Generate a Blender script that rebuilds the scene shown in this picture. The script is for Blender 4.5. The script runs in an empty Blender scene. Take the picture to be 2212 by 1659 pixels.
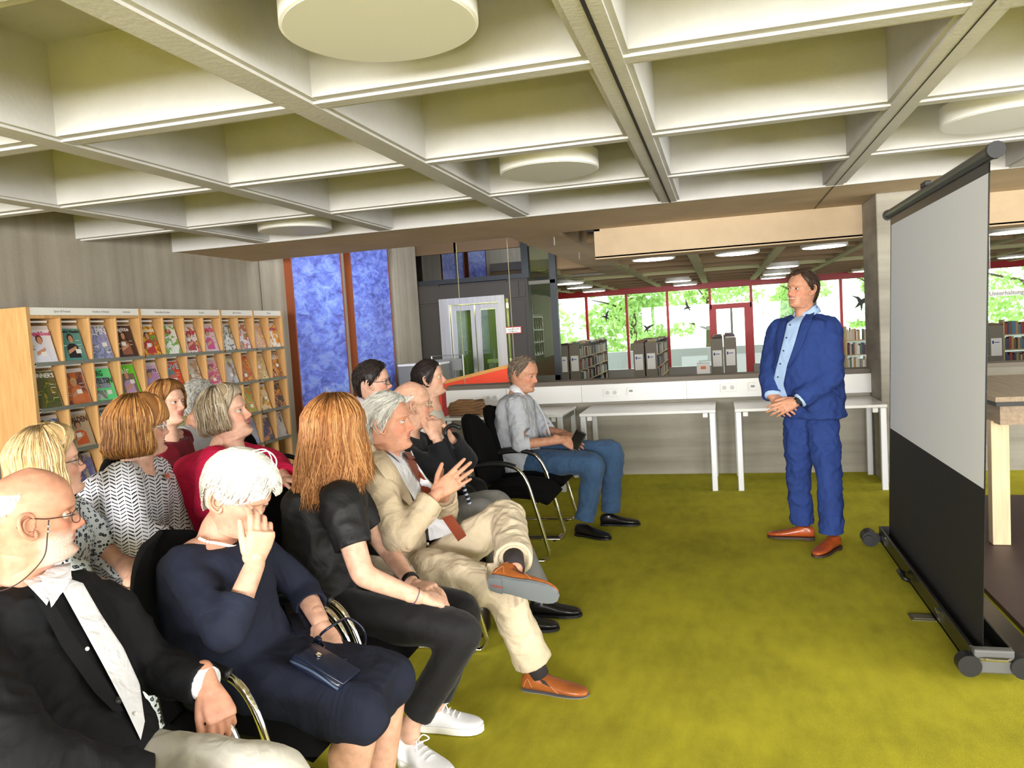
import bpy, math, random
import numpy as np
from mathutils import Vector, Matrix, noise as mnoise
from mathutils.bvhtree import BVHTree
random.seed(7)
PI = math.pi
# ------------------------------------------------------------------ camera
W, H, F = 2212.0, 1659.0, 1686.0
HC = 1.55
YAW, PITCH, ROLL = math.radians(-15.15), math.radians(-3.95), math.radians(-3.52)
S = 1.28                     # ceiling module
ZC = HC + .765 * S           # underside of the ribs
cy_, sy_, cp_, sp_ = math.cos(YAW), math.sin(YAW), math.cos(PITCH), math.sin(PITCH)
FW = np.array([sy_ * cp_, cy_ * cp_, sp_]); RT0 = np.array([cy_, -sy_, 0.]); UP0 = np.cross(RT0, FW)
RT = math.cos(ROLL) * RT0 + math.sin(ROLL) * UP0
UP = -math.sin(ROLL) * RT0 + math.cos(ROLL) * UP0
CAM = np.array([0., 0., HC])
def ray(x, y): return RT * ((x - W / 2) / F) - UP * ((y - H / 2) / F) + FW
def atY(x, y, Y): d = ray(x, y); return CAM + d * (Y / d[1])
def atX(x, y, X): d = ray(x, y); return CAM + d * (X / d[0])
def atZ(x, y, z): d = ray(x, y); return CAM + d * ((z - HC) / d[2])
scene = bpy.context.scene
col = scene.collection
cd = bpy.data.cameras.new('camera'); cam = bpy.data.objects.new('camera', cd); col.objects.link(cam)
cd.sensor_width = 36; cd.lens = 36 * F / W; cd.clip_end = 200; cd.clip_start = .02
m = Matrix.Identity(4)
for i in range(3):
    m[i][0], m[i][1], m[i][2], m[i][3] = RT[i], UP[i], -FW[i], CAM[i]
cam.matrix_world = m
scene.camera = cam
# ------------------------------------------------------------------ light
w = bpy.data.worlds.new('sky'); scene.world = w; w.use_nodes = True
w.node_tree.nodes['Background'].inputs[0].default_value = (.93, .97, 1, 1)
w.node_tree.nodes['Background'].inputs[1].default_value = 3.0
def area(name, loc, target, sx, sy, power, color=(1, 1, 1)):
    l = bpy.data.lights.new(name, 'AREA'); l.shape = 'RECTANGLE'; l.size = sx; l.size_y = sy; l.energy = power; l.color = color
    o = bpy.data.objects.new(name, l); col.objects.link(o); o.location = loc
    o.rotation_euler = (Vector(target) - Vector(loc)).to_track_quat('-Z', 'Y').to_euler()
    o['kind'] = 'helper'
    return o
# daylight through the window wall behind the photographer and the one on the right
area('window_daylight', (-1.2, -6.6, 1.75), (0.3, 3.0, -1.2), 10.0, 1.5, 1750, (1, .98, .96))
area('side_window_daylight', (6.4, 2.4, 1.6), (-3, 4.2, -.6), 10.0, 1.5, 360, (1, .98, .95))
# the photographer's flash, mounted on the camera
l = bpy.data.lights.new('camera_flash', 'AREA'); l.shape = 'DISK'; l.size = .09; l.energy = 7; l.color = (1, .97, .93)
fl = bpy.data.objects.new('camera_flash', l); col.objects.link(fl); fl.matrix_world = m.copy()
fl.location = (0.02, -.12, HC + .15); fl['kind'] = 'helper'
sl = bpy.data.lights.new('sun', 'SUN'); sl.energy = 4.0; sl.angle = .02; sl.color = (1, .96, .88)
so = bpy.data.objects.new('sun', sl); col.objects.link(so); so.rotation_euler = (math.radians(52), 0, math.radians(200)); so['kind'] = 'helper'
vs = scene.view_settings
vs.view_transform = 'Standard'; vs.look = 'None'; vs.gamma = 1; vs.use_curve_mapping = False; vs.exposure = 0.38
scene.cycles.max_bounces = 7; scene.cycles.diffuse_bounces = 4; scene.cycles.glossy_bounces = 3; scene.cycles.transmission_bounces = 5
scene.cycles.transparent_max_bounces = 8
scene.cycles.sample_clamp_indirect = 6
# ------------------------------------------------------------------ materials
MATS = {}
def srgb(c):
    return tuple(((x / 255) / 12.92 if x / 255 <= .04045 else ((x / 255 + .055) / 1.055) ** 2.4) for x in c)
class NT:
    def __init__(s, name):
        s.m = bpy.data.materials.new(name); s.m.use_nodes = True; s.t = s.m.node_tree; s.b = s.t.nodes['Principled BSDF']
    def n(s, typ, **kw):
        x = s.t.nodes.new(typ)
        for k, v in kw.items():
            if k in x.inputs.keys(): x.inputs[k].default_value = v
            else: setattr(x, k, v)
        return x
    def l(s, a, b): s.t.links.new(a, b)
    def co(s, scale=(1, 1, 1), kind='Object', rot=(0, 0, 0)):
        c = s.n('ShaderNodeTexCoord'); mp = s.n('ShaderNodeMapping'); mp.inputs['Scale'].default_value = scale
        mp.inputs['Rotation'].default_value = rot
        s.l(c.outputs[kind], mp.inputs[0]); return mp.outputs[0]
    def ramp(s, fac, stops, interp='LINEAR'):
        r = s.n('ShaderNodeValToRGB'); r.color_ramp.interpolation = interp
        e = r.color_ramp.elements
        while len(e) < len(stops): e.new(.5)
        for k, (p, c) in enumerate(stops):
            e[k].position = p; e[k].color = (*c, 1) if len(c) == 3 else c
        s.l(fac, r.inputs[0]); return r.outputs[0]
    def bump(s, h, strength, dist):
        b = s.n('ShaderNodeBump'); b.inputs['Strength'].default_value = strength; b.inputs['Distance'].default_value = dist
        s.l(h, b.inputs['Height']); s.l(b.outputs[0], s.b.inputs['Normal'])
def mat(name, rgb=(128, 128, 128), rough=.6, metal=0., nvar=0., nscale=8., bump=0., bscale=200., bdist=.002, emit=None, estr=1., alpha=None,
        spec=None, sheen=0., stretch=(1, 1, 1), coat=0., trans=0.):
    if name in MATS: return MATS[name]
    t = NT(name); b = t.b; c = srgb(rgb)
    b.inputs['Base Color'].default_value = (*c, 1); b.inputs['Roughness'].default_value = rough; b.inputs['Metallic'].default_value = metal
    if spec is not None: b.inputs['Specular IOR Level'].default_value = spec
    if sheen: b.inputs['Sheen Weight'].default_value = sheen; b.inputs['Sheen Roughness'].default_value = .5
    if coat: b.inputs['Coat Weight'].default_value = coat
    if trans: b.inputs['Transmission Weight'].default_value = trans
    if nvar:
        nz = t.n('ShaderNodeTexNoise', Scale=nscale, Detail=6.); t.l(t.co(stretch), nz.inputs['Vector'])
        lo = tuple(x * (1 - nvar) for x in c); hi = tuple(min(1, x * (1 + nvar)) for x in c)
        t.l(t.ramp(nz.outputs[0], [(.3, lo), (.7, hi)]), b.inputs['Base Color'])
    if bump:
        nb = t.n('ShaderNodeTexNoise', Scale=bscale, Detail=4.); t.l(t.co(stretch), nb.inputs['Vector']); t.bump(nb.outputs[0], bump, bdist)
    if emit: b.inputs['Emission Color'].default_value = (*srgb(emit), 1); b.inputs['Emission Strength'].default_value = estr
    if alpha is not None: b.inputs['Alpha'].default_value = alpha
    MATS[name] = t.m
    return t.m
def concrete(name, a, b_, board=None, bscale=6.):
    t = NT(name); t.b.inputs['Roughness'].default_value = .85
    nz = t.n('ShaderNodeTexNoise', Scale=1.3, Detail=8., Roughness=.65); t.l(t.co(), nz.inputs['Vector'])
    fac = nz.outputs[0]
    if board:
        wv = t.n('ShaderNodeTexNoise', Scale=1., Detail=5.); t.l(t.co(board), wv.inputs['Vector'])
        mx = t.n('ShaderNodeMath', operation='MULTIPLY_ADD'); t.l(wv.outputs[0], mx.inputs[0]); mx.inputs[1].default_value = .6
        m2 = t.n('ShaderNodeMath', operation='MULTIPLY'); t.l(fac, m2.inputs[0]); m2.inputs[1].default_value = .4
        t.l(m2.outputs[0], mx.inputs[2]); fac = mx.outputs[0]
    t.l(t.ramp(fac, [(.3, srgb(a)), (.7, srgb(b_))]), t.b.inputs['Base Color'])
    n2 = t.n('ShaderNodeTexNoise', Scale=40., Detail=6.); t.l(t.co(), n2.inputs['Vector']); t.bump(n2.outputs[0], .25, .006)
    MATS[name] = t.m; return t.m
def carpet():
    t = NT('carpet'); t.b.inputs['Roughness'].default_value = .95; t.b.inputs['Specular IOR Level'].default_value = .1
    t.b.inputs['Sheen Weight'].default_value = .15; t.b.inputs['Sheen Tint'].default_value = (.8, .85, .1, 1)
    n1 = t.n('ShaderNodeTexNoise', Scale=1.6, Detail=7., Roughness=.6); t.l(t.co(), n1.inputs['Vector'])
    n2 = t.n('ShaderNodeTexNoise', Scale=260., Detail=2.); t.l(t.co(), n2.inputs['Vector'])
    n3 = t.n('ShaderNodeTexNoise', Scale=14., Detail=6.); t.l(t.co((1, .35, 1), rot=(0, 0, .5)), n3.inputs['Vector'])
    a = t.n('ShaderNodeMath', operation='MULTIPLY_ADD'); t.l(n1.outputs[0], a.inputs[0]); a.inputs[1].default_value = .5
    a2 = t.n('ShaderNodeMath', operation='MULTIPLY'); t.l(n2.outputs[0], a2.inputs[0]); a2.inputs[1].default_value = .25
    t.l(a2.outputs[0], a.inputs[2])
    a3 = t.n('ShaderNodeMath', operation='MULTIPLY_ADD'); t.l(n3.outputs[0], a3.inputs[0]); a3.inputs[1].default_value = .25; t.l(a.outputs[0], a3.inputs[2])
    t.l(t.ramp(a3.outputs[0], [(.34, srgb((138, 130, 36))), (.64, srgb((190, 180, 50)))]), t.b.inputs['Base Color'])
    t.bump(n2.outputs[0], .5, .004)
    MATS['carpet'] = t.m; return t.m
def wood(name, a, b_, scale=(1, 1, 12)):
    t = NT(name); t.b.inputs['Roughness'].default_value = .45
    nz = t.n('ShaderNodeTexNoise', Scale=6., Detail=5., Distortion=.6); t.l(t.co(scale), nz.inputs['Vector'])
    t.l(t.ramp(nz.outputs[0], [(.3, srgb(a)), (.7, srgb(b_))]), t.b.inputs['Base Color'])
    MATS[name] = t.m; return t.m
def glass(name, rgb=(235, 245, 240), rough=.0, tint=.06):
    t = NT(name); nt = t.t; nt.nodes.remove(t.b); out = nt.nodes['Material Output']
    tr = t.n('ShaderNodeBsdfTransparent'); tr.inputs[0].default_value = (*srgb(rgb), 1)
    gl = t.n('ShaderNodeBsdfGlossy'); gl.inputs['Roughness'].default_value = rough
    mx = t.n('ShaderNodeMixShader'); mx.inputs[0].default_value = tint
    t.l(tr.outputs[0], mx.inputs[1]); t.l(gl.outputs[0], mx.inputs[2]); t.l(mx.outputs[0], out.inputs[0])
    MATS[name] = t.m; return t.m
CONC_CEIL = concrete('concrete_ceiling', (184, 182, 179), (204, 202, 200))
CONC_WALL = concrete('concrete_wall', (138, 130, 116), (178, 170, 154), board=(3, 9, .35))
CONC_PAR = concrete('concrete_parapet', (128, 123, 112), (176, 171, 158), board=(.5, 2, 9))
CONC_WARM = concrete('concrete_beam', (182, 160, 130), (204, 182, 152))  # own brown of the beams; on the soffit it paints lamp warmth
CARPET = carpet()
BEECH = wood('beech_veneer', (196, 148, 92), (216, 170, 112), (6, 6, .6))
OAKTOP = wood('grey_oak', (128, 108, 86), (158, 136, 110), (8, .7, 8))
PALEOAK = wood('pale_oak', (202, 176, 138), (224, 198, 160), (8, 8, .7))
WHITE = mat('white_laminate', (236, 236, 234), .22)
WHITE2 = mat('white_lamp', (240, 238, 232), .35)
ALU = mat('aluminium', (190, 192, 194), .35, .75)
STEEL = mat('brushed_steel', (188, 188, 184), .3, .8, nvar=.1, nscale=20, stretch=(1, 1, .05))
CHROME = mat('chrome', (235, 232, 224), .06, 1.)
BLACKF = mat('black_fabric', (13, 13, 15), .92, bump=.4, bscale=700, bdist=.001, spec=.15)
BLACKP = mat('black_plastic', (20, 20, 22), .45)
DARKCLAD = mat('dark_cladding', (58, 53, 48), .55, .1, nvar=.06, nscale=3)
REDFRAME = mat('red_window_frame', (178, 22, 30), .4)
ORANGE = mat('orange_red_panel', (236, 66, 20), .5)
GREYPANEL = mat('grey_shelf_panel', (120, 112, 98), .6)
GREYMET = mat('grey_metal', (128, 130, 126), .5, .2)
PAPER = mat('paper', (238, 236, 230), .7)
INK = mat('ink', (40, 40, 44), .7)
GLASS = glass('window_glass', tint=.05)
GLASSD = glass('dark_glass', (60, 78, 96), tint=.25)
# ------------------------------------------------------------------ mesh helpers
class MB:
    def __init__(s): s.v = []; s.f = []; s.mi = []
    def add(s, v, f, mi=0):
        o = len(s.v); s.v += np.asarray(v, float).reshape(-1, 3).tolist(); s.f += [tuple(i + o for i in q) for q in f]; s.mi += [mi] * len(f); return s
    def box(s, a, b, mi=0):
        (x0, y0, z0), (x1, y1, z1) = a, b
        v = [(x0, y0, z0), (x1, y0, z0), (x1, y1, z0), (x0, y1, z0), (x0, y0, z1), (x1, y0, z1), (x1, y1, z1), (x0, y1, z1)]
        return s.add(v, [(0, 3, 2, 1), (4, 5, 6, 7), (0, 1, 5, 4), (1, 2, 6, 5), (2, 3, 7, 6), (3, 0, 4, 7)], mi)
    def rbox(s, c, h, r=.01, seg=3, mi=0, M=None):
        # rounded box: centre, half sizes
        n = seg * 4; rows = []
        c = np.array(c, float); h = np.array(h, float); r = min(r, *h)
        prof = [(-h[2], -r)] if False else []
        for k in range(seg + 1):
            a = PI / 2 * k / seg; prof.append((-h[2] + r - r * math.cos(a), -r + r * math.sin(a)))
        prof += [(-p[0], p[1]) for p in reversed(prof)]
        vs_ = []; m_ = 4 * (seg + 1)
        for z, off in prof:
            hx, hy = h[0] + off - 0, h[1] + off - 0
            rr = max(r * .999 + 0 * off, 1e-4)
            for q, (sx, sy) in enumerate(((1, 1), (-1, 1), (-1, -1), (1, -1))):
                for k in range(seg + 1):
                    a = PI / 2 * (q + k / seg); vs_.append(((hx - (r + off)) * sx + (r + off) * math.cos(a), (hy - (r + off)) * sy + (r + off) * math.sin(a), z))
        P = np.array(vs_)
        if M is not None: P = P @ np.array(M).T
        P = P + c
        f = []
        for j in range(len(prof) - 1):
            for k in range(m_):
                f.append((j * m_ + k, j * m_ + (k + 1) % m_, (j + 1) * m_ + (k + 1) % m_, (j + 1) * m_ + k))
        f.append(tuple(reversed(range(m_)))); f.append(tuple((len(prof) - 1) * m_ + k for k in range(m_)))
        return s.add(P, f, mi)
    def tube(s, path, r, n=10, mi=0, closed=False, squash=None):
        P = np.array([tuple(p) for p in path], float); N = len(P)
        R_ = np.array(r, float) if hasattr(r, '__len__') else np.full(N, float(r))
        if closed: T = np.roll(P, -1, 0) - np.roll(P, 1, 0)
        else:
            T = np.empty_like(P); T[1:-1] = P[2:] - P[:-2]; T[0] = P[1] - P[0]; T[-1] = P[-1] - P[-2]
        T /= (np.sqrt((T * T).sum(1)) + 1e-12)[:, None]; TL = T.tolist(); t0 = TL[0]
        u = (t0[1], -t0[0], 0.) if t0[0] ** 2 + t0[1] ** 2 > .04 else (-t0[2], 0., t0[0])
        U = []
        for t in TL:
            d = u[0] * t[0] + u[1] * t[1] + u[2] * t[2]; u = (u[0] - t[0] * d, u[1] - t[1] * d, u[2] - t[2] * d); q = math.sqrt(u[0] ** 2 + u[1] ** 2 + u[2] ** 2) + 1e-12; u = (u[0] / q, u[1] / q, u[2] / q); U.append(u)
        U = np.array(U); W_ = np.stack([T[:, 1] * U[:, 2] - T[:, 2] * U[:, 1], T[:, 2] * U[:, 0] - T[:, 0] * U[:, 2], T[:, 0] * U[:, 1] - T[:, 1] * U[:, 0]], 1)
        an = np.arange(n) * (2 * PI / n); V = (P[:, None] + R_[:, None, None] * (np.cos(an)[None, :, None] * U[:, None] + np.sin(an)[None, :, None] * W_[:, None])).reshape(-1, 3)
        f = []
        for i in range(N if closed else N - 1):
            j = (i + 1) % N
            for k in range(n): f.append((i * n + k, i * n + (k + 1) % n, j * n + (k + 1) % n, j * n + k))
        if not closed: f.append(tuple(reversed(range(n)))); f.append(tuple((N - 1) * n + k for k in range(n)))
        return s.add(V, f, mi)
    def bar(s, a, b, w_, h_, up=(0, 0, 1), mi=0):
        a = np.array(a, float); b = np.array(b, float); t = b - a; L = np.linalg.norm(t); t /= L
        u = np.cross(np.array(up, float), t);
        if np.linalg.norm(u) < 1e-6: u = np.cross([1., 0, 0], t)
        u /= np.linalg.norm(u); v = np.cross(t, u)
        q = [a + sx * u * w_ / 2 + sz * v * h_ / 2 for sx, sz in ((-1, -1), (1, -1), (1, 1), (-1, 1))]
        q += [p + t * L for p in q]
        return s.add(q, [(0, 3, 2, 1), (4, 5, 6, 7), (0, 1, 5, 4), (1, 2, 6, 5), (2, 3, 7, 6), (3, 0, 4, 7)], mi)
    def lathe(s, prof, c=(0, 0, 0), n=32, mi=0):
        V = []; f = []
        for (r, z) in prof:
            for k in range(n): a = 2 * PI * k / n; V.append((c[0] + r * math.cos(a), c[1] + r * math.sin(a), c[2] + z))
        for j in range(len(prof) - 1):
            for k in range(n): f.append((j * n + k, j * n + (k + 1) % n, (j + 1) * n + (k + 1) % n, (j + 1) * n + k))
        f.append(tuple(reversed(range(n)))); f.append(tuple((len(prof) - 1) * n + k for k in range(n)))
        return s.add(V, f, mi)
    def prism(s, poly, axis, a, b, mi=0):
        # poly: 2-D points in the two other axes
        V = []
        for q in (a, b):
            for (p0, p1) in poly:
                V.append({'x': (q, p0, p1), 'y': (p0, q, p1), 'z': (p0, p1, q)}[axis])
        n = len(poly); f = [tuple(range(n)), tuple(reversed(range(n, 2 * n)))]
        for k in range(n): f.append((k, n + k, n + (k + 1) % n, (k + 1) % n))
        return s.add(V, f, mi)
    def quad(s, p, mi=0): return s.add(p, [tuple(range(len(p)))], mi)
    def mesh(s, name, mats, smooth=False, recalc=True):
        me = bpy.data.meshes.new(name); me.from_pydata(s.v, [], s.f)
        for mm in (mats if isinstance(mats, (list, tuple)) else [mats]): me.materials.append(mm)
        if any(s.mi): me.polygons.foreach_set('material_index', s.mi)
        if recalc:
            import bmesh
            bm = bmesh.new(); bm.from_mesh(me); bmesh.ops.recalc_face_normals(bm, faces=bm.faces); bm.to_mesh(me); bm.free()
        if smooth is True: me.polygons.foreach_set('use_smooth', [True] * len(me.polygons))
        elif smooth:
            me.polygons.foreach_set('use_smooth', [True] * len(me.polygons)); me.set_sharp_from_angle(angle=math.radians(smooth))
        me.update(); return me
    def build(s, name, mats, parent=None, smooth=False, bevel=0):
        return link(name, s.mesh(name, mats, smooth), parent, bevel)
def link(name, me, parent=None, bevel=0):
    o = bpy.data.objects.new(name, me); col.objects.link(o)
    if parent: o.parent = parent
    if bevel:
        b = o.modifiers.new('bevel', 'BEVEL'); b.width = bevel; b.segments = 2; b.limit_method = 'ANGLE'
    return o
def empty(name, loc=(0, 0, 0), rz=0):
    o = bpy.data.objects.new(name, None); col.objects.link(o); o.location = loc; o.rotation_euler = (0, 0, rz); o.empty_display_size = .1
    return o
def tag(o, label=None, cat=None, group=None, kind=None):
    if label: o['label'] = label
    if cat: o['category'] = cat
    if group: o['group'] = group
    if kind: o['kind'] = kind
    return o
def struct(o, label=None): o['kind'] = 'structure'; (label and tag(o, label)); return o
def copy_tree(o, parent=None):
    c = o.copy(); col.objects.link(c); c.parent = parent
    for ch in [x for x in KIDS.get(o.name, [])]: copy_tree(ch, c)
    return c
KIDS = {}
def kids(o):
    KIDS[o.name] = list(o.children); [kids(c) for c in o.children]
def text_mesh(txt, size, name='lettering', matl=None, parent=None, M=None, align='LEFT', xscale=1., bold=0.):
    cu = bpy.data.curves.new(name, 'FONT'); cu.body = txt; cu.size = size; cu.align_x = align; cu.extrude = .0004; cu.offset = bold; cu.resolution_u = 2
    o = bpy.data.objects.new(name, cu)
    col.objects.link(o); dg = bpy.context.evaluated_depsgraph_get()
    me = bpy.data.meshes.new_from_object(o.evaluated_get(dg)); bpy.data.objects.remove(o); bpy.data.curves.remove(cu)
    me.materials.clear(); me.materials.append(matl or INK)
    o = bpy.data.objects.new(name, me); col.objects.link(o)
    mm = Matrix.Diagonal((xscale, 1, 1, 1))
    if parent: o.parent = parent
    o.matrix_local = (M @ mm) if M is not None else mm
    return o
# ------------------------------------------------------------------ the room
XL, XR, YF, YB = -5.22, 6.6, -7.0, 7.95      # left wall, right wall, wall behind the camera, parapet
XV = -2.13                                    # edge of the stair void
TOPZ = ZC + .42
struct(MB().box((XL - .2, YF - .2, -.2), (XR + .2, YB + .2, 0)).box((XL - .2, YB + .2, -.2), (-2.9, 13.2, 0)).build('floor', CARPET), 'olive green carpet of the reading room')
b = MB().box((XL - .25, YF - .2, -.2), (XL, 13.2, 5.0)); wl = struct(b.build('wall_left', CONC_WALL), 'board marked concrete wall behind the magazine rack')
for i, yy in enumerate((1.9, 3.9, 8.2, 10.25, 12.2)):
    MB().box((XL - .002, yy, 0), (XL + .0015, yy + .012, 2.9)).build('formwork_joint', mat('joint_dark', (70, 64, 56), .9), wl)
MB().box((XL, 11.9, 0), (XL + .12, 12.9, 5)).build('pilaster', CONC_WALL, wl)
# walls behind the camera and on the right, with window bands
for nm, a, b_ in (('wall_front', (XL - .2, YF - .2, 0), (XR + .2, YF, .75)), ('wall_right', (XR, YF - .2, 0), (XR + .2, YB + .2, .75))):
    o = struct(MB().box(a, b_).build(nm, CONC_WALL))
    if nm == 'wall_front': MB().box((XL - .2, YF - .2, 2.35), (XR + .2, YF, TOPZ)).build('lintel', CONC_WALL, o)
    else: MB().box((XR, YF - .2, 2.35), (XR + .2, YB + .2, TOPZ)).build('lintel', CONC_WALL, o)
# ceiling slab, coffer ribs
ceil = struct(MB().box((XL - .2, YF - .2, TOPZ), (XR + .2, 8.1, TOPZ + .2)).build('ceiling', CONC_CEIL), 'coffered concrete ceiling of the reading room')
def rib(axis, c, a, b_, parent, hw=.086, st=.036, m_=None):
    z0, z1, z2 = (ZC, ZC + .012, TOPZ + .01) if axis == 'x' else (ZC - .0015, ZC + .0105, TOPZ + .012)
    poly = [(c - st, z0), (c + st, z0), (c + st, z1), (c + hw, z1), (c + hw, z2), (c - hw, z2), (c - hw, z1), (c - st, z1)]
    return MB().prism(poly, axis, a, b_).build('rib', m_ or CONC_CEIL, parent)
SOF = 5.25 * S
COLX = [(-.288 + k) * S for k in range(-3, 6)]
ROWY = [(2.365 + k) * S for k in range(-7, 3)]
for x in COLX: rib('y', x, YF, SOF, ceil, st=.062)
for y in ROWY: rib('x', y, XL, XR, ceil)
DARKJ = mat('expansion_joint', (38, 34, 30), .9)
MB().box((COLX[3] + .0, YF, ZC - .004), (COLX[3] + .014, SOF, ZC + .02)).build('expansion_joint', DARKJ, ceil)
MB().box((COLX[4] - .002, YF, ZC - .003), (COLX[4] + .004, 8.08, ZC + .02)).build('joint_line', DARKJ, ceil)
MB().box((XL, SOF, ZC), (XR, 8.1, TOPZ + .01)).build('soffit_beam', CONC_WARM, ceil)  # warm light of the hall lamps is put into the soffit colour
MB().box((XL, SOF - .012, ZC - .004), (XR, SOF + .012, TOPZ + .005)).build('soffit_edge', CONC_CEIL, ceil)  # strip added so the front face keeps the untinted ceiling colour
# downstand beam, beam along the void
struct(MB().box((-1.22, 8.1, 2.235), (9.5, 8.42, 2.56)).box((-1.22, 8.1, 2.222), (9.5, 8.46, 2.25)).build('beam', CONC_WARM), 'brown concrete downstand beam above the parapet')
MB().box((1.62, 8.094, 2.24), (1.635, 8.11, 2.52)).build('joint_line', DARKJ, bpy.data.objects['beam'])
struct(MB().box((XV, 8.1, ZC), (-1.59, 15.4, TOPZ + .3)).build('beam', CONC_WARM), 'sandy concrete beam running away beside the stair void')
for p in ((1197, 512), (1251, 545)):
    q = atZ(*p, ZC); MB().box((q[0] - .006, q[1] - .006, ZC - .09), (q[0] + .006, q[1] + .006, ZC)).build('hook', GREYMET, bpy.data.objects['beam.001'])
MB().box((-1.3, 8.1, ZC - .02), (-1.16, 8.3, TOPZ)).build('duct_edge', DARKJ, bpy.data.objects['beam'])
# column
struct(MB().box((1.335, 7.41, 0), (1.95, 8.1, ZC)).build('column', CONC_PAR, bevel=.01), 'square concrete column behind the projection screen')
# parapet wall with ledge and cable trunk
par = struct(MB().box((-2.86, YB, -.2), (9.5, YB + .2, .95)).build('wall_back', CONC_PAR), 'low concrete parapet wall behind the desks')
MB().box((-2.88, YB - .03, .95), (9.5, YB + .24, .985)).build('ledge', mat('brown_ledge', (110, 100, 88), .6), par)
trunk = MB().box((-2.87, YB - .085, .765), (1.335, YB, .945)).build('cable_trunk', WHITE, bevel=.004)
tag(trunk, 'long white cable trunk with sockets along the parapet wall', 'cable trunk')
for xa in (-2.2, -1.4, -.35, .7): MB().box((xa, YB - .0855, .765), (xa + .003, YB - .084, .945)).build('seam', GREYMET, trunk)
def socket(px, py, double=True):
    q = atY(px, py, YB - .087); wd = .075 if double else .04
    o = MB().rbox((q[0], YB - .09, q[2]), (wd, .006, .04), .004).build('socket_plate' if double else 'switch_plate', WHITE, trunk)
    if double:
        for dx in (-.037, .037):
            MB().lathe([(.021, 0), (.021, .004), (.017, .004), (.017, .0012), (.0005, .001)], n=20).build('outlet', mat('socket_well', (200, 200, 198), .5), o).matrix_local = Matrix.Translation((q[0] + dx, YB - .096, q[2])) @ Matrix.Rotation(PI / 2, 4, 'X')
    else: MB().box((q[0] - .018, YB - .1, q[2] - .006), (q[0] + .018, YB - .095, q[2] + .014)).build('flap', GREYMET, o)
for p in ((1062, 858), (1320, 848), (1573, 837)): socket(*p)
for p in ((1363, 845), (1626, 835), (1106, 856)): socket(*p, double=False)
# ------------------------------------------------------------------ far hall
FZ = -1.05
YW = 23.0
struct(MB().box((-6, YB + .2, FZ - .2), (10, YW + .3, FZ)).build('floor_hall', mat('hall_floor', (150, 140, 120), .7)), 'floor of the lower library hall')
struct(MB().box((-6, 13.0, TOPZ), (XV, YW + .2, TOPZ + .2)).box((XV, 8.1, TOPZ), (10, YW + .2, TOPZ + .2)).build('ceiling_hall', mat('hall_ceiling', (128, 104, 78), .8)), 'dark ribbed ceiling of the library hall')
hc_ = bpy.data.objects['ceiling_hall']
RIBM = mat('hall_rib', (190, 186, 142), .8)
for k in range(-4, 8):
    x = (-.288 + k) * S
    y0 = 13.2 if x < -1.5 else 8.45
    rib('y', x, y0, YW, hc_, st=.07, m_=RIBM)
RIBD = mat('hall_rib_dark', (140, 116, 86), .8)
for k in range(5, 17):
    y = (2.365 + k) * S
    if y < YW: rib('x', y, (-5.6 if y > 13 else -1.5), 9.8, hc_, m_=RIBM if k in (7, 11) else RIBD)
for i, (x0, x1) in enumerate(((-6.2, -5.9), (9.8, 10.1))):
    struct(MB().box((x0, 8, FZ), (x1, YW, 4)).build('wall_hall_' + ('left', 'right')[i], CONC_WALL))
struct(MB().box((-5.9, 13.1, TOPZ), (-5.25, 13.3, 5)).box((-5.25, 15.4, ZC), (XV, 15.6, 5)).build('wall_void', CONC_WALL))
struct(MB().box((XL - .2, 8.1, 4.8), (XV, 15.6, 5.0)).build('ceiling_void', CONC_CEIL))
# hall lamps (lit)
LAMPON = mat('lit_diffuser', (255, 244, 232), .4, emit=(255, 242, 228), estr=11.0)
hall_lamps = [(1411, 559), (1592, 547), (1780, 532), (1230, 612), (1252, 621), (1283, 629), (1465, 607), (1480, 615), (1690, 576), (1678, 591), (1670, 600), (1870, 585), (2190, 500), (2190, 555)]
ord_ = ['nearest above the desks', 'nearest above the red door', 'nearest beside the column', 'over the first bookcase, nearest of its three', 'over the first bookcase, middle of its three', 'over the first bookcase, farthest of its three',
        'in the middle row near the window', 'in the middle row closest to the window', 'above the speaker, nearest of its three', 'above the speaker, middle of its three', 'above the speaker, farthest of its three', 'far off beside the column', 'to the right of the screen, nearer one', 'to the right of the screen, farther one']
for p, nm in zip(hall_lamps, ord_):
    q = atZ(*p, 2.5)
    root = empty('hall_ceiling_lamp', (q[0], q[1], 2.49)); tag(root, 'lit round ceiling lamp in the hall, ' + nm, 'ceiling lamp', 'lit hall ceiling lamps')
    MB().lathe([(.3, .0), (.33, .0), (.33, .1), (.3, .1)], n=28).build('housing', WHITE2, root, smooth=40)
    MB().lathe([(.3, -.004), (.3, .01)], n=28).build('diffuser', LAMPON, root)
    MB().lathe([(.03, .1), (.03, .46)], n=8).build('stem', WHITE2, root)
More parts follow.
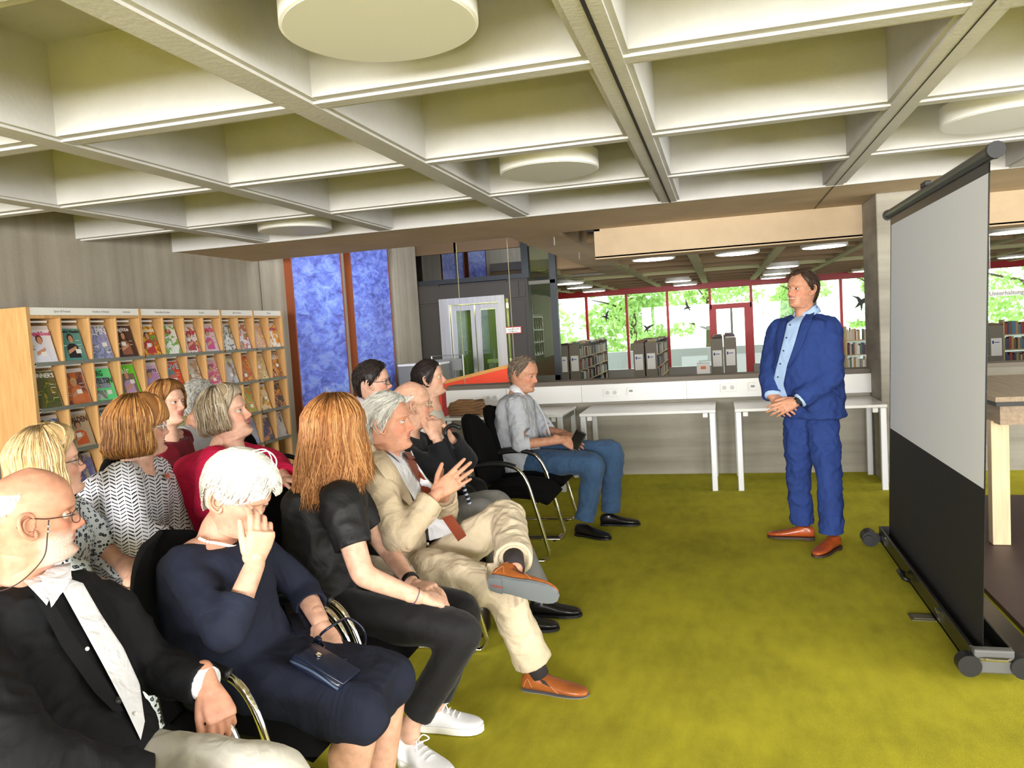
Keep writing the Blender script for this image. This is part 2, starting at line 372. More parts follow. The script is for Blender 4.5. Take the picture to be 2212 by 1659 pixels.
# window wall of the hall
MUL = [-5.41, -3.8, -2.62, -1.45, -.26, .86, 2.03, 3.2, 4.37, 5.54, 6.71, 7.88, 9.05]
for i in range(len(MUL) - 1):
    x0, x1 = MUL[i], MUL[i + 1]
    isd = (i == 4)
    z0 = FZ + .35 if not isd else FZ
    wn = struct(MB().box((x0, YW, 2.38), (x1, YW + .1, TOPZ)).build('window_%d' % (i + 1) if not isd else 'door_1', REDFRAME), 'red framed hall window with a view of trees' if not isd else 'red framed double door between the hall windows')
    MB().box((x0 - .035, YW - .06, z0), (x0 + .035, YW + .06, 2.4)).build('mullion', REDFRAME, wn)
    if isd:
        MB().box((x0, YW - .06, 1.78), (x1, YW + .06, 1.92)).build('transom', REDFRAME, wn)
        MB().box((x0 + .03, YW - .08, FZ), (x0 + .16, YW + .06, 1.8)).build('door_stile', REDFRAME, wn)
        MB().box((x1 - .2, YW - .08, FZ), (x1 - .03, YW + .06, 1.8)).build('door_stile', REDFRAME, wn)
        MB().box((.28, YW - .05, FZ), (.34, YW + .05, 1.8)).build('meeting_stile', GREYMET, wn)
    else:
        MB().box((x0, YW - .1, FZ), (x1, YW + .1, .2)).build('sill_panel', mat('sill_grey', (150, 150, 152), .6), wn)
    MB().box((x0 + .03, YW - .005, z0), (x1 - .03, YW + .005, 2.4)).build('pane', GLASS, wn)
struct(MB().box((2.05, 21.6, FZ), (2.42, 22.0, TOPZ)).build('column', CONC_PAR), 'grey column standing near the hall windows')
# swift stickers on the panes
bird = [(-.2, .02), (-.06, .05), (0, .03), (.05, .09), (.2, .2), (.09, .03), (.06, -.03), (.1, -.16), (.03, -.07), (-.03, -.17), (-.02, -.04), (-.08, .01)]
for i, (px, py, sc_, rt, nm) in enumerate([(1168, 690, 1.6, 1.0, 'on the pane next to the lift'), (1308, 684, .9, .3, 'on the pane above the first bookcase'), (1397, 708, .9, -.4, 'low on the pane above the second bookcase'), (1484, 664, .9, .9, 'on the pane left of the red door'), (1859, 650, 1.5, -.5, 'on the pane beside the column')]):
    q = atY(px, py, YW - .02); c_, s_ = math.cos(rt), math.sin(rt)
    o = MB().prism([(q[0] + sc_ * (c_ * a - s_ * b_), q[2] + sc_ * (s_ * a + c_ * b_)) for a, b_ in bird], 'y', YW - .03, YW - .012).build('bird_sticker', BLACKP)
    tag(o, 'black swift sticker ' + nm, 'sticker', 'bird stickers on the hall windows')
# outdoor terrace wall and trees
struct(MB().box((-12, 25.5, -1.4), (16, 25.8, .62)).build('wall_terrace', mat('terrace_wall', (196, 198, 204), .8)), 'pale terrace wall outside the hall windows')
struct(MB().box((-40, 23.3, -1.5), (40, 90, -1.3)).build('ground_outside', mat('outside_ground', (170, 180, 140), .9)), 'lawn outside the hall')
LEAFM = []
for k, c in enumerate(((168, 196, 120), (186, 210, 146), (140, 172, 104))):
    t = NT('leaf_%d' % k); t.b.inputs['Base Color'].default_value = (*srgb(c), 1); t.b.inputs['Roughness'].default_value = .6
    t.b.inputs['Transmission Weight'].default_value = 0
    tr = t.n('ShaderNodeBsdfTranslucent'); tr.inputs[0].default_value = (*srgb((196, 222, 140)), 1)
    mx = t.n('ShaderNodeMixShader'); mx.inputs[0].default_value = .5; t.l(t.b.outputs[0], mx.inputs[1]); t.l(tr.outputs[0], mx.inputs[2]); t.l(mx.outputs[0], t.t.nodes['Material Output'].inputs[0])
    LEAFM.append(t.m)
BARK = mat('bark', (96, 80, 62), .9)
rnd = random.Random(3)
def tree(x, y, h, r, k, label):
    root = empty('tree', (x, y, -1.3)); tag(root, label, 'tree', 'trees outside the hall windows')
    mb = MB(); mb.tube([(0, 0, 0), (.1, 0, h * .4), (-.05, .1, h * .75), (0, 0, h)], [.16, .13, .08, .02], 8)
    for j in range(7):
        a = rnd.random() * 6.28; z = h * (.3 + .08 * j); mb.tube([(0, 0, z), (r * .4 * math.cos(a), r * .4 * math.sin(a), z + .4), (r * .8 * math.cos(a), r * .8 * math.sin(a), z + .6)], [.06, .04, .015], 6)
    mb.build('trunk', BARK, root)
    lf = MB()
    blobs = [(rnd.uniform(-r, r) * .7, rnd.uniform(-r, r) * .7, h * rnd.uniform(.18, 1.0), r * rnd.uniform(.3, .55)) for _ in range(16)]
    for j in range(2600):
        bx_, by_, bz_, br = blobs[rnd.randrange(16)]
        d = Vector((rnd.gauss(0, 1), rnd.gauss(0, 1), rnd.gauss(0, 1))).normalized() * br * rnd.uniform(.6, 1.05)
        p = np.array((bx_ + d.x, by_ + d.y, bz_ + d.z * .8)); u = Vector((rnd.gauss(0, 1), rnd.gauss(0, 1), rnd.gauss(0, 1))).normalized(); v = u.orthogonal().normalized()
        L = rnd.uniform(.1, .2); u = np.array(u) * L; v = np.array(v) * L * .5
        lf.add([p - u, p + v, p + u, p - v], [(0, 1, 2, 3)], k if rnd.random() < .7 else (k + 1) % 3)
    o = lf.mesh('foliage', LEAFM, recalc=False); link('foliage', o, root)['kind'] = 'stuff'
for x, y, h, r, k, lb in ((-7.8, 31, 7.5, 2.4, 0, 'leafy green tree seen beside the lift'), (-3.4, 31, 7.0, 1.9, 1, 'bright green tree behind the second window'), (-.6, 38, 7.8, 2.4, 0, 'yellow green tree behind the window left of the door'), (-12.6, 38, 8, 3, 2, 'darker green tree farthest to the left outside'),
                          (4.0, 44, 6.0, 1.6, 1, 'small pale tree outside behind the speaker'), (10.4, 31, 7.4, 3.0, 0, 'green tree seen to the right of the screen'), (8.0, 46, 6.5, 1.6, 1, 'pale tree outside beside the column')):
    tree(x, y, h, r, k, lb)
# ------------------------------------------------------------------ lift, paintings, stair panel
root = empty('elevator', (-4.2, 13.0, 0)); tag(root, 'dark clad lift with steel glazed doors', 'elevator')
def part(mb, nm, mt, **k): o = mb.build(nm, mt, None, **k); o.parent = root; o.matrix_parent_inverse = Matrix.Translation(-Vector(root.location)); return o
for q_ in (((-5.25, 13.0, 0), (-4.74, 15, 2.42)), ((-3.5, 13.0, 0), (-3.14, 15, 2.42)), ((-4.73, 13.0, 2.17), (-3.51, 15, 2.41))): part(MB().box(*q_), 'cladding', DARKCLAD)
for (x0, x1, z0, z1) in ((-5.2, -4.74, .1, 2.05), (-5.2, -3.3, 2.1, 2.38), (-3.49, -3.2, .1, 2.05), (-3.29, -3.18, 2.1, 2.38)):
    part(MB().box((x0, 12.985, z0), (x1, 13.0, z1)), 'cladding_panel', DARKCLAD, bevel=.003)
for q_ in (((-5.25, 12.97, 2.5), (-5.17, 13.1, 4.4)), ((-3.22, 12.97, 2.5), (-3.1, 13.1, 4.4)), ((-5.25, 12.965, 2.42), (-3.1, 13.1, 2.5)), ((-4.42, 13.0, 2.5), (-4.38, 13.06, 4.4))): part(MB().box(*q_), 'upper_frame', mat('dark_steel', (46, 50, 54), .4, .5))
part(MB().box((-5.17, 13.04, 2.5), (-3.22, 13.05, 4.4)), 'upper_pane', GLASSD)
part(MB().box((-5.2, 14.9, 2.42), (-3.2, 15.0, 4.5)).box((-5.2, 13.2, 2.4), (-3.2, 15, 2.44)), 'shaft_back', mat('shaft_back', (52, 70, 104), .6, nvar=.3, nscale=2))
part(MB().bar((-5.1, 14, 3.35), (-3.3, 13.4, 2.9), .05, .06).bar((-4.3, 13.6, 2.5), (-4.3, 13.6, 3.2), .03, .03).bar((-3.7, 13.4, 2.5), (-3.7, 13.4, 3.3), .03, .03).bar((-5.1, 13.6, 2.9), (-4.0, 13.9, 2.75), .04, .05), 'guide_rail', mat('rail_steel', (120, 130, 140), .3, .8))
for q_ in (((-4.74, 12.94, 0), (-4.56, 13.06, 2.045)), ((-3.66, 12.94, 0), (-3.55, 13.06, 2.045)), ((-4.74, 12.94, 2.045), (-3.55, 13.06, 2.16))): part(MB().box(*q_), 'door_frame', STEEL)
for x0, x1 in ((-4.55, -4.12), (-4.10, -3.67)):
    o = part(MB().box((x0, 13.0, 0), (x0 + .09, 13.04, 2.03)).box((x1 - .07, 13.0, 0), (x1, 13.04, 2.03)).box((x0 + .091, 13.0, 1.94), (x1 - .071, 13.04, 2.03)).box((x0 + .091, 13.0, 0), (x1 - .071, 13.04, .2)), 'door_leaf', STEEL)
    q = MB().box((x0 + .09, 13.01, .2), (x1 - .07, 13.02, 1.94)).build('pane', glass('lift_glass', (190, 205, 190), tint=.12), None); q.parent = o
part(MB().box((-4.75, 14.8, 0), (-3.5, 14.9, 2.2)).box((-4.75, 13.1, -.02), (-3.5, 14.9, .02)).box((-4.76, 13.05, 0), (-4.73, 14.9, 2.2)), 'cabin_wall', mat('cabin_wall', (120, 132, 112), .5, nvar=.3, nscale=2))
part(MB().box((-4.5, 13.3, 1.98), (-3.6, 14.6, 2.03)), 'cabin_lamp', mat('cabin_lamp', (220, 226, 150), .5, emit=(235, 235, 150), estr=8.))
part(MB().box((-4.3, 14.2, .95), (-3.7, 14.3, 1.02)), 'cabin_handrail', WHITE)
q = atY(1110, 713, 12.98)
sg = MB().box((q[0] - .145, 12.955, q[2] - .062), (q[0] + .145, 12.974, q[2] + .062)).build('warning_sign', mat('sign_red', (170, 30, 40), .5)); tag(sg, 'small white notice with red border beside the lift door', 'sign')
MB().box((q[0] - .128, 12.948, q[2] - .046), (q[0] + .128, 12.956, q[2] + .046)).build('plate', PAPER, sg)
RX = Matrix.Rotation(PI / 2, 4, 'X')
text_mesh('Aufzug im Brandfall', .026, 'lettering', INK, sg, Matrix.Translation((q[0], 12.947, q[2] + .008)) @ RX, 'CENTER')
text_mesh('nicht benutzen', .026, 'lettering', INK, sg, Matrix.Translation((q[0], 12.947, q[2] - .028)) @ RX, 'CENTER')
# glazed screen beside the lift
root = empty('glass_screen', (-2.7, 13.0, 0)); tag(root, 'dark framed glass screen between lift and bookcases', 'glass screen')
part(MB().box((-2.75, 13.0, -.2), (-2.64, 13.1, ZC + .3)), 'post', mat('dark_steel', (46, 50, 54), .4, .5))
for zz in ((2.3, 2.36), (.62, .74)): part(MB().box((-3.12, 13.0, zz[0]), (-2.66, 13.08, zz[1])), 'rail', mat('dark_steel2', (92, 92, 84), .4, .5))
part(MB().box((-3.09, 13.03, .7), (-2.7, 13.04, 3.2)), 'pane', glass('screen_glass', (225, 235, 215), tint=.08))
# paintings on the left wall
def paint(name, hue, k):
    t = NT(name); t.b.inputs['Roughness'].default_value = .45
    c = t.co((1, 1.1, 2.6), rot=(.55, 0, 0))
    n1 = t.n('ShaderNodeTexNoise', Scale=3.4 + k, Detail=9., Roughness=.72, Distortion=.7); t.l(c, n1.inputs['Vector'])
    r1 = t.ramp(n1.outputs[0], [(.3, srgb((22, 30, 96))), (.42, srgb((40, 72, 176))), (.5, srgb((66, 98, 208))), (.57, srgb((100, 136, 222))), (.64, srgb((140, 150, 200))), (.74, srgb((216, 222, 240)))])
    n2 = t.n('ShaderNodeTexVoronoi', Scale=13., feature='F1'); t.l(t.co((1, 1, 2.2), rot=(.4, 0, 0)), n2.inputs['Vector'])
    n3 = t.n('ShaderNodeTexNoise', Scale=1.3, Detail=3.); t.l(t.co((1, .7, 1)), n3.inputs['Vector'])
    mx = t.n('ShaderNodeMix', data_type='RGBA', blend_type='OVERLAY'); mx.inputs[0].default_value = .55
    t.l(r1, mx.inputs[6]); t.l(t.ramp(n3.outputs[0], [(.35, (.1, .12, .3)), (.5, (.35, .42, .75)), (.68, (.8, .86, .95))]), mx.inputs[7])
    m2 = t.n('ShaderNodeMix', data_type='RGBA', blend_type='MIX'); t.l(t.ramp(n2.outputs[0], [(.0, (1, 1, 1)), (.22, (0, 0, 0))]), m2.inputs[0])
    t.l(mx.outputs[2], m2.inputs[6]); m2.inputs[7].default_value = (*srgb((40, 46, 110)), 1)
    hsv = t.n('ShaderNodeHueSaturation'); hsv.inputs['Saturation'].default_value = .86; hsv.inputs['Value'].default_value = 1.25; t.l(m2.outputs[2], hsv.inputs['Color']); t.l(hsv.outputs[0], t.b.inputs['Base Color']); t.bump(n1.outputs[0], .5, .01); return t.m
for k, (y0, y1, lb) in enumerate(((8.78, 10.1, 'nearer, wider one'), (10.42, 11.75, 'farther one beside the pilaster'))):
    root = empty('painting', (XL, (y0 + y1) / 2, .6)); tag(root, 'tall blue abstract painting on the concrete wall, ' + lb, 'painting', 'blue wall paintings')
    part(MB().box((XL, y0, .45), (XL + .09, y1, 4.0)), 'canvas', paint('blue_painting_%d' % k, 0, k * 1.5))
    part(MB().box((XL, y0 - .025, .42), (XL + .1, y0, 4.02)).box((XL, y1, .42), (XL + .1, y1 + .02, 4.02)).box((XL, y0 - .02, .42), (XL + .1, y1 + .02, .45)), 'frame', mat('mahogany', (140, 70, 34), .5))
# stair parapet (orange panel with sloping handrail)
root = empty('stair_balustrade', (-3.2, 10.0, 0)); tag(root, 'orange red stair balustrade with sloping wooden handrail', 'balustrade')
a, b_, c = atY(930, 835, 10.0), atY(1096, 793, 10.0), atY(1103, 832, 10.0)
part(MB().prism([(a[0], 0), (c[0], 0), (b_[0], b_[2]), (a[0], a[2])], 'y', 9.98, 10.06), 'panel', ORANGE)
part(MB().bar(a + [0, 0.02, .01], b_ + [0, .02, .01], .09, .045), 'handrail', wood('rail_wood', (200, 140, 60), (220, 160, 80)))
part(MB().box((c[0], 9.97, 0), (c[0] + .06, 10.08, c[2] - .1)), 'newel', mat('dark_steel', (46, 50, 54), .4, .5))
part(MB().box((-3.6, 9.7, 0), (-3.0, 9.78, .83)), 'lower_panel', mat('dark_red', (150, 20, 24), .5))
# grey cabinet and metal frame by the lift
root = empty('metal_cabinet', (-4.6, 11.5, 0)); tag(root, 'low grey metal cabinet standing before the lift', 'cabinet')
part(MB().box((-4.97, 11.5, 0), (-4.25, 11.9, 1.08)), 'body', GREYMET, bevel=.01)
part(MB().box((-4.97, 11.49, 1.08), (-4.25, 11.92, 1.11)), 'top', WHITE)
part(MB().box((-4.62, 11.494, .05), (-4.615, 11.5, 1.05)), 'door_gap', DARKJ)
root = empty('steel_stand', (-4.2, 12.1, 0)); tag(root, 'thin steel stand frame behind the grey cabinet', 'frame')
part(MB().tube([(-4.62, 12.1, 0), (-4.62, 12.1, 1.2), (-4.08, 12.1, 1.2), (-4.08, 12.1, 0)], .018, 8), 'tube', ALU)
part(MB().box((-4.6, 12.09, .95), (-4.1, 12.11, 1.14)), 'plate', GREYMET)
# thin wires hanging in the void
for px, py0, py1, lb in ((992, 560, 850, 'beside the lift door'), (1101, 530, 845, 'beside the warning sign')):
    t_, bt = atY(px, py0, 8.6), atY(px + 14, py1, 8.6)
    tag(MB().bar((bt[0], 8.6, 0), (bt[0], 8.6, 4.8), .006, .006).build('hanging_wire', mat('wire', (170, 160, 120), .5)), 'thin vertical wire hanging in the stair void ' + lb, 'wire')
# ------------------------------------------------------------------ far bookcases
BOOKC = [mat('book_%d' % i, c, .6) for i, c in enumerate(((150, 60, 44), (60, 70, 96), (214, 204, 180), (46, 46, 44), (170, 140, 80), (90, 110, 90), (196, 178, 150), (120, 84, 60), (226, 222, 214), (84, 120, 150)))]
SHELFY = mat('hall_shelf', (190, 170, 120), .6)
def bookcase(x0, x1, y0, y1, ztop, side, label, group, panelm=GREYPANEL, papers=True, rows=4, pitch=.285, red=None):
    # runs along y, end panel faces the camera; books on the +x (side=1) or -x face
    root_ = empty('bookcase', ((x0 + x1) / 2, y0, FZ)); tag(root_, label, 'bookcase', group)
    iv = Matrix.Translation(-Vector(root_.location))
    def p(mb, nm, mt, par=None):
        o = mb.build(nm, mt, None); o.parent = par or root_; o.matrix_parent_inverse = Matrix() if par else iv; return o
    ep = p(MB().box((x0, y0 - .02, FZ), (x1, y0 + .01, ztop)), 'end_panel', panelm)
    if papers:
        q = p(MB().box((x0 + .03, y0 - .026, ztop - .6), (x1 - .03, y0 - .021, ztop - .25)), 'notice', PAPER, ep)
        p(MB().box((x0 + .05, y0 - .028, ztop - .36), (x0 + .08, y0 - .026, ztop - .3)).box((x0 + .09, y0 - .028, ztop - .34), (x1 - .07, y0 - .026, ztop - .325)), 'print', mat('print_blue', (40, 60, 130), .6), ep)
    if red: p(MB().box((x0 + .07, y0 - .03, .12), (x0 + .24, y0 - .02, .3)), 'leaflet', mat('leaflet_%d' % red[0], red, .5), ep)
    p(MB().box((x0, y1 - .02, FZ), (x1, y1 + .01, ztop)), 'end_panel', panelm)
    xb = x0 + .03 if side > 0 else x1 - .03
    p(MB().box((xb - .01, y0, FZ), (xb + .01, y1, ztop)), 'back', panelm)
    n = int((ztop - FZ) / pitch)
    bk = MB()
    for r in range(-1, n):
        z = ztop - .02 - (r + 1) * pitch
        if r > -1: p(MB().box((x0 + .01, y0, z - .02), (x1 - .01, y1, z)), 'shelf', SHELFY)
        y = y0 + .02
        zz = z if r > -1 else ztop
        while y < y1 - .05:
            if rnd.random() < .07: y += rnd.uniform(.05, .3); continue
            t_ = rnd.uniform(.02, .05); hh = rnd.uniform(.17, .25) if r > -1 else rnd.uniform(.02, .05); dd = rnd.uniform(.14, .2)
            if r == -1: t_ = rnd.uniform(.12, .3)
            if side > 0: a_, c_ = x1 - .02 - dd, x1 - .02
            else: a_, c_ = x0 + .02, x0 + .02 + dd
            bk.box((a_, y, zz), (c_, y + t_ * .94, zz + hh), rnd.randrange(10)); y += t_
    o = p(bk, 'books', BOOKC); o['kind'] = 'stuff'
for x0, x1, y0, y1, zt, lb, red in ((-3.6, -3.37, 17.5, 21.5, 1.12, 'grey ended bookcase nearest the lift', None), (-3.34, -3.11, 17.5, 22, 1.13, 'grey ended bookcase with books, second from the lift', None),
                               (-1.9, -1.66, 17.5, 20.5, 1.09, 'grey ended bookcase behind the desks, left of its pair', (190, 30, 30)), (-1.63, -1.39, 17.5, 21.5, 1.1, 'grey ended bookcase behind the desks, right of its pair', (60, 50, 110)),
                               (-.22, .03, 17.5, 20.5, 1.09, 'grey ended bookcase before the red door, left of its pair', None), (.06, .31, 17.5, 21, 1.1, 'grey ended bookcase before the red door, right of its pair', None),
                               (5.15, 5.4, 17.5, 20, 1.05, 'grey ended bookcase to the right of the screen', (200, 190, 180))):
    bookcase(x0, x1, y0, y1, zt, 1, lb, 'hall bookcases', red=red)
def bookwall(x0, x1, y, ztop, label, group='hall book walls'):
    root_ = empty('bookshelf', ((x0 + x1) / 2, y, FZ)); tag(root_, label, 'bookshelf', group); iv = Matrix.Translation(-Vector(root_.location))
    def p(mb, nm, mt):
        o = mb.build(nm, mt, None); o.parent = root_; o.matrix_parent_inverse = iv; return o
    n = max(1, round((x1 - x0) / .9)); wd = (x1 - x0) / n
    for i in range(n + 1): p(MB().box((x0 + i * wd - .012, y, FZ), (x0 + i * wd + .012, y + .25, ztop)), 'upright', SHELFY)
    bk = MB(); r = 0; z = ztop - .29
    while z > FZ:
        p(MB().box((x0, y, z - .02), (x1, y + .25, z)), 'shelf', SHELFY); x = x0 + .02
        while x < x1 - .05:
            if rnd.random() < .05: x += .06; continue
            t_ = rnd.uniform(.02, .05); bk.box((x, y + .02, z), (x + t_ * .93, y + .2, z + rnd.uniform(.18, .26)), rnd.randrange(10)); x += t_
        z -= .3
    o = p(bk, 'books', BOOKC); o['kind'] = 'stuff'
bookwall(2.5, 3.25, 17.4, 1.2, 'yellow shelved bookcase seen between speaker and column')
bookwall(3.3, 4.6, 16.6, 1.2, 'yellow shelved bookcase close beside the column')
bookwall(5.45, 7.2, 17.6, 1.15, 'yellow shelved bookcase seen past the screen edge')
bookwall(-5.2, -3.75, 17.8, 1.0, 'grey shelved bookcase behind the glass screen')
bx_ = atY(1520, 803, 16.5)
o = MB().box((bx_[0] - .13, 16.4, .001), (bx_[0] + .13, 16.6, bx_[2] + .18)).build('display_box', PAPER); tag(o, 'white display box with orange mark before the red door', 'box')
MB().box((bx_[0] - .05, 16.39, bx_[2] + .06), (bx_[0] + .05, 16.4, bx_[2] + .12)).build('emblem', mat('emblem_orange', (230, 120, 40), .5), o)
bt = empty('side_table', (bx_[0], 16.5, FZ)); tag(bt, 'low pale table carrying the white display box', 'table')
for k, (ax, ay) in enumerate(((-.4, -.25), (.4, -.25), (-.4, .25), (.4, .25))): MB().box((ax - .02, ay - .02, 0), (ax + .02, ay + .02, -FZ - .03)).build('leg', ALU, bt)
MB().box((-.45, -.3, -FZ - .03), (.45, .3, -FZ - .001)).build('table_top', WHITE, bt)
gl_ = atY(2172, 632, 13.0)
sgn = MB().box((gl_[0] - .24, 12.99, gl_[2] - .05), (gl_[0] + .4, 13.0, gl_[2] + .05)).build('hanging_sign', mat('sign_acrylic', (206, 208, 204), .4)); tag(sgn, 'pale hanging sign in the hall past the screen edge', 'sign')
text_mesh('Unterhaltung', .085, 'lettering', mat('sign_grey', (120, 118, 110), .5), sgn, Matrix.Translation((gl_[0] - .22, 12.985, gl_[2] - .03)) @ RX)
for dx in (-.2, .36): MB().box((gl_[0] + dx, 12.992, gl_[2] + .05), (gl_[0] + dx + .004, 12.996, 2.94)).build('wire', ALU, sgn)
# ------------------------------------------------------------------ round ceiling lamps of the reading room (switched off)
for (cx, cy, lb) in ((-.788, 1.865, 'large in view at the top of the picture'), (-.788, 3.865, 'above the seated man with the phone'), (-2.788, 4.865, 'farthest, near the left wall'), (1.212, 3.865, 'above the projection screen')):
    root = empty('ceiling_lamp', (cx * S, cy * S, 2.535)); tag(root, 'unlit white drum ceiling lamp, ' + lb, 'ceiling lamp', 'white drum ceiling lamps')
    MB().lathe([(.305, 0), (.314, .003), (.314, .105), (.3, .11)], n=64).build('drum', WHITE2, root, smooth=40)
    MB().lathe([(.304, -.0015), (.304, .004)], n=64).build('diffuser', mat('off_diffuser', (226, 226, 222), .5), root)
    MB().lathe([(.09, .11), (.09, .14), (.03, .15), (.03, .405)], n=20).build('mount', WHITE2, root, smooth=40)
# ------------------------------------------------------------------ desks
for i, (x0, x1, lb) in enumerate(((-2.68, -1.46, 'under the folded brown jacket'), (-1.3, -.075, 'in the middle of the parapet wall'), (.09, 1.325, 'behind the standing speaker'))):
    root = empty('desk', ((x0 + x1) / 2, 7.48, 0)); tag(root, 'white desk with aluminium legs ' + lb, 'desk', 'white desks along the parapet')
    hw = (x1 - x0) / 2
    MB().rbox((0, 0, .722), (hw, .37, .013), .004, 2).build('desk_top', WHITE, root)
    for sx in (-1, 1):
        for sy in (-1, 1): MB().rbox((sx * (hw - .03), sy * .335, .354), (.025, .025, .354), .006, 2).build('leg', mat('leg_white', (214, 216, 218), .35, .2), root)
        MB().box((sx * (hw - .03) - .018, -.31, .66), (sx * (hw - .03) + .018, .31, .7)).build('side_rail', ALU, root)
        MB().rbox((sx * (hw - .09), -.33, .685), (.022, .018, .02), .005).build('clip', WHITE, root)
    MB().box((-hw + .05, .05, .66), (hw - .05, .09, .7)).build('beam', ALU, root)
# folded jacket on the first desk
rj = random.Random(5); mb = MB(); q = atZ(1015, 893, .735)
for k in range(5):
    n = 40; z = .008 + k * .024; pts = []
    for j in range(n):
        a = 2 * PI * j / n; r = 1 + .08 * math.sin(3 * a + k) + .05 * math.sin(5 * a + 2 * k)
        pts.append((q[0] + (.19 - .01 * k) * r * math.copysign(abs(math.cos(a)) ** .6, math.cos(a)) + rj.uniform(-.006, .006) + .01 * math.sin(k * 2.), 7.42 + .13 * r * math.copysign(abs(math.sin(a)) ** .6, math.sin(a)), .748 + z + .006 * math.sin(4 * a + k)))
    mb.tube(pts, .015, 8, closed=True)
    mb.add([(p[0], p[1], p[2] + .008) for p in pts], [tuple(range(n))]); mb.add([(p[0], p[1], p[2] - .006) for p in pts], [tuple(range(n))])
o = mb.build('folded_jacket', mat('brown_cloth', (134, 100, 66), .95, nvar=.2, nscale=12, bump=.5, bscale=60, bdist=.01), smooth=True); tag(o, 'folded brown jacket lying on the white desk', 'jacket')
MB().tube([(q[0] - .15, 7.33, .83), (q[0] - .05, 7.32, .87), (q[0] + .08, 7.33, .865), (q[0] + .16, 7.34, .83)], [.02, .028, .028, .018], 10).build('collar', mat('brown_cloth'), o, smooth=True)
# ------------------------------------------------------------------ magazine rack
RKX, RKB = -4.82, -5.2
RY0, PIT = 4.57, .2822
ZS = [1.518, 1.18, .842, .504, .166]
rack = empty('magazine_rack', (RKX, 6.26, 0)); tag(rack, 'long beech magazine rack with four bays along the wall', 'magazine rack')
_iv = Matrix.Translation(-Vector(rack.location))
def rp(mb, nm, mt, par=None, bevel=0):
    o = mb.build(nm, mt, None, bevel=bevel); o.parent = par or rack; o.matrix_parent_inverse = Matrix() if par else _iv; return o
thick = {0, 4, 8, 10, 12}
for k in range(13):
    y = RY0 + k * PIT; t_ = .016 if k in thick else .009
    rp(MB().box((RKB, y - t_, 0), (RKX, y + t_, 1.93 if k in thick else 1.86)), 'side_panel' if k in (0, 12) else 'divider', BEECH, bevel=.002)
bays = [(0, 4), (4, 8), (8, 10), (10, 12)]
RZX = Matrix(((0, 0, 1, 0), (1, 0, 0, 0), (0, 1, 0, 0), (0, 0, 0, 1)))   # text in the y-z plane, reading towards +y, facing +x
hd = [[('Sport & Freizeit', .27), ('Outdoor & Reisen', .62), ('Literatur', .88)], [('Gesundheit & Leben', .25), ('Kreativ', .75)], [('Haus & Garten', .5)], [('Kochen', .55)]]
for (a, b_), tx in zip(bays, hd):
    y0, y1 = RY0 + a * PIT + .016, RY0 + b_ * PIT - .016
    h = rp(MB().box((RKX - .02, y0, 1.872), (RKX - .004, y1, 1.928)), 'header', PAPER)
    rp(MB().box((RKB, y0, 1.848), (RKX - .002, y1, 1.87)), 'top_board', BEECH)
    for s_, fr in tx:
        t_ = text_mesh(s_, .024, 'lettering', mat('grey_ink', (110, 110, 112), .7), h, Matrix.Translation((RKX - .0035, y0 + (y1 - y0) * fr, 1.893)) @ RZX, 'CENTER')
SHM = mat('rack_shelf_metal', (126, 130, 122), .5, .2); BACKP = mat('rack_back', (214, 206, 204), .6); DKB = mat('rack_shadow_back', (112, 104, 98), .8)  # back panel colour is darker than the sloping plates
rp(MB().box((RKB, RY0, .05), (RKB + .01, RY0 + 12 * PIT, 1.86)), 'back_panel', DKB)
for (a, b_) in bays:
    y0, y1 = RY0 + a * PIT + .016, RY0 + b_ * PIT - .016
    for z in ZS:
        rp(MB().box((RKB, y0, z - .012), (RKX + .012, y1, z)).box((RKX - .004, y0, z - .022), (RKX + .014, y1, z + .006)), 'shelf', SHM)
for r, z in enumerate(ZS[:4]):
    for c in range(12):
        y0, y1 = RY0 + c * PIT + .02, RY0 + (c + 1) * PIT - .02
        # sloping plate
        rp(MB().add([(RKX - .03, y0, z), (RKX - .03, y1, z), (RKX - .108, y1, z + .28), (RKX - .108, y0, z + .28), (RKX - .036, y0, z), (RKX - .036, y1, z), (RKX - .114, y1, z + .28), (RKX - .114, y0, z + .28)], [(0, 1, 2, 3), (7, 6, 5, 4), (0, 4, 5, 1), (1, 5, 6, 2), (2, 6, 7, 3), (3, 7, 4, 0)]), 'sloping_plate', BACKP)
        rp(MB().box((RKX - .10, y0, z + .302), (RKX - .085, y1 - .02, z + .316)), 'label_strip', WHITE)
MW, MH = .215, .265
def cover(name, base, spots, ndetail=14., seed=0.):
    t = NT(name); t.b.inputs['Roughness'].default_value = .3
    n1 = t.n('ShaderNodeTexNoise', Scale=ndetail, Detail=4., Distortion=.8); mp = t.co(); 
    ad = t.n('ShaderNodeVectorMath', operation='ADD'); ad.inputs[1].default_value = (seed * 3.1, seed * 1.7, seed); t.l(mp, ad.inputs[0]); t.l(ad.outputs[0], n1.inputs['Vector'])
    st = [(.0, srgb(base))]; n = len(spots)
    for i, c in enumerate(spots): st.append((.5 + .25 * i / max(1, n), srgb(c)))
    t.l(t.ramp(n1.outputs[0], st, 'CONSTANT' if n > 2 else 'LINEAR'), t.b.inputs['Base Color']); return t.m
SKIN_P = (206, 150, 116)
def figure(mb_list, kind, cy, base, hair, shirt):
    pass
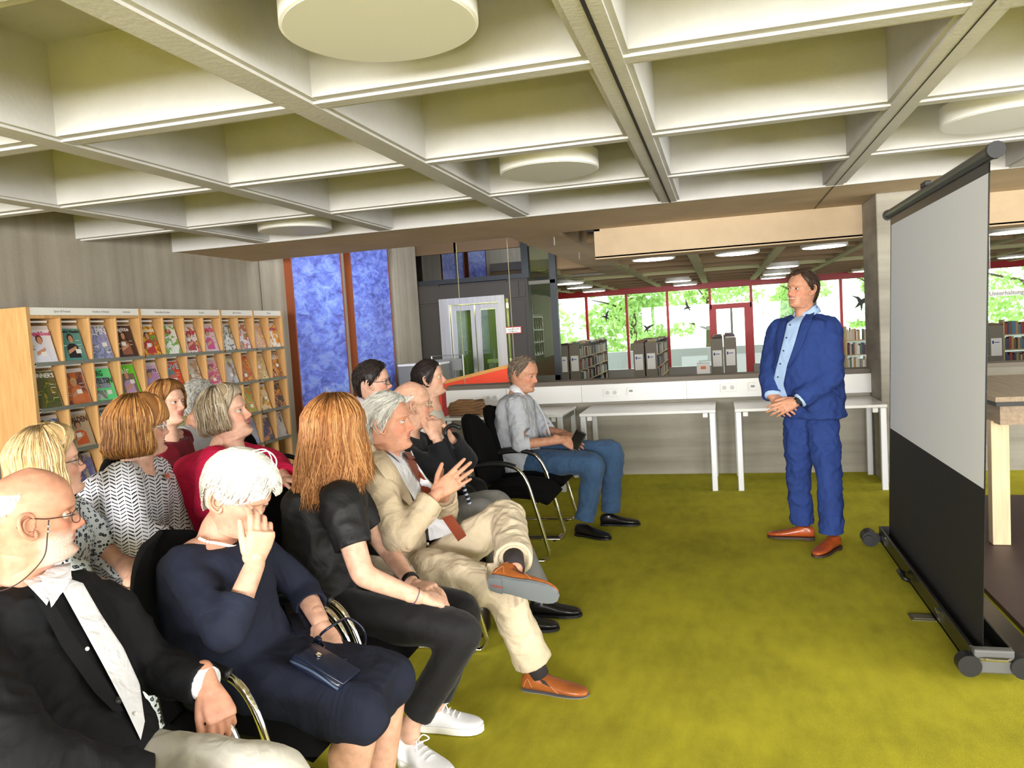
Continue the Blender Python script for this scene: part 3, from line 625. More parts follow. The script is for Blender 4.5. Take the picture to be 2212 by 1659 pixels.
# row, col, height factor, base colour, picture colours, title, title colour, figure (hair, clothes), words for the label
G = [
 [('white', (236, 236, 240), [(226, 226, 234)], 'Yoga&Soul', (216, 60, 120), ((120, 50, 50), (225, 225, 240)), 'white cover, long haired woman'),
  ('teal', (70, 134, 126), [(92, 150, 140)], "Men's Health", (24, 40, 44), ((50, 34, 28), (36, 32, 40)), 'teal cover, man in dark shirt'),
  ('alpine', (158, 158, 204), [(120, 130, 160), (206, 206, 224), (90, 140, 60)], 'ALPIN', (240, 240, 245), None, 'lilac mountain cover'),
  ('black', (40, 30, 34), [(70, 44, 40)], 'Brigitte', (236, 230, 226), ((60, 30, 26), (150, 90, 60)), 'dark cover, woman with long brown hair'),
  ('gold', (232, 186, 30), [(200, 60, 30), (90, 160, 60), (226, 196, 40)], 'Auszeit', (244, 244, 230), ((60, 30, 20), (180, 40, 40)), 'yellow and red cover'),
  ('fruit', (232, 236, 226), [(110, 170, 50), (150, 196, 80), (176, 30, 44)], 'Lisa', (206, 30, 50), None, 'green cover with red berries'),
  ('anna', (226, 214, 210), [(176, 40, 50), (210, 150, 60), (150, 110, 80)], 'anna', (206, 30, 70), ((90, 40, 30), (170, 30, 40)), 'pale cover with red quilt'),
  ('burda', (222, 200, 206), [(214, 190, 200)], 'burda', (226, 30, 90), ((50, 28, 30), (196, 40, 120)), 'pink cover, figure in magenta dress'),
  ('house', (206, 206, 204), [(60, 66, 60), (160, 160, 130), (226, 180, 60)], '', (250, 250, 250), None, 'grey house and terrace cover'),
  ('garden', (214, 210, 222), [(190, 80, 60), (120, 140, 70), (206, 130, 160)], '', (240, 240, 240), None, 'pale garden flower cover'),
  ('food1', (196, 150, 140), [(226, 190, 80), (210, 120, 140), (120, 150, 60)], '', (250, 250, 250), None, 'cake and fruit cover'),
  ('food2', (236, 228, 216), [(226, 150, 40), (180, 100, 40), (238, 210, 60)], 'essen', (190, 40, 90), None, 'white cover with golden pastry')],
 [('runner', (96, 92, 60), [(70, 90, 40), (150, 130, 40), (190, 90, 30)], "RUNNER'S", (238, 238, 234), None, 'forest trail cover'),
  ('orange', (196, 96, 50), [(206, 110, 60), (90, 60, 60)], '', (250, 250, 250), ((214, 180, 120), (210, 120, 70)), 'orange cover, blond person'),
  ('mint', (96, 226, 140), [(100, 230, 144)], 'BERG\nWELTEN', (30, 60, 44), None, 'mint green cover with framed mountains'),
  ('green', (96, 210, 40), [(98, 212, 42)], 'flair', (230, 250, 210), ((150, 80, 50), (190, 150, 190)), 'lime green cover, curly haired woman'),
  ('eltern', (226, 214, 222), [(200, 160, 200), (214, 180, 214)], 'Eltern', (80, 70, 90), ((150, 110, 80), (180, 150, 200)), 'lilac and white cover'),
  ('love', (60, 132, 146), [(226, 100, 80), (70, 140, 150)], 'LOVE', (150, 220, 240), None, 'teal and coral cover'),
  ('cream', (206, 190, 166), [(176, 140, 110), (214, 206, 190)], '', (240, 200, 60), None, 'cream craft cover'),
  ('pink', (214, 170, 180), [(200, 60, 110), (226, 206, 200), (150, 130, 120)], '', (250, 250, 250), ((110, 80, 60), (210, 70, 120)), 'pink flower cover'),
  ('wohnen', (168, 172, 186), [(196, 198, 206), (140, 110, 90)], 'WOHNEN', (226, 226, 180), None, 'grey living room cover'),
  ('food3', (180, 120, 60), [(206, 60, 40), (226, 180, 70), (110, 130, 40)], '', (250, 250, 250), None, 'spiced dish cover'),
  ('food4', (206, 170, 120), [(226, 206, 150), (150, 110, 60), (150, 160, 80)], '', (250, 250, 250), None, 'pasta bowl cover'),
  ('food5', (150, 90, 50), [(226, 150, 60), (110, 60, 40), (236, 220, 200)], 'ESSEN', (240, 240, 240), None, 'brown roast dish cover')],
 [('sea', (70, 96, 140), [(190, 200, 220), (60, 90, 120), (150, 160, 170)], 'SEGELN', (30, 40, 60), None, 'blue sea cover with yellow title bar'),
  ('walden', (196, 178, 150), [(190, 170, 140)], 'WALDEN', (90, 40, 40), ((60, 80, 50), (206, 90, 30)), 'beige cover, figure in orange'),
  ('blue', (120, 160, 186), [(90, 130, 160), (150, 186, 206)], 'NATUR', (220, 230, 240), None, 'misty blue cover'),
  ('grey1', (170, 170, 176), [(120, 120, 130), (206, 190, 80)], '', (240, 240, 240), None, 'grey cover hidden behind heads'),
  ('rose', (206, 150, 160), [(226, 190, 190), (150, 90, 110)], '', (250, 250, 250), None, 'rose cover hidden behind heads'),
  ('olive', (130, 140, 80), [(190, 190, 130), (90, 100, 50)], '', (250, 250, 250), None, 'olive cover hidden behind heads'),
  ('sand', (200, 186, 160), [(150, 130, 100)], '', (120, 60, 40), None, 'sand cover hidden behind heads'),
  ('white2', (226, 226, 226), [(190, 200, 210)], '', (90, 90, 100), None, 'white cover hidden behind heads'),
  ('garden2', (150, 170, 110), [(206, 206, 196), (110, 130, 70)], '', (240, 240, 230), None, 'pale green garden cover'),
  ('salad', (150, 176, 84), [(226, 110, 50), (196, 206, 120), (226, 60, 40)], '', (250, 250, 250), None, 'salad and tomato cover'),
  ('food6', (226, 200, 160), [(220, 150, 60), (80, 130, 60), (236, 226, 216)], '', (206, 60, 80), None, 'orange vegetable dish cover'),
  ('food7', (60, 60, 66), [(214, 140, 60), (90, 40, 50), (190, 120, 90)], '', (250, 250, 250), None, 'dark cover with glossy glare')],
 [('b1', (150, 160, 170), [(90, 110, 140)], '', (250, 250, 250), None, 'slate cover low in the rack'),
  ('b2', (196, 196, 214), [(90, 100, 170), (206, 190, 150)], '', (40, 40, 80), None, 'lavender cover low in the rack'),
  ('b3', (206, 206, 196), [(206, 186, 50), (140, 150, 150)], '', (60, 60, 60), None, 'grey and yellow cover low in the rack'),
  ('b4', (180, 160, 140), [(120, 100, 80)], '', (250, 250, 250), None, 'brown cover low in the rack'),
  ('b5', (190, 120, 110), [(226, 200, 190)], '', (250, 250, 250), None, 'coral cover low in the rack'),
  ('b6', (110, 140, 150), [(160, 190, 190)], '', (250, 250, 250), None, 'sea green cover low in the rack'),
  ('b7', (120, 110, 130), [(180, 170, 190)], '', (250, 250, 250), None, 'mauve cover low in the rack'),
  ('b8', (226, 216, 190), [(190, 160, 110)], '', (120, 60, 40), None, 'ivory cover low in the rack'),
  ('b9', (160, 170, 120), [(206, 206, 170), (110, 120, 80)], '', (250, 250, 250), None, 'moss green cover low in the rack'),
  ('b10', (90, 110, 160), [(150, 170, 206), (206, 190, 170)], '', (250, 250, 250), None, 'blue cover low in the rack'),
  ('b11', (140, 140, 150), [(60, 70, 110), (200, 140, 100)], '', (250, 250, 250), None, 'navy spotted cover low in the rack'),
  ('b12', (96, 96, 98), [(196, 190, 186), (50, 50, 56)], '', (250, 250, 250), None, 'charcoal cover low in the rack')]]
NUMW = ['first', 'second', 'third', 'fourth', 'fifth', 'sixth', 'seventh', 'eighth', 'ninth', 'tenth', 'eleventh', 'last']
ROWW = ['top row', 'second row', 'third row', 'fourth row']
slope = math.atan2(.075, .28)
for r in range(4):
    for c in range(12):
        nm, base, spots, title, tcol, fig, words = G[r][c]
        yc = RY0 + (c + .5) * PIT - .006 + random.uniform(-.006, .006)
        hh = MH * random.uniform(.94, 1.06); ww = MW * random.uniform(.96, 1.04)
        root = empty('magazine', (RKX - .024, yc, ZS[r] + .004))
        # local frame: u along +y (reading direction), v up the slope, n outward
        Mx = Matrix(((0, -math.sin(slope), math.cos(slope), 0), (1, 0, 0, 0), (0, math.cos(slope), math.sin(slope), 0), (0, 0, 0, 1)))
        root.matrix_world = Matrix.Translation(root.location) @ Mx @ Matrix.Rotation(random.uniform(-.03, .03), 4, 'Z')
        tag(root, '%s magazine, %s column of the rack, %s' % (words, NUMW[c], ROWW[r]), 'magazine', 'magazines in the rack')
        MB().box((-ww / 2, 0, 0), (ww / 2, hh, .005)).build('pages', PAPER, root)
        MB().box((-ww / 2, 0, .005), (ww / 2, hh, .0062)).build('cover', cover('cover_' + nm, base, spots, 16. if len(spots) > 2 else 9., r * 12 + c), root)
        if nm == 'mint':
            MB().box((-ww / 2 + .008, .1, .0062), (ww / 2 - .03, hh * .72, .007)).build('photo', cover('mint_photo', (140, 150, 160), [(150, 170, 200), (120, 110, 80), (206, 200, 170)], 22.), root)
            MB().box((-ww / 2 + .008, .01, .0062), (.01, .085, .007)).build('photo', cover('mint_photo2', (150, 170, 200), [(120, 130, 110), (206, 206, 200)], 22.), root)
        if nm in ('green', 'eltern'):
            MB().box((-ww / 2 + (.02 if nm == 'green' else 0), .02, .0062), (ww / 2 - (.02 if nm == 'green' else 0), hh * .72, .007)).build('photo', mat('photo_' + nm, (120, 110, 96) if nm == 'green' else (186, 140, 190), .4), root)
        if nm == 'sea': MB().box((-ww / 2, hh * .82, .0062), (.03, hh * .95, .007)).build('title_bar', mat('title_yellow', (240, 196, 20), .4), root)
        if nm == 'love': MB().add([(.0, hh * .98, .0065), (ww / 2, hh * .98, .0065), (ww / 2, .02, .0065), (ww / 2 - .04, .1, .0065)], [(0, 1, 2, 3)]).build('colour_field', mat('coral', (224, 72, 40), .4), root)
        if fig:
            hair, cl = fig; q = .008; s_ = ww / .205
            def disc(cx, cy, rx, ry, m_, nm2, z=q, n=18): MB().prism([(cx + rx * math.cos(2 * PI * k / n), cy + ry * math.sin(2 * PI * k / n)) for k in range(n)], 'z', z - .0006, z).build(nm2, m_, root)
            hm, cm, sm = mat('pic_%s' % (hair,), hair, .4), mat('pic_%s' % (cl,), cl, .4), mat('pic_skin', SKIN_P, .4)
            disc(-.005, hh * .7, .03, .036, hm, 'picture_hair', q)
            MB().prism([(-.06, .02), (.055, .02), (.05, hh * .42), (.02, hh * .52), (-.03, hh * .52), (-.058, hh * .42)], 'z', q - .0006, q + .0001).build('picture_body', cm, root)
            disc(-.003, hh * .66, .021, .03, sm, 'picture_face', q + .0005)
            MB().prism([(-.055, .05), (.03, .09), (.03, .115), (-.055, .08)], 'z', q, q + .0006).build('picture_arm', sm, root)
        if title:
            L = title.split('\n'); sz = min(.075, (ww * 1.35) / max(len(x) for x in L) / .62 * .8)
            tm = text_mesh(title, sz, 'title', mat('title_%s' % (tcol,), tcol, .4), root, None, 'LEFT', bold=.0012)
            wd_ = max(v.co.x for v in tm.data.vertices); tm.matrix_local = Matrix.Translation((-ww / 2 + .006, hh - sz * .78 - (.012 if nm != 'sea' else .018), .0095)) @ Matrix.Diagonal((min(1.3, (ww - .012) / wd_), 1, 1, 1))
        if random.random() < .75 and r < 3:
            sx = random.uniform(-.05, .03); sy_2 = random.uniform(.04, .12)
            MB().box((sx, sy_2, .0095), (sx + .05, sy_2 + .035, .0102)).build('sticker', PAPER, root)
        if r < 2 and c < 8 and nm not in ('mint', 'green'):
            ln = MB()
            for k in range(5):
                yy = hh * random.uniform(.2, .65); xx = random.choice((-ww / 2 + .01, ww / 2 - .06)); ln.box((xx, yy, .0062), (xx + random.uniform(.03, .05), yy + .004, .0068))
            o = ln.build('small_print', mat('print_grey', (90, 90, 96) if sum(base) > 400 else (220, 220, 220), .6) if sum(base) > 400 else mat('print_light', (226, 226, 226), .6), root); o['kind'] = 'stuff'
# ------------------------------------------------------------------ projection screen
root = empty('projection_screen', (1.05, 4.47, 0)); tag(root, 'pull up projection screen with white cloth and black lower part', 'projection screen')
_i = Matrix.Translation(-Vector(root.location))
def sp(mb, nm, mt, par=None, **k):
    o = mb.build(nm, mt, None, **k); o.parent = par or root; o.matrix_parent_inverse = Matrix() if par else _i; return o
Y0s, Y1s = 3.56, 5.44
CASEM = mat('case_black', (22, 22, 22), .35)
def xs(z): return 1.0 + .03 * z
def sheet(y0, y1, z0, z1, th=.0012, dx=0.):
    return MB().add([(xs(z) + dx + e, y, z) for e in (0, th) for (y, z) in ((y0, z0), (y1, z0), (y1, z1), (y0, z1))], [(0, 1, 2, 3), (7, 6, 5, 4), (0, 4, 5, 1), (1, 5, 6, 2), (2, 6, 7, 3), (3, 7, 4, 0)])
sp(sheet(Y0s, Y1s, .06, .775), 'black_drop', mat('screen_black', (24, 24, 22), .75))
sp(sheet(Y0s, Y1s, .775, 2.1), 'white_cloth', mat('screen_white', (226, 230, 238), .7, bump=.2, bscale=3, bdist=.01))
sp(sheet(Y0s, Y0s + .012, .775, 2.1, .003, -.001), 'black_border', CASEM); sp(sheet(Y1s - .02, Y1s, .775, 2.1, .003, -.001), 'black_border', CASEM)
sp(sheet(Y0s, Y1s, 2.06, 2.12, .003, -.001), 'top_border', CASEM)
tb = sp(MB().tube([(1.065, Y0s - .06, 2.135), (1.065, Y1s + .07, 2.135)], .028, 14), 'top_bar', mat('bar_grey', (54, 54, 52), .35, .3), smooth=40)
for ya in (Y0s - .075, Y1s + .06): sp(MB().tube([(1.065, ya, 2.135), (1.065, ya + .025, 2.135)], .034, 14), 'end_cap', BLACKP, tb, smooth=40)
sp(MB().rbox((1.06, 4.55, 2.172), (.015, .05, .014), .005), 'pull_handle', BLACKP, tb)
sp(MB().box((.945, Y0s - .03, .03), (.958, Y1s + .02, .125)).box((1.09, Y0s - .03, .03), (1.103, Y1s + .02, .125)).box((.945, Y0s - .03, .03), (1.103, Y1s + .02, .045)).box((.945, Y1s + .01, .03), (1.103, Y1s + .02, .125)), 'case', CASEM, bevel=.003)
sp(MB().rbox((1.025, Y0s - .05, .075), (.075, .022, .05), .008), 'case_end', mat('case_grey', (88, 88, 86), .5))
sp(MB().tube([(.97, Y0s - .085, .09), (.985, Y0s - .1, .095), (1.065, Y0s - .1, .095), (1.08, Y0s - .085, .09)], .006, 8), 'carry_handle', CHROME)
for xx in (.93, 1.125): sp(MB().tube([(xx - .0, Y0s - .09, .06), (xx, Y0s - .03, .06)], .045, 20), 'end_knob', BLACKP, smooth=40)
sp(MB().add([(1.11, Y0s, .03), (1.26, Y0s, .012), (1.26, Y1s, .012), (1.11, Y1s, .03), (1.11, Y0s, .045), (1.262, Y0s, .03), (1.262, Y1s, .03), (1.11, Y1s, .045)], [(0, 3, 2, 1), (4, 5, 6, 7), (0, 1, 5, 4), (1, 2, 6, 5), (2, 3, 7, 6), (3, 0, 4, 7)]), 'open_lid', CASEM)
fo = sp(MB().box((.9, Y1s - .02, .03), (1.1, Y1s + .05, .07)), 'rear_foot', BLACKP)
sp(MB().tube([(.885, Y1s - .03, .05), (.885, Y1s + .07, .05)], .05, 18).tube([(.87, Y1s - .05, .05), (.87, Y1s - .028, .05)], .03, 16), 'rear_knob', BLACKP, fo, smooth=40)
for yy in (5.2, 3.95): sp(MB().box((.936, yy, .06), (.945, yy + .05, .11)).tube([(.93, yy + .005, .1), (.925, yy + .025, .12), (.93, yy + .045, .1)], .005, 6), 'latch', CHROME)
sp(MB().tube([(.935, 4.55, .06), (.905, 4.55, .075), (.905, 4.68, .075), (.935, 4.68, .06)], .012, 8), 'side_handle', BLACKP, smooth=True)
# floor outlet
q = atZ(1993, 1335, 0)
o = MB().box((q[0] - .06, q[1] - .045, 0), (q[0] + .06, q[1] + .045, .006)).build('floor_outlet', mat('floor_plate', (96, 92, 60), .5, .3)); tag(o, 'small square floor outlet in the carpet before the screen', 'floor outlet')
MB().box((q[0] - .045, q[1] - .03, .006), (q[0] + .045, q[1] + .03, .009)).build('lid', mat('floor_lid', (110, 108, 90), .5, .3), o)
# counter table behind the screen
root = empty('counter_table', (2.4, 5.8, 0)); tag(root, 'high oak counter table on pale wooden legs behind the screen', 'table')
_i = Matrix.Translation(-Vector(root.location))
sp(MB().box((1.56, 5.2, .945), (4.2, 6.75, .975)), 'table_top', OAKTOP)
sp(MB().box((1.56, 5.19, .92), (4.2, 6.76, .946)), 'edge_band', BLACKP)
sp(MB().box((1.6, 5.26, .80), (4.16, 6.68, .92)), 'apron', OAKTOP)
for x0 in (1.585, 4.05):
    for y0 in (5.38, 6.55): sp(MB().box((x0, y0, .03), (x0 + .1, y0 + .08, .81)), 'leg', PALEOAK, bevel=.003)
pl = MB().box((1.30, 3.9, 0), (4.4, 6.8, .028)).build('floor_platform', mat('platform_brown', (64, 46, 46), .5, nvar=.15, nscale=5)); tag(pl, 'dark brown low platform panel on the floor behind the screen', 'platform')
MB().box((1.29, 3.885, 0), (4.41, 3.9, .032)).build('edge_strip', BLACKP, pl)
# ------------------------------------------------------------------ chairs
def make_chair():
    root = empty('visitor_chair', (0, 0, 0))
    HW_ = .265
    def sup(a, e): return math.copysign(abs(a) ** e, a)
    # seat cushion: rounded slab, waterfall front
    mb = MB(); nu, nv = 20, 14; V = []; 
    def seat_pt(u, v, top):
        x = -.24 + .5 * u; y = (v - .5) * .46
        edge = min(u, 1 - u, v, 1 - v); rd = min(1, edge / .12); h = .045 * math.sqrt(max(0, 1 - (1 - rd) ** 2))
        drop = .045 * max(0, (u - .72) / .28) ** 2
        z = .445 + .012 * math.cos(2 * PI * (u - .5)) - drop
        wsh = 1 - .05 * (u - .5)
        return (x, y * wsh, z + (h if top else -h * .9))
    for top in (1, 0):
        for i in range(nu + 1):
            for j in range(nv + 1): V.append(seat_pt(i / nu, j / nv, top))
    f = []; n1 = (nu + 1) * (nv + 1)
    for i in range(nu):
        for j in range(nv):
            a = i * (nv + 1) + j; f.append((a, a + nv + 1, a + nv + 2, a + 1)); f.append((n1 + a, n1 + a + 1, n1 + a + nv + 2, n1 + a + nv + 1))
    mb.add(V, f); mb.build('seat', BLACKF, root, smooth=True)
    # backrest: tall shield with rounded top, slightly curved
    mb = MB(); V = []; nu, nv = 22, 16
    def back_pt(u, v, fr):
        z = .46 + .52 * u; hw = (.235 + .012 * math.sin(PI * u)) * (1 if u < .72 else math.sqrt(max(0., 1 - ((u - .72) / .2801) ** 2.6)) * .55 + .45 * (1 if u < 1 else 0))
        if u > .72: hw = .237 * max(.0, (1 - ((u - .72) / .281) ** 2.4)) ** .5 * .62 + .09 * (1 - (u - .72) / .281)
        y = (v - .5) * 2 * hw; ed = min(v, 1 - v, u * 1.5, (1 - u) * 1.5); rd = min(1, ed / .12); th = .032 * math.sqrt(max(0, 1 - (1 - rd) ** 2))
        x = -.235 - .13 * u + .03 * math.sin(PI * u) + .03 * (2 * v - 1) ** 2
        return (x + (th if fr else -th), y, z)
    for fr in (1, 0):
        for i in range(nu + 1):
            for j in range(nv + 1): V.append(back_pt(i / nu, j / nv, fr))
    f = []; n1 = (nu + 1) * (nv + 1)
    for i in range(nu):
        for j in range(nv):
            a = i * (nv + 1) + j; f.append((a, a + 1, a + nv + 2, a + nv + 1)); f.append((n1 + a, n1 + a + nv + 1, n1 + a + nv + 2, n1 + a + 1))
    mb.add(V, f); mb.build('backrest', BLACKF, root, smooth=True)
    def curve(pts, k=6):
        # Catmull-Rom
        P = [np.array(p, float) for p in pts]; P = [2 * P[0] - P[1]] + P + [2 * P[-1] - P[-2]]; out = []
        for i in range(1, len(P) - 2):
            for t in np.linspace(0, 1, k, endpoint=False):
                a, b_, c, d = P[i - 1:i + 3]; out.append(.5 * (2 * b_ + (c - a) * t + (2 * a - 5 * b_ + 4 * c - d) * t * t + (3 * b_ - a - 3 * c + d) * t ** 3))
        return out + [P[-2]]
    for s_ in (-1, 1):
        y = s_ * HW_
        fr = MB().tube(curve([(-.27, y * .96, .013), (-.1, y, .013), (.18, y, .013), (.225, y, .02), (.247, y, .055), (.235, y, .12), (.17, y, .38), (.125, y, .54), (.07, y, .625), (.0, y, .655), (-.06, y, .66)]), .0125, 10).build('frame_tube', CHROME, root, smooth=True)
        MB().tube(curve([(.05, y, .645), (-.02, y, .665), (-.12, y, .668), (-.22, y, .655), (-.3, y * .93, .64), (-.335, y * .85, .64)]), [.0175] * 3 + [.019] * 22 + [.017] * 6 if False else .0185, 10).build('armrest', BLACKP, root, smooth=True)
        MB().tube([(-.335, y * .85, .64), (-.325, y * .5, .645)], .012, 8).build('back_bracket', BLACKP, root)
        MB().lathe([(.016, 0), (.016, .006)], (.17, y, 0), 12).build('glide', BLACKP, root)
    MB().tube([(-.27, -HW_ * .96, .013), (-.27, HW_ * .96, .013)], .0125, 10).build('rear_bar', CHROME, root, smooth=True)
    MB().tube([(.165, -HW_, .39), (.165, HW_, .39)], .011, 10).tube([(-.1, -HW_ + .03, .392), (-.1, HW_ - .03, .392)], .011, 10).build('seat_bar', CHROME, root, smooth=True)
    return root
chair0 = make_chair(); kids(chair0); used = [0]
def place_chair(x, y, rz, label):
    o = chair0 if not used[0] else copy_tree(chair0); used[0] = 1
    o.location = (x, y, 0); o.rotation_euler = (0, 0, rz); tag(o, label, 'chair', 'black visitor chairs'); return o
CHX = -1.40
for x, y, rz, lb in ((CHX, 1.44, 0, 'under the bald bearded man at the front'), (CHX, 2.08, 0, 'under the white haired woman'), (CHX, 2.67, 0, 'under the copper haired woman'), (CHX, 3.24, 0, 'under the man in the beige suit'), (CHX - .08, 3.86, 0, 'under the old man with the stick'),
                     (CHX, 5.20, 0, 'standing empty before the man with the phone'), (CHX - .02, 5.78, 0, 'under the man with the phone'),
                     (-2.32, 2.14, .15, 'under the blonde woman'), (-2.42, 2.70, .1, 'under the woman in herringbone'), (-2.36, 3.26, 0, 'under the woman in pink'), (-2.08, 4.28, 0, 'under the man with rimmed glasses'), (-1.98, 4.86, 0, 'under the woman in the white blouse'),
                     (-3.06, 3.74, 0, 'under the woman in the dark red top'), (-3.22, 4.32, .1, 'under the grey haired man in white'), (-3.3, 5.2, .15, 'standing empty by the magazine rack')):
    place_chair(x, y, rz, 'black visitor chair with chrome arms ' + lb)
# ------------------------------------------------------------------ leather bag on the floor
root = empty('leather_bag', (-1.36, 3.70, 0)); tag(root, 'dark brown leather bag on the carpet under the chairs', 'bag')
BAGM = mat('dark_leather', (36, 26, 20), .35, bump=.3, bscale=40, bdist=.004)
MB().rbox((0, 0, .1), (.16, .07, .1), .05, 4).build('body', BAGM, root, smooth=True)
MB().tube([(-.08, -.02, .18), (-.06, -.03, .27), (.06, -.03, .27), (.08, -.02, .18)], .008, 8).build('handle', BAGM, root, smooth=True)
MB().tube([(-.13, -.02, .197), (.13, -.02, .197)], .005, 6).build('zip', CHROME, root)
# ------------------------------------------------------------------ people: tools
def interp(x, tab):
    xs_ = [t[0] for t in tab]; ys_ = [t[1] for t in tab]
    return np.interp(x, xs_, ys_)
FRONT = [(-.215, .035), (-.16, .028), (-.135, .03), (-.124, .042), (-.119, .062), (-.112, .078), (-.1, .0865), (-.088, .0845), (-.078, .080), (-.06, .0825), (-.045, .082), (-.02, .080), (0, .0795), (.012, .083), (.022, .0885), (.035, .0885), (.06, .083), (.08, .071), (.098, .05), (.11, .026), (.117, 0.)]
BACK = [(-.215, -.080), (-.16, -.072), (-.12, -.070), (-.09, -.073), (-.06, -.084), (-.03, -.096), (0, -.103), (.02, -.105), (.05, -.101), (.075, -.086), (.095, -.062), (.11, -.03), (.117, -.006)]
WIDE = [(-.215, .062), (-.16, .056), (-.13, .055), (-.118, .054), (-.105, .054), (-.09, .0575), (-.07, .063), (-.05, .067), (-.03, .0705), (0, .0745), (.02, .0765), (.045, .0755), (.07, .066), (.09, .051), (.105, .033), (.117, .004)]
def g(x, s): return np.exp(-(x / s) ** 2)
def head_surface(az, z, P):
    """az: angle from the face (+x) towards the left; z: height. returns x, y (skull without features)"""
    xf, xb, hw = interp(z, FRONT), interp(z, BACK), interp(z, WIDE) * P.get('wide', 1.)
    xc = .45 * xf + .55 * xb if False else (xf + xb) * .5 - .004
    c, s = np.cos(az), np.sin(az)
    ef = np.clip(.86 + .0 * z, .5, 1.2); e = np.where(c > 0, ef, 1.0)
    x = np.where(c > 0, xc + (xf - xc) * np.abs(c) ** e, xc + (xc - xb) * -np.abs(c) ** 1.0)
    # jaw narrows towards the chin
    nar = np.where((c > 0) & (z < -.02), 1 - np.clip((-.02 - z) / .1, 0, 1) * .30 * c ** 1.3, 1.)
    y = hw * np.sign(s) * np.abs(s) ** .92 * nar
    return x, y
NZ, NA = 92, 104
_ta = np.linspace(-PI, PI, 181); _tz = np.linspace(-.2, .117, 131); _A, _Z = np.meshgrid(_ta, _tz); _X, _Y = head_surface(_A, _Z, {}); _X, _Y = _X.tolist(), _Y.tolist()
def hs(az, z):
    az = (az + PI) % (2 * PI); u = az / (2 * PI) * 180; v = min(max((z + .2) / .317 * 130, 0.), 129.999); i, j = min(int(u), 179), int(v); a, b_ = u - i, v - j
    p, q = (1 - a) * (1 - b_), a * (1 - b_); r, t = (1 - a) * b_, a * b_
    return _X[j][i] * p + _X[j][i + 1] * q + _X[j + 1][i] * r + _X[j + 1][i + 1] * t, _Y[j][i] * p + _Y[j][i + 1] * q + _Y[j + 1][i] * r + _Y[j + 1][i + 1] * t
def head_grid(P):
    zz = np.concatenate([np.linspace(-.215, -.13, 12)[:-1], np.linspace(-.13, .04, 58)[:-1], .04 + .0769 * np.sin(np.linspace(0, PI / 2, NZ - 68))])
    t = np.linspace(-1, 1, NA, endpoint=False); az = PI * (np.sign(t) * np.abs(t) ** 1.35)
    A, Z = np.meshgrid(az, zz); X, Y = head_surface(A, Z, P)
    fr = np.clip((X - .02) / .04, 0, 1); fr = fr * fr * (3 - 2 * fr); ay = np.abs(Y)
    nl = P.get('nose', 1.)
    prot = interp(Z, [(-.056, 0), (-.049, .004), (-.043, .017), (-.036, .0245), (-.030, .025), (-.02, .019), (0, .009), (.012, .004), (.022, 0)]) * nl
    wn = interp(Z, [(-.05, .015), (-.036, .0125), (-.02, .0095), (.01, .0075), (.025, .009)])
    D = prot * g(Y, wn) * fr
    D += .007 * g(ay - .0135, .0055) * g(Z + .038, .0065) * fr
    D -= .011 * g(ay - .032, .0155) * g(Z - .001, .0115) * fr
    D += P.get('brow', .004) * g(ay - .026, .021) * g(Z - .021, .009) * fr
    D += .0055 * g(ay - .045, .018) * g(Z + .024, .018) * fr
    D -= .004 * g(ay - .047, .014) * g(Z + .062, .018) * fr * P.get('thin', 1.)
    sm = P.get('smile', 0.); ml = -.0625 + sm * .010 * (ay / .026) ** 2
    mw = .024 + .006 * sm
    lip = g(Y, mw * 1.05)
    D += .0040 * lip * g(Z - (ml + .0065), .0052) * fr + .0046 * lip * g(Z - (ml - .0068), .0055) * fr
    D -= (.005 + P.get('open', 0) * .006) * np.clip(1 - (ay / mw) ** 4, 0, 1) * g(Z - ml, .0022 + P.get('open', 0) * .003) * fr
    D -= .003 * g(Y, .02) * g(Z + .083, .007) * fr
    D += .004 * g(Y, .016) * g(Z + .1, .012) * fr
    D += sm * .005 * g(ay - .04, .014) * g(Z + .035, .014) * fr
    D += P.get('chub', 0.) * (g(ay - .045, .025) * g(Z + .07, .03) + 1.2 * g(Y, .05) * g(Z + .125, .02)) * fr
    X2 = X + D
    Y2 = Y * (1 + .10 * fr * P.get('chub', 0.) / .006 * g(Z + .07, .04))
    tone = np.zeros(A.shape + (4,)); tone[..., 3] = 1
    tone[..., 0] = np.clip(1.15 * (np.abs(Y) < mw) * np.clip(1 - (ay / mw) ** 3, 0, 1) * np.maximum(g(Z - (ml + .0065), .0058), g(Z - (ml - .0068), .0062)), 0, 1) * (fr > .3)
    redn = .55 * g(Y, .02) * g(Z + .034, .012) + .45 * g(ay - .048, .018) * g(Z + .03, .02)
    tone[..., 1] = np.clip(redn * fr, 0, 1)
    bd = np.clip((-.028 - Z) / .03, 0, 1) * np.clip((Z + .135) / .02, 0, 1) * np.clip((X + .0) / .03, 0, 1)
    bd *= np.clip((ay - .018) / .012 + np.clip((-.048 - Z) / .01, 0, 1), 0, 1)
    tone[..., 2] = bd * P.get('beard', 0.)
    if P.get('open', 0): tone[..., 3] = 1 - .999 * np.clip(1 - (ay / (mw * .8)) ** 4, 0, 1) * (np.abs(Z - (ml + .001)) < .0028) * (fr > .3)
    return X2, Y2, Z, A, tone
def grid_faces(nr, nc, o=0, flip=False):
    f = []
    for j in range(nr - 1):
        for k in range(nc):
            q = (o + j * nc + k, o + j * nc + (k + 1) % nc, o + (j + 1) * nc + (k + 1) % nc, o + (j + 1) * nc + k)
            f.append(q)
    return f
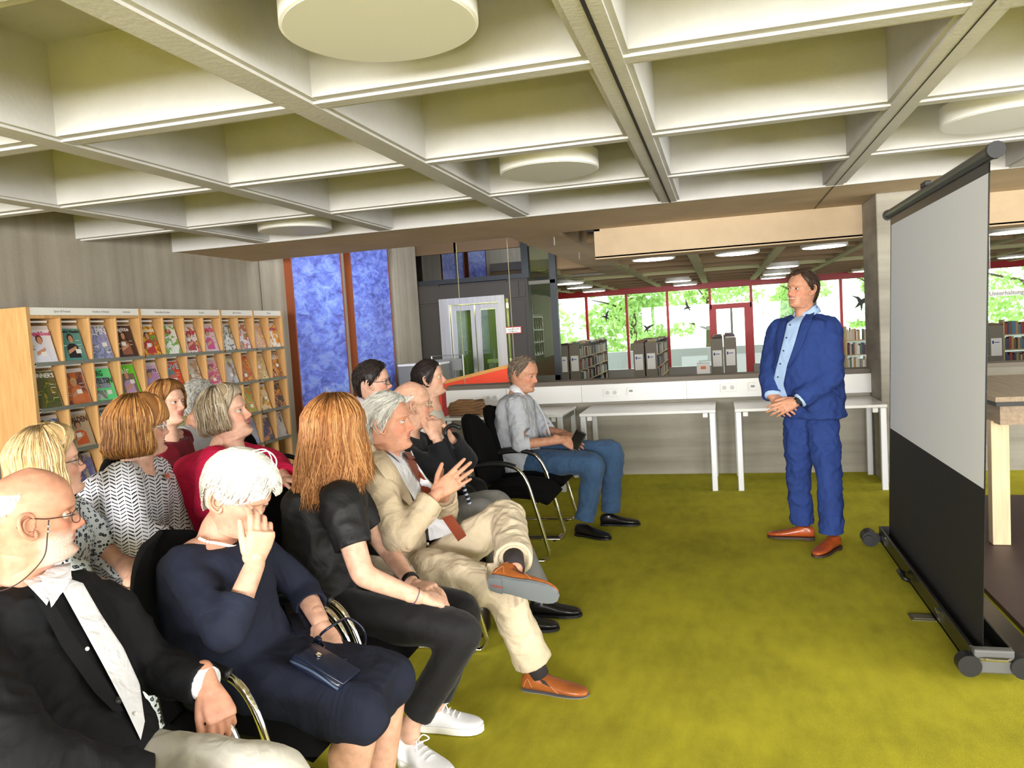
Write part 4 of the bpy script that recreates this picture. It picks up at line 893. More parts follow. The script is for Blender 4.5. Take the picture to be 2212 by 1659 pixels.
def rotm(yaw, pitch, roll):
    cy, sy, cp, sp, cr, sr = math.cos(yaw), math.sin(yaw), math.cos(pitch), math.sin(pitch), math.cos(roll), math.sin(roll)
    Rz = np.array([[cy, -sy, 0], [sy, cy, 0], [0, 0, 1]]); Ry = np.array([[cp, 0, sp], [0, 1, 0], [-sp, 0, cp]]); Rx = np.array([[1, 0, 0], [0, cr, -sr], [0, sr, cr]])
    return Rz @ Ry @ Rx
def ellipsoid(mb, c, r, M=None, nu=16, nv=10, mi=0):
    V = []; 
    for j in range(nv + 1):
        ph = PI * j / nv
        for k in range(nu): a = 2 * PI * k / nu; V.append((r[0] * math.sin(ph) * math.cos(a), r[1] * math.sin(ph) * math.sin(a), r[2] * math.cos(ph)))
    V = np.array(V)
    if M is not None: V = V @ np.array(M).T
    mb.add(V + np.array(c), grid_faces(nv + 1, nu), mi); return mb
def loft(mb, rings, n=28, mi=0):
    """rings: (centre, u axis, v axis, a, b, exponent)"""
    V = []; 
    for (c, u, v, a, b_, e) in rings:
        c = np.array(c, float)
        for k in range(n):
            t = 2 * PI * k / n; ct, st = math.cos(t), math.sin(t)
            V.append(c + np.array(u) * a * math.copysign(abs(ct) ** (2 / e), ct) + np.array(v) * b_ * math.copysign(abs(st) ** (2 / e), st))
    f = grid_faces(len(rings), n); m_ = len(rings)
    f += [tuple(reversed(range(n))), tuple((m_ - 1) * n + k for k in range(n))]
    mb.add(V, f, mi); return mb
def cr(pts, k=5):
    """Catmull-Rom through points (any dimension)"""
    P = [np.array(p, float) for p in pts]
    if len(P) < 3: return [P[0] + (P[-1] - P[0]) * t for t in np.linspace(0, 1, k + 1)]
    P = [2 * P[0] - P[1]] + P + [2 * P[-1] - P[-2]]; out = []
    for i in range(1, len(P) - 2):
        for t in np.linspace(0, 1, k, endpoint=False):
            a, b_, c, d = P[i - 1:i + 3]; out.append(.5 * (2 * b_ + (c - a) * t + (2 * a - 5 * b_ + 4 * c - d) * t * t + (3 * b_ - a - 3 * c + d) * t ** 3))
    return out + [P[-2]]
def limb(mb, joints, radii, n=16, k=5, mi=0):
    """tapered limb with round ends; straight between joints, rounded at the joints"""
    Q = []
    for i, (p, r) in enumerate(zip(joints, radii)): Q.append(np.append(np.array(p, float), r))
    # keep segments straight: add points near the joints
    R_ = [Q[0]]
    for i in range(1, len(Q) - 1): R_ += [Q[i] + (Q[i - 1] - Q[i]) * .16, Q[i] * .94 + .03 * (Q[i - 1] + Q[i + 1]), Q[i] + (Q[i + 1] - Q[i]) * .16]
    R_.append(Q[-1])
    C = cr(R_, k); P = [c[:3] for c in C]; r = [max(c[3], .004) for c in C]
    # round ends
    for end in (0, -1):
        d = (P[0] - P[1]) if end == 0 else (P[-1] - P[-2]); d = d / np.linalg.norm(d); p0 = P[0] if end == 0 else P[-1]; r0 = r[0] if end == 0 else r[-1]
        for a in (30, 55, 75, 86):
            q = p0 + d * r0 * math.sin(math.radians(a)); rr = r0 * math.cos(math.radians(a))
            if end == 0: P.insert(0, q); r.insert(0, rr)
            else: P.append(q); r.append(rr)
    mb.tube(P, r, n, mi); return mb
def remesh(mb, voxel, smooth=6, fold=0., fscale=9., fstretch=(1, 1, 1), seed=0., factor=.5, hems=()):
    me = bpy.data.meshes.new('t'); me.from_pydata(mb.v, [], mb.f); o = bpy.data.objects.new('t', me); col.objects.link(o)
    md = o.modifiers.new('r', 'REMESH'); md.mode = 'VOXEL'; md.voxel_size = voxel; md.adaptivity = 0
    if smooth: ms = o.modifiers.new('s', 'SMOOTH'); ms.factor = factor; ms.iterations = smooth
    dg = bpy.context.evaluated_depsgraph_get(); r = bpy.data.meshes.new_from_object(o.evaluated_get(dg))
    bpy.data.objects.remove(o); bpy.data.meshes.remove(me)
    n = len(r.vertices); V = np.zeros(n * 3); r.vertices.foreach_get('co', V); V = V.reshape(-1, 3)
    if fold:
        N = np.zeros(n * 3); r.vertex_normals.foreach_get('vector', N); N = N.reshape(-1, 3); q = V * np.array(fstretch) * fscale + seed
        d = np.array([1 - 2 * abs(mnoise.noise(p)) + .6 * (1 - 2 * abs(mnoise.noise((p[0] * 2.1 + 5, p[1] * 2.1, p[2] * 2.1 + 9)))) for p in q]) - .8
        d = np.clip(d, -.55, 1.)
        V = V + N * (d * fold)[:, None]
    for e, dd, R_ in hems:
        dd = dd / np.linalg.norm(dd); t = (V - e) @ dd; rad = np.linalg.norm(V - e - t[:, None] * dd, axis=1)
        m_ = (t > 0) & (rad < R_ * 1.5) & (t < R_ * 2.2); inn = m_ & (rad < R_ * .80)
        V[m_] -= t[m_][:, None] * dd; V[inn] -= dd * .02
    F_ = [tuple(p.vertices) for p in r.polygons]; bpy.data.meshes.remove(r)
    out = MB(); out.v = [tuple(p) for p in V]; out.f = F_; out.mi = [0] * len(F_)
    return out
def skin_mat(name, rgb, lip=(184, 112, 100), red=(214, 120, 96), beard=(170, 160, 150), rough=.48):
    t = NT(name); b = t.b; b.inputs['Roughness'].default_value = rough; b.inputs['Specular IOR Level'].default_value = .35
    at = t.n('ShaderNodeAttribute'); at.attribute_name = 'tone'; sep = t.n('ShaderNodeSeparateColor'); t.l(at.outputs['Color'], sep.inputs[0])
    nz = t.n('ShaderNodeTexNoise', Scale=38., Detail=5.); t.l(t.co(), nz.inputs['Vector']); c = srgb(rgb)
    base = t.ramp(nz.outputs[0], [(.3, tuple(x * .8 for x in c)), (.7, tuple(min(1, x * 1.08) for x in c))])
    prev = base
    for i, cc in ((1, red), (2, beard), (0, lip)):
        mx = t.n('ShaderNodeMix', data_type='RGBA'); 
        if i == 2:
            nb = t.n('ShaderNodeTexNoise', Scale=420., Detail=2.); t.l(t.co(), nb.inputs['Vector'])
            mm = t.n('ShaderNodeMath', operation='MULTIPLY'); t.l(sep.outputs[2], mm.inputs[0]); t.l(t.ramp(nb.outputs[0], [(.35, (.35, .35, .35)), (.65, (1, 1, 1))]), mm.inputs[1]); t.l(mm.outputs[0], mx.inputs[0])
        else: t.l(sep.outputs[i], mx.inputs[0])
        t.l(prev, mx.inputs[6]); mx.inputs[7].default_value = (*srgb(cc), 1); prev = mx.outputs[2]
    mx = t.n('ShaderNodeMix', data_type='RGBA'); t.l(at.outputs['Alpha'], mx.inputs[0]); mx.inputs[6].default_value = (*srgb((232, 226, 214)), 1); t.l(prev, mx.inputs[7])
    t.l(mx.outputs[2], b.inputs['Base Color'])
    nb = t.n('ShaderNodeTexNoise', Scale=160., Detail=4.); t.l(t.co(), nb.inputs['Vector']); t.bump(nb.outputs[0], .18, .0015)
    MATS[name] = t.m; return t.m
LASH = mat('eyelash', (44, 30, 26), .7); EYEW = mat('eye_white', (186, 178, 170), .3); PUPIL = mat('pupil', (14, 12, 12), .15)
IRIS = {'blue': mat('iris_blue', (92, 116, 136), .2), 'brown': mat('iris_brown', (74, 50, 34), .2)}
class Head:
    """head frame: x to the face, y to the left, z up, origin at eye level between the ears"""
    def __init__(s, pos, yaw, pitch=0., roll=0., k=1., **P):
        s.pos = np.array(pos, float); s.R = rotm(math.radians(yaw), math.radians(pitch), math.radians(roll)); s.k = k; s.P = P
        s.X, s.Y, s.Z, s.A, s.tone = head_grid(P)
    def w(s, p): return (np.asarray(p, float) * s.k) @ s.R.T + s.pos
    def add_to(s, mb, tones):
        P = np.stack([s.X, s.Y, s.Z], -1).reshape(-1, 3); n0 = len(mb.v); mb.add(s.w(P), grid_faces(NZ, NA)); tones.append((n0, s.tone.reshape(-1, 4)))
        top = len(mb.v); mb.add([s.w((-.003, 0, .1172))], []); o = n0 + (NZ - 1) * NA
        mb.add([], [])
        for k in range(NA): mb.f.append((o + k, o + (k + 1) % NA, top)); mb.mi.append(0)
        for sd in (-1, 1): s.ear(mb, sd)
        # eyelids
        for sd in (-1, 1):
            c = np.array([.0662, sd * .032, .0005]); rl = .0139; V = []; nu, nv = 14, 6
            lid = s.P.get('lid', .24)
            for (e0, e1) in ((1.45, lid), (-1.3, -.42)):
                V = []
                for j in range(nv + 1):
                    el = e0 + (e1 - e0) * j / nv
                    for k in range(nu + 1):
                        a = -1.45 + 2.9 * k / nu; ee = el * (1 - .16 * (a / 1.45) ** 2) if e1 > 0 else el
                        V.append(c + rl * np.array([math.cos(ee) * math.cos(a), math.cos(ee) * math.sin(a), math.sin(ee)]))
                f = [(j * (nu + 1) + k, j * (nu + 1) + k + 1, (j + 1) * (nu + 1) + k + 1, (j + 1) * (nu + 1) + k) for j in range(nv) for k in range(nu)]
                mb.add(s.w(V), f)
    def ear(s, mb, sd):
        y0 = .0745 * s.P.get('wide', 1.); c = np.array([-.008, sd * (y0 + .004), -.008])
        E = rotm(sd * math.radians(-24 + 90 * 0), math.radians(-10), 0)   # flap angle
        def ep(u, v, n_): return c + E @ np.array([u, sd * n_, v])
        hel = [(.012, -.006, .0), (.016, .012, .002), (.010, .027, .004), (-.004, .033, .008), (-.017, .027, .012), (-.021, .010, .014), (-.018, -.008, .013), (-.009, -.022, .010), (.003, -.031, .006), (.010, -.026, .003), (.011, -.014, .001)]
        mb.tube([s.w(ep(*p)) for p in cr(hel, 4)], [.0048 * s.k * r for r in np.interp(np.linspace(0, 1, len(cr(hel, 4))), [0, .1, .5, .8, .92, 1], [.5, .9, 1, 1.1, 1.25, .8])], 8)
        # concha plate
        V = [s.w(ep(-.002 + .016 * math.cos(t) * (1 - .25 * (math.sin(t) < 0)), .002 + .029 * math.sin(t), .004 + .004 * (math.cos(t) < 0))) for t in np.linspace(0, 2 * PI, 18, endpoint=False)]
        V2 = [s.w(ep(-.002, .004, -.001))]; mb.add(V + V2, [(k, (k + 1) % 18, 18) for k in range(18)])
        mb.tube([s.w(ep(*p)) for p in cr([(.006, .020, .004), (-.008, .016, .009), (-.012, .0, .010), (-.005, -.014, .007), (.006, -.016, .004)], 3)], .0034 * s.k, 6)
        ellipsoid(mb, s.w(ep(.011, -.003, .002)), np.array([.004, .004, .007]) * s.k, s.R @ E, 8, 6)
    def eyes(s, parent, color='blue', look=(0., 0.)):
        for sd in (-1, 1):
            c = np.array([.0662, sd * .032, .0005]); r = .0130; mb = MB(); nu, nv = 18, 14; V = []
            M_ = rotm(look[0], look[1], 0); rings = [0, .14, .24, .3, .4, .5, .6, .75, .95, 1.25, 1.6, 2.2, PI]
            for th in rings:
                for k in range(nu): a = 2 * PI * k / nu; V.append(c + M_ @ (r * np.array([math.cos(th), math.sin(th) * math.cos(a), math.sin(th) * math.sin(a)])))
            f = grid_faces(len(rings), nu); mb.add(s.w(V), f); mb.mi = [2 if (i // nu) < 2 else (1 if (i // nu) < 5 else 0) for i in range(len(f))]
            e_ = mb.build('eye', [EYEW, IRIS[color], PUPIL], parent, smooth=True)
            ld = s.P.get('lid', .24); la = MB().tube([s.w(c + .0142 * np.array([math.cos(q) * math.cos(a), math.cos(q) * math.sin(a), math.sin(q)])) for a in np.linspace(-1.25, 1.25, 12) for q in (ld * (1 - .16 * (a / 1.45) ** 2) - .02,)], .0011 * s.k, 5)
            la.build('eyelash', LASH, e_, smooth=True)
    def brows(s, parent, m_, th=.0035, dz=0., arch=.004):
        for sd in (-1, 1):
            mb = MB(); pts = []
            for t in np.linspace(0, 1, 9):
                y = .012 + .040 * t; z = .0195 + dz + arch * math.sin(PI * min(1, t * 1.15)) - .004 * t * t
                x = .0905 - .0012 * 0 - 8.6 * (y ** 2) * (1 + .9 * t)
                pts.append(s.w((x + s.P.get('brow', .004) * .55 - .0035, sd * y, z)))
            mb.tube(pts, [th * s.k * v for v in (.6, 1, 1.1, 1.1, 1, .95, .8, .6, .3)], 6); mb.build('eyebrow', m_, parent, smooth=True)
    def surf(s, az, z, off=0.):
        x, y = hs(az, z); n = np.array([np.cos(az), np.sin(az), 0.])
        return np.array([float(x), float(y), float(z)]) + n * off
    def glasses(s, parent, frame_m, lens_h=.034, lens_w=.046, rimless=False, dark=False, cord=None, x0=.098):
        fr = MB(); r = .0011 * s.k if not dark else .0017 * s.k
        lens = []
        for sd in (-1, 1):
            L = []
            for t in np.linspace(0, 2 * PI, 24, endpoint=False):
                ct, st = math.cos(t), math.sin(t); y = sd * .033 + lens_w / 2 * math.copysign(abs(ct) ** .75, ct); z = -.004 + lens_h / 2 * math.copysign(abs(st) ** .75, st)
                L.append(s.w((x0 - 4.2 * max(0, abs(y) - .02) ** 2 * 3, y, z)))
            if not rimless: fr.tube(L, r, 6, closed=True)
            lens.append(L)
            fr.tube([s.w(p) for p in cr([(x0 - .009, sd * .056, .004), (x0 - .02, sd * .066, .004), (.03, sd * .0765, .005), (-.012, sd * .0795, .012), (-.03, sd * .079, -.008)], 4)], r * 1.15, 6)
        fr.tube([s.w(p) for p in cr([(x0, -.011, .001), (x0 + .003, 0, .004), (x0, .011, .001)], 4)], r, 6)
        o = fr.build('glasses_frame', frame_m, parent, smooth=True)
        for L in lens:
            MB().add(L, [tuple(range(len(L)))]).build('lens', glass('lens_glass', (238, 242, 244), tint=.10) if 'lens_glass' not in MATS else MATS['lens_glass'], o)
        return o
def face_hairline(tab):
    a = np.radians([t[0] for t in tab]); z = [t[1] for t in tab]
    return lambda az: np.interp(np.abs(az), a, z)
def hair_mat(name, cols, rough=.42):
    out = []
    for i, c in enumerate(cols):
        out.append(mat('%s_%d' % (name, i), c, .5, nvar=.10, nscale=60, spec=.3))
    return out
def short_hair(H_, mats, line, T=.014, top=None, seed=1, nlock=500, length=.05, lift=.003, lockr=.0026, sweep=0.5, parent=None, az_rng=(-PI, PI), zmax=1.):
    """shell that sinks into the skull outside the hairline, plus combed locks"""
    X, Y, Z, A = H_.X, H_.Y, H_.Z, H_.A; rr = random.Random(seed)
    x0, y0 = head_surface(A, Z, H_.P)
    zl = line(A); d = np.clip(np.minimum(Z - zl, zmax - Z) * 1.2, -.012, 1.)
    tv = T * (1 - np.exp(-np.clip(d, 0, 1) / .012)) * (top(A, Z) if top else 1.) - np.where(d < 0, .012, 0) * np.clip(-d / .006, 0, 1) - .002 * (d <= 0)
    tv = np.where(d > 0, tv, np.minimum(tv, d))
    nx, ny, nz = x0 + .01, y0 * 1.15, np.clip(Z, 0, 1) * 1.1; L = np.sqrt(nx ** 2 + ny ** 2 + nz ** 2) + 1e-9
    wob = np.array([[mnoise.noise((p[0] * 45, p[1] * 45, p[2] * 30 + seed)) for p in row] for row in np.stack([x0, y0, Z], -1)]) * .0022
    tv = tv + np.where(tv > .002, wob, 0)
    Q = np.stack([x0 + tv * nx / L, y0 + tv * ny / L, Z + tv * nz / L], -1)
    keep = Z[:, 0] > -.12; j0 = int(np.argmax(keep)); Q = Q[j0:]
    mb = MB(); nr = Q.shape[0]; mb.add(H_.w(Q.reshape(-1, 3)), grid_faces(nr, NA)); o = (nr - 1) * NA
    mb.add([H_.w((-.003, 0, .1172 + (T * (1 if top is None else float(top(np.array(PI), np.array(.117)))) if zmax > .12 else -.012)))], []); tp = len(mb.v) - 1
    for k in range(NA): mb.f.append((o + k, o + (k + 1) % NA, tp)); mb.mi.append(0)
    tries = 0; made = 0
    nlock = int(nlock * 1.9)
    while made < nlock and tries < nlock * 8:
        tries += 1; az = rr.uniform(*az_rng); z = rr.uniform(-.1, .113)
        if z < float(line(np.array(az))) + .004 or z > zmax: continue
        th = T * (float(top(np.array(az), np.array(z))) if top else 1.)
        if th < .003: continue
        # comb: towards the back on top, downwards on the sides
        pts = []; a, zz = az, z; n = 6
        for i in range(n):
            p = H_.surf(a, zz); nn = np.array([p[0] + .01, p[1] * 1.15, max(0, p[2]) * 1.1]); nn /= np.linalg.norm(nn)
            pts.append(H_.w(p + nn * (th * .92 + lift * math.sin(PI * (i + .5) / n) + rr.uniform(-.0006, .0006))))
            topness = max(0., min(1., (zz - .03) / .07)); st = length / n
            zz2 = zz - st * (1 - topness * .8); da = (PI - abs(a)) * math.copysign(1, a) * st * 9 * sweep * (.3 + topness) if a != 0 else 0
            a = a + da + rr.uniform(-.05, .05); zz = max(float(line(np.array(a))) - .006, zz2)
        mb.tube(pts, [lockr * H_.k * v for v in (.5, .9, 1, .9, .6, .15)], 3, mi=rr.randrange(len(mats))); made += 1
    return mb.build('hair', mats, parent, smooth=True)
def long_hair(H_, mats, parent, zend, face=60, T=.02, flare=0.01, curl=-.02, seed=1, nlock=260, part=0., bangs=None, neck_in=.0, lockr=.0027, back_len=None, frontlen=None, wave=0.):
    """cap over the skull with a curtain hanging to zend; open towards the face within +-face degrees"""
    rr = random.Random(seed); fa = math.radians(face)
    def P(az, v, off=0.):
        """v 0 at the crown .. 1 at the ends"""
        w_ = abs(az) / PI
        ze = zend if back_len is None else zend + (back_len - zend) * max(0, min(1, (w_ - .45) / .35))
        if frontlen is not None and w_ < .5: ze = frontlen + (ze - frontlen) * max(0, min(1, (w_ - face / 180.) / .2))
        ztop = .117 + T * .9
        z = ztop + (ze - ztop) * v
        if v < .22: # dome
            q = v / .22; zc = .117 - (.117 - (ztop + (ze - ztop) * .22)) * (1 - math.cos(q * PI / 2)) if False else None
        zc = min(.1165, z - T * .9 * max(0, z) / .117)
        zs = max(zc, .0)
        x, y = hs(az, zs)
        hang = max(0., -z); L = max(1e-6, -ze)
        fl = (flare * math.sin(min(1, hang / L) * PI * .6) + curl * max(0, (hang / L - .55) / .45) ** 2) if z < 0 else 0.
        r = T * (1 if z < .06 else max(.35, 1 - (z - .06) / .12)) + fl + off
        n = np.array([math.cos(az), math.sin(az)])
        return np.array([x + n[0] * r - neck_in * hang, y + n[1] * r * 1.0, z + off * .6 * max(0, z) / .117])
    nv, na = 34, 64; azs = np.concatenate([np.linspace(fa, 2 * PI - fa, na)])
    # v spacing finer near crown
    vs_ = [(i / nv) ** 1.35 for i in range(nv + 1)]
    mb = MB(); V = []
    for lay in (0., -.026):
        for v in vs_:
            for a in azs:
                a_ = a if a <= PI else a - 2 * PI
                ww = 1.
                p = P(a_, v, lay + (.0035 * mnoise.noise((a * 7, v * 1.5, seed)) + .002 * mnoise.noise((a * 22, v * 2, seed)) if lay == 0 else 0))
                V.append(H_.w(p))
    n1 = (nv + 1) * na; f = []
    for j in range(nv):
        for k in range(na - 1):
            a = j * na + k; f.append((a, a + 1, a + na + 1, a + na)); f.append((n1 + a, n1 + a + na, n1 + a + na + 1, n1 + a + 1))
    for j in range(nv):
        for k in (0, na - 1): a = j * na + k; f.append((a, a + na, n1 + a + na, n1 + a))
    for k in range(na - 1): a = nv * na + k; f.append((a, a + 1, n1 + a + 1, n1 + a))
    mb.add(V, f)
    # crown in front of the opening: cap down to the hairline / bangs
    bz = bangs if bangs is not None else .07
    C = []; nb = 22; nc = 12
    for j in range(nc + 1):
        for k in range(nb + 1):
            a = -fa * 1.12 + 2.24 * fa * k / nb; q = j / nc; zt = .117 + T * .9
            zb = bz + (.012 if bangs is None else .0) * 0 - .05 * (abs(a) / fa) ** 3 * (bangs is None) - .03 * (abs(a) / fa) ** 4
            z = zt + (zb - zt) * q; zs = min(.1165, max(-.03, z - T * .9 * max(0, z) / .117)); x, y = hs(a, zs)
            rr_ = T * .75 * ((1 - q ** 3) if bangs is None else 1) + .0008
            C.append(H_.w((float(x) + math.cos(a) * rr_, float(y) + math.sin(a) * rr_, z)))
    mb.add(C, [(j * (nb + 1) + k, j * (nb + 1) + k + 1, (j + 1) * (nb + 1) + k + 1, (j + 1) * (nb + 1) + k) for j in range(nc) for k in range(nb)])
    nlock = int(nlock * 2.4)
    for i in range(nlock):
        a = rr.uniform(fa * .96, 2 * PI - fa * .96); a_ = a if a <= PI else a - 2 * PI; v0 = rr.random() ** 2 * .35; v1 = rr.uniform(.80, 1.03 + wave * .5); dr = rr.uniform(-.1, .1)
        pts = []
        for t in np.linspace(0, 1, 11):
            v = v0 + (v1 - v0) * t
            pts.append(H_.w(P(a_ + dr * t * t + wave * t * math.sin(t * 8 + i * .37), min(v, 1.08), .001 + (.004 + wave * .05 * t) * ((i * .618) % 1) + .002 * math.sin(t * 5 + i))))
        mb.tube(pts, [lockr * H_.k * rr.uniform(.8, 1.2) * v for v in (.3, .8, 1, 1, 1, 1, 1, .9, .8, .55, .15)], 3, mi=rr.randrange(len(mats)))
    for i in range(0 if bangs is not None else 170):
        a0 = rr.uniform(-fa * 1.05, fa * 1.05); s1 = math.copysign(1, a0 - part); pts = []
        for t in np.linspace(0, .97, 9):
            aa = part + (a0 - part) * (.45 + .55 * t) + s1 * .22 * t * t; aa = max(-fa * 1.1, min(fa * 1.1, aa)); zb_ = bz - .05 * (abs(aa) / fa) ** 3 - .03 * (abs(aa) / fa) ** 4; zt = .117 + T * .9
            z = zt + (zb_ - zt) * t; zs = min(.1165, max(-.03, z - T * .9 * max(0, z) / .117)); x, y = hs(aa, zs); r_ = T * .75 * (1 - t ** 3) + .0025 + .0025 * ((i * .618) % 1)
            pts.append(H_.w((x + math.cos(aa) * r_, y + math.sin(aa) * r_, z)))
        mb.tube(pts, [lockr * H_.k * v for v in (.4, .8, 1, 1, 1, 1, .9, .7, .2)], 3, mi=rr.randrange(len(mats)))
    nf = int(nlock * .3) if bangs is None else int(nlock * .4)
    for i in range(nf):
        a = rr.uniform(-fa, fa); s1 = math.copysign(1, a - part); pts = []
        for t in np.linspace(0, 1, 8):
            if bangs is not None: aa = a * (.35 + .65 * t) + .1 * t; z = .128 + (bz - rr.uniform(-.004, .01) - .128) * t - .03 * (abs(aa) / fa) ** 4 * t
            else: aa = part + (a - part) * .3 + (s1 * fa * 1.15 - part) * t * .95; z = .128 - (.128 - .01) * t ** 1.6 * (.55 + .45 * abs(a) / fa)
            zs = min(.1165, max(-.03, z - T * .9 * max(0, z) / .117)); x, y = hs(aa, zs); 
            zb_ = bz - .05 * (min(1.1, abs(aa) / fa)) ** 3 * (bangs is None) - .03 * (min(1.1, abs(aa) / fa)) ** 4; q_ = min(1, max(0, (.117 + T * .9 - z) / (.117 + T * .9 - zb_)))
            r_ = (T * .75 * (1 - q_ ** 3) if bangs is None else T * .75) + .0022 + .002 * ((i * .618) % 1)
            pts.append(H_.w((float(x) + math.cos(aa) * r_, float(y) + math.sin(aa) * r_, z)))
        mb.tube(pts, [lockr * H_.k * v for v in (.4, .9, 1, 1, 1, .9, .7, .2)], 5, mi=rr.randrange(len(mats)))
    return mb.build('hair', mats, parent, smooth=True)
# --------------------------------------------------------------- hands, feet
def hand(mb_list, wrist, d, nrm, side, curl=(.35, .35, .4, .45), thumb=(.5, .3), k=1., spread=.06, curls2=None, vox=.0034):
    """wrist point, d: direction to the fingers, nrm: out of the back of the hand, side: +1 thumb on (d x nrm) side"""
    d = np.array(d, float); d /= np.linalg.norm(d); nrm = np.array(nrm, float); nrm -= d * np.dot(nrm, d); nrm /= np.linalg.norm(nrm)
    s = np.cross(d, nrm) * side; w_ = np.array(wrist, float)
    mb = MB()
    def L(a, b_, c): return w_ + k * (d * a + s * b_ + nrm * c)
    limb(mb, [L(-.04, 0, 0), L(.0, .0, 0), L(.02, .0, .001)], [.0245 * k, .0235 * k, .024 * k], 12)
    loft(mb, [(L(.0, 0, 0), s, nrm, .024 * k, .0175 * k, 2.2), (L(.02, .002, 0), s, nrm, .031 * k, .0175 * k, 2.4), (L(.05, .002, .001), s, nrm, .039 * k, .016 * k, 2.6), (L(.08, 0, .001), s, nrm, .041 * k, .0135 * k, 2.6), (L(.096, 0, 0), s, nrm, .038 * k, .0105 * k, 2.4)], 20)
    limb(mb, [L(.012, .022, -.006), L(.05, .032, -.010)], [.017 * k, .013 * k], 12)   # thumb ball
    F_ = [(.03, .094, (.042, .026, .022), .0092), (.0105, .099, (.046, .029, .023), .0094), (-.0105, .095, (.042, .027, .022), .0089), (-.029, .086, (.034, .020, .020), .0079)]
    for i, (off, base, segs, r) in enumerate(F_):
        c = curl[i] if hasattr(curl, '__len__') else curl; p = L(base - .012, off, 0); P = [p]; ang = 0.; sp = spread * (1.5 - i) * .9
        cs = (c * .9, c * 1.15, c * .8) if curls2 is None else curls2[i]
        for seg, cc in zip(segs, cs):
            ang += cc; dd = d * math.cos(ang) - nrm * math.sin(ang) + s * sp; dd /= np.linalg.norm(dd)
            P.append(P[-1] + dd * (seg + (.012 if len(P) == 1 else 0)) * k)
        limb(mb, P, [r * k * 1.05, r * k, r * k * .93, r * k * .8], 10, 4)
    p = L(.03, .034, -.006); P = [p]; a0, a1 = thumb
    dd = d * math.cos(a0) + s * math.sin(a0) - nrm * .25; dd /= np.linalg.norm(dd); P.append(P[-1] + dd * .036 * k)
    d2 = d * math.cos(a0 - a1) + s * math.sin(a0 - a1) - nrm * .25; d2 /= np.linalg.norm(d2); P.append(P[-1] + d2 * .030 * k); P.append(P[-1] + (d2 * .9 - nrm * .1) * .024 * k)
    limb(mb, P, [.0125 * k, .011 * k, .0102 * k, .0085 * k], 10, 4)
    mb_list.append(remesh(mb, vox * k, 4 if vox < .004 else 3, factor=.35))
    return L
def shoe(parent, ankle, d, up, L=.285, mats=None, style='oxford', wide=1., sole_m=None, name='shoe'):
    """ankle: centre of the ankle; d: to the toe; up: shin direction; the sole lies .085 below the ankle"""
    d = np.array(d, float); d /= np.linalg.norm(d); up = np.array(up, float); up -= d * np.dot(up, d); up /= np.linalg.norm(up); s = np.cross(up, d)
    a = np.array(ankle, float) - up * .088
    def Q(x, z): return a + d * x + up * z
    prof = [(-.072, .020, .030, .052), (-.066, .032, .033, .064), (-.045, .037, .036, .074), (-.015, .038, .037, .076), (.02, .038, .037, .070), (.055, .041, .033, .058), (.09, .046, .027, .046), (.13, .0475, .0225, .037), (.165, .044, .019, .031), (.19, .034, .016, .026), (.207, .018, .011, .019)]
    if style == 'sneaker': prof = [(x, b * 1.06, c * 1.05, z * 1.05) for x, b, c, z in prof]
    k = L / .285; rings = []
    for (x, hw, hh, ztop) in prof:
        zc = .012 + (ztop) / 2; rings.append((Q(x * k, zc), s, up, hw * wide, ztop / 2, 2.5))
    up_mb = MB(); loft(up_mb, rings, 24)
    if style == 'sneaker' or style == 'loafer':
        loft(up_mb, [(Q(-.03 * k, .05), d, s, .042, .037, 2.2), (Q(-.022 * k, .085), d, s, .046, .039, 2.2), (Q(-.02 * k, .104), d, s, .045, .0375, 2.2)], 24)
    else: loft(up_mb, [(Q(-.025 * k, .05), d, s, .045, .036, 2.2), (Q(-.02 * k, .085), d, s, .045, .037, 2.2)], 24)
    um = remesh(up_mb, .0065, 4, factor=.4)
    o = um.build(name, mats, parent, smooth=True)
    so = MB(); outline = [(x * k, hw * wide + .003) for x, hw, _, _ in prof]; th = .014 if style != 'sneaker' else .026
    pts = [Q(x, 0) + s * h for x, h in outline] + [Q(outline[-1][0] + .006, 0)] + [Q(x, 0) - s * h for x, h in reversed(outline)]
    n = len(pts); so.add(pts + [p + up * th for p in pts], [tuple(reversed(range(n))), tuple(range(n, 2 * n))] + [(i, (i + 1) % n, n + (i + 1) % n, n + i) for i in range(n)])
    if style != 'sneaker':
        hp = [p for p in pts if np.dot(p - a, d) < .0]; hs = [Q(x * k, -.012) + s * h * e for e in (1, -1) for x, h in ()]
        hl = [(x * k, hw * wide + .002) for x, hw, _, _ in prof[:4]]
        q = [Q(x, -.008) + s * h for x, h in hl] + [Q(x, -.008) - s * h for x, h in reversed(hl)]; m_ = len(q)
        so.add(q + [p + up * .02 for p in q], [tuple(reversed(range(m_))), tuple(range(m_, 2 * m_))] + [(i, (i + 1) % m_, m_ + (i + 1) % m_, m_ + i) for i in range(m_)])
    so.build('sole', sole_m or mats, o)
    return o, Q, d, s, up
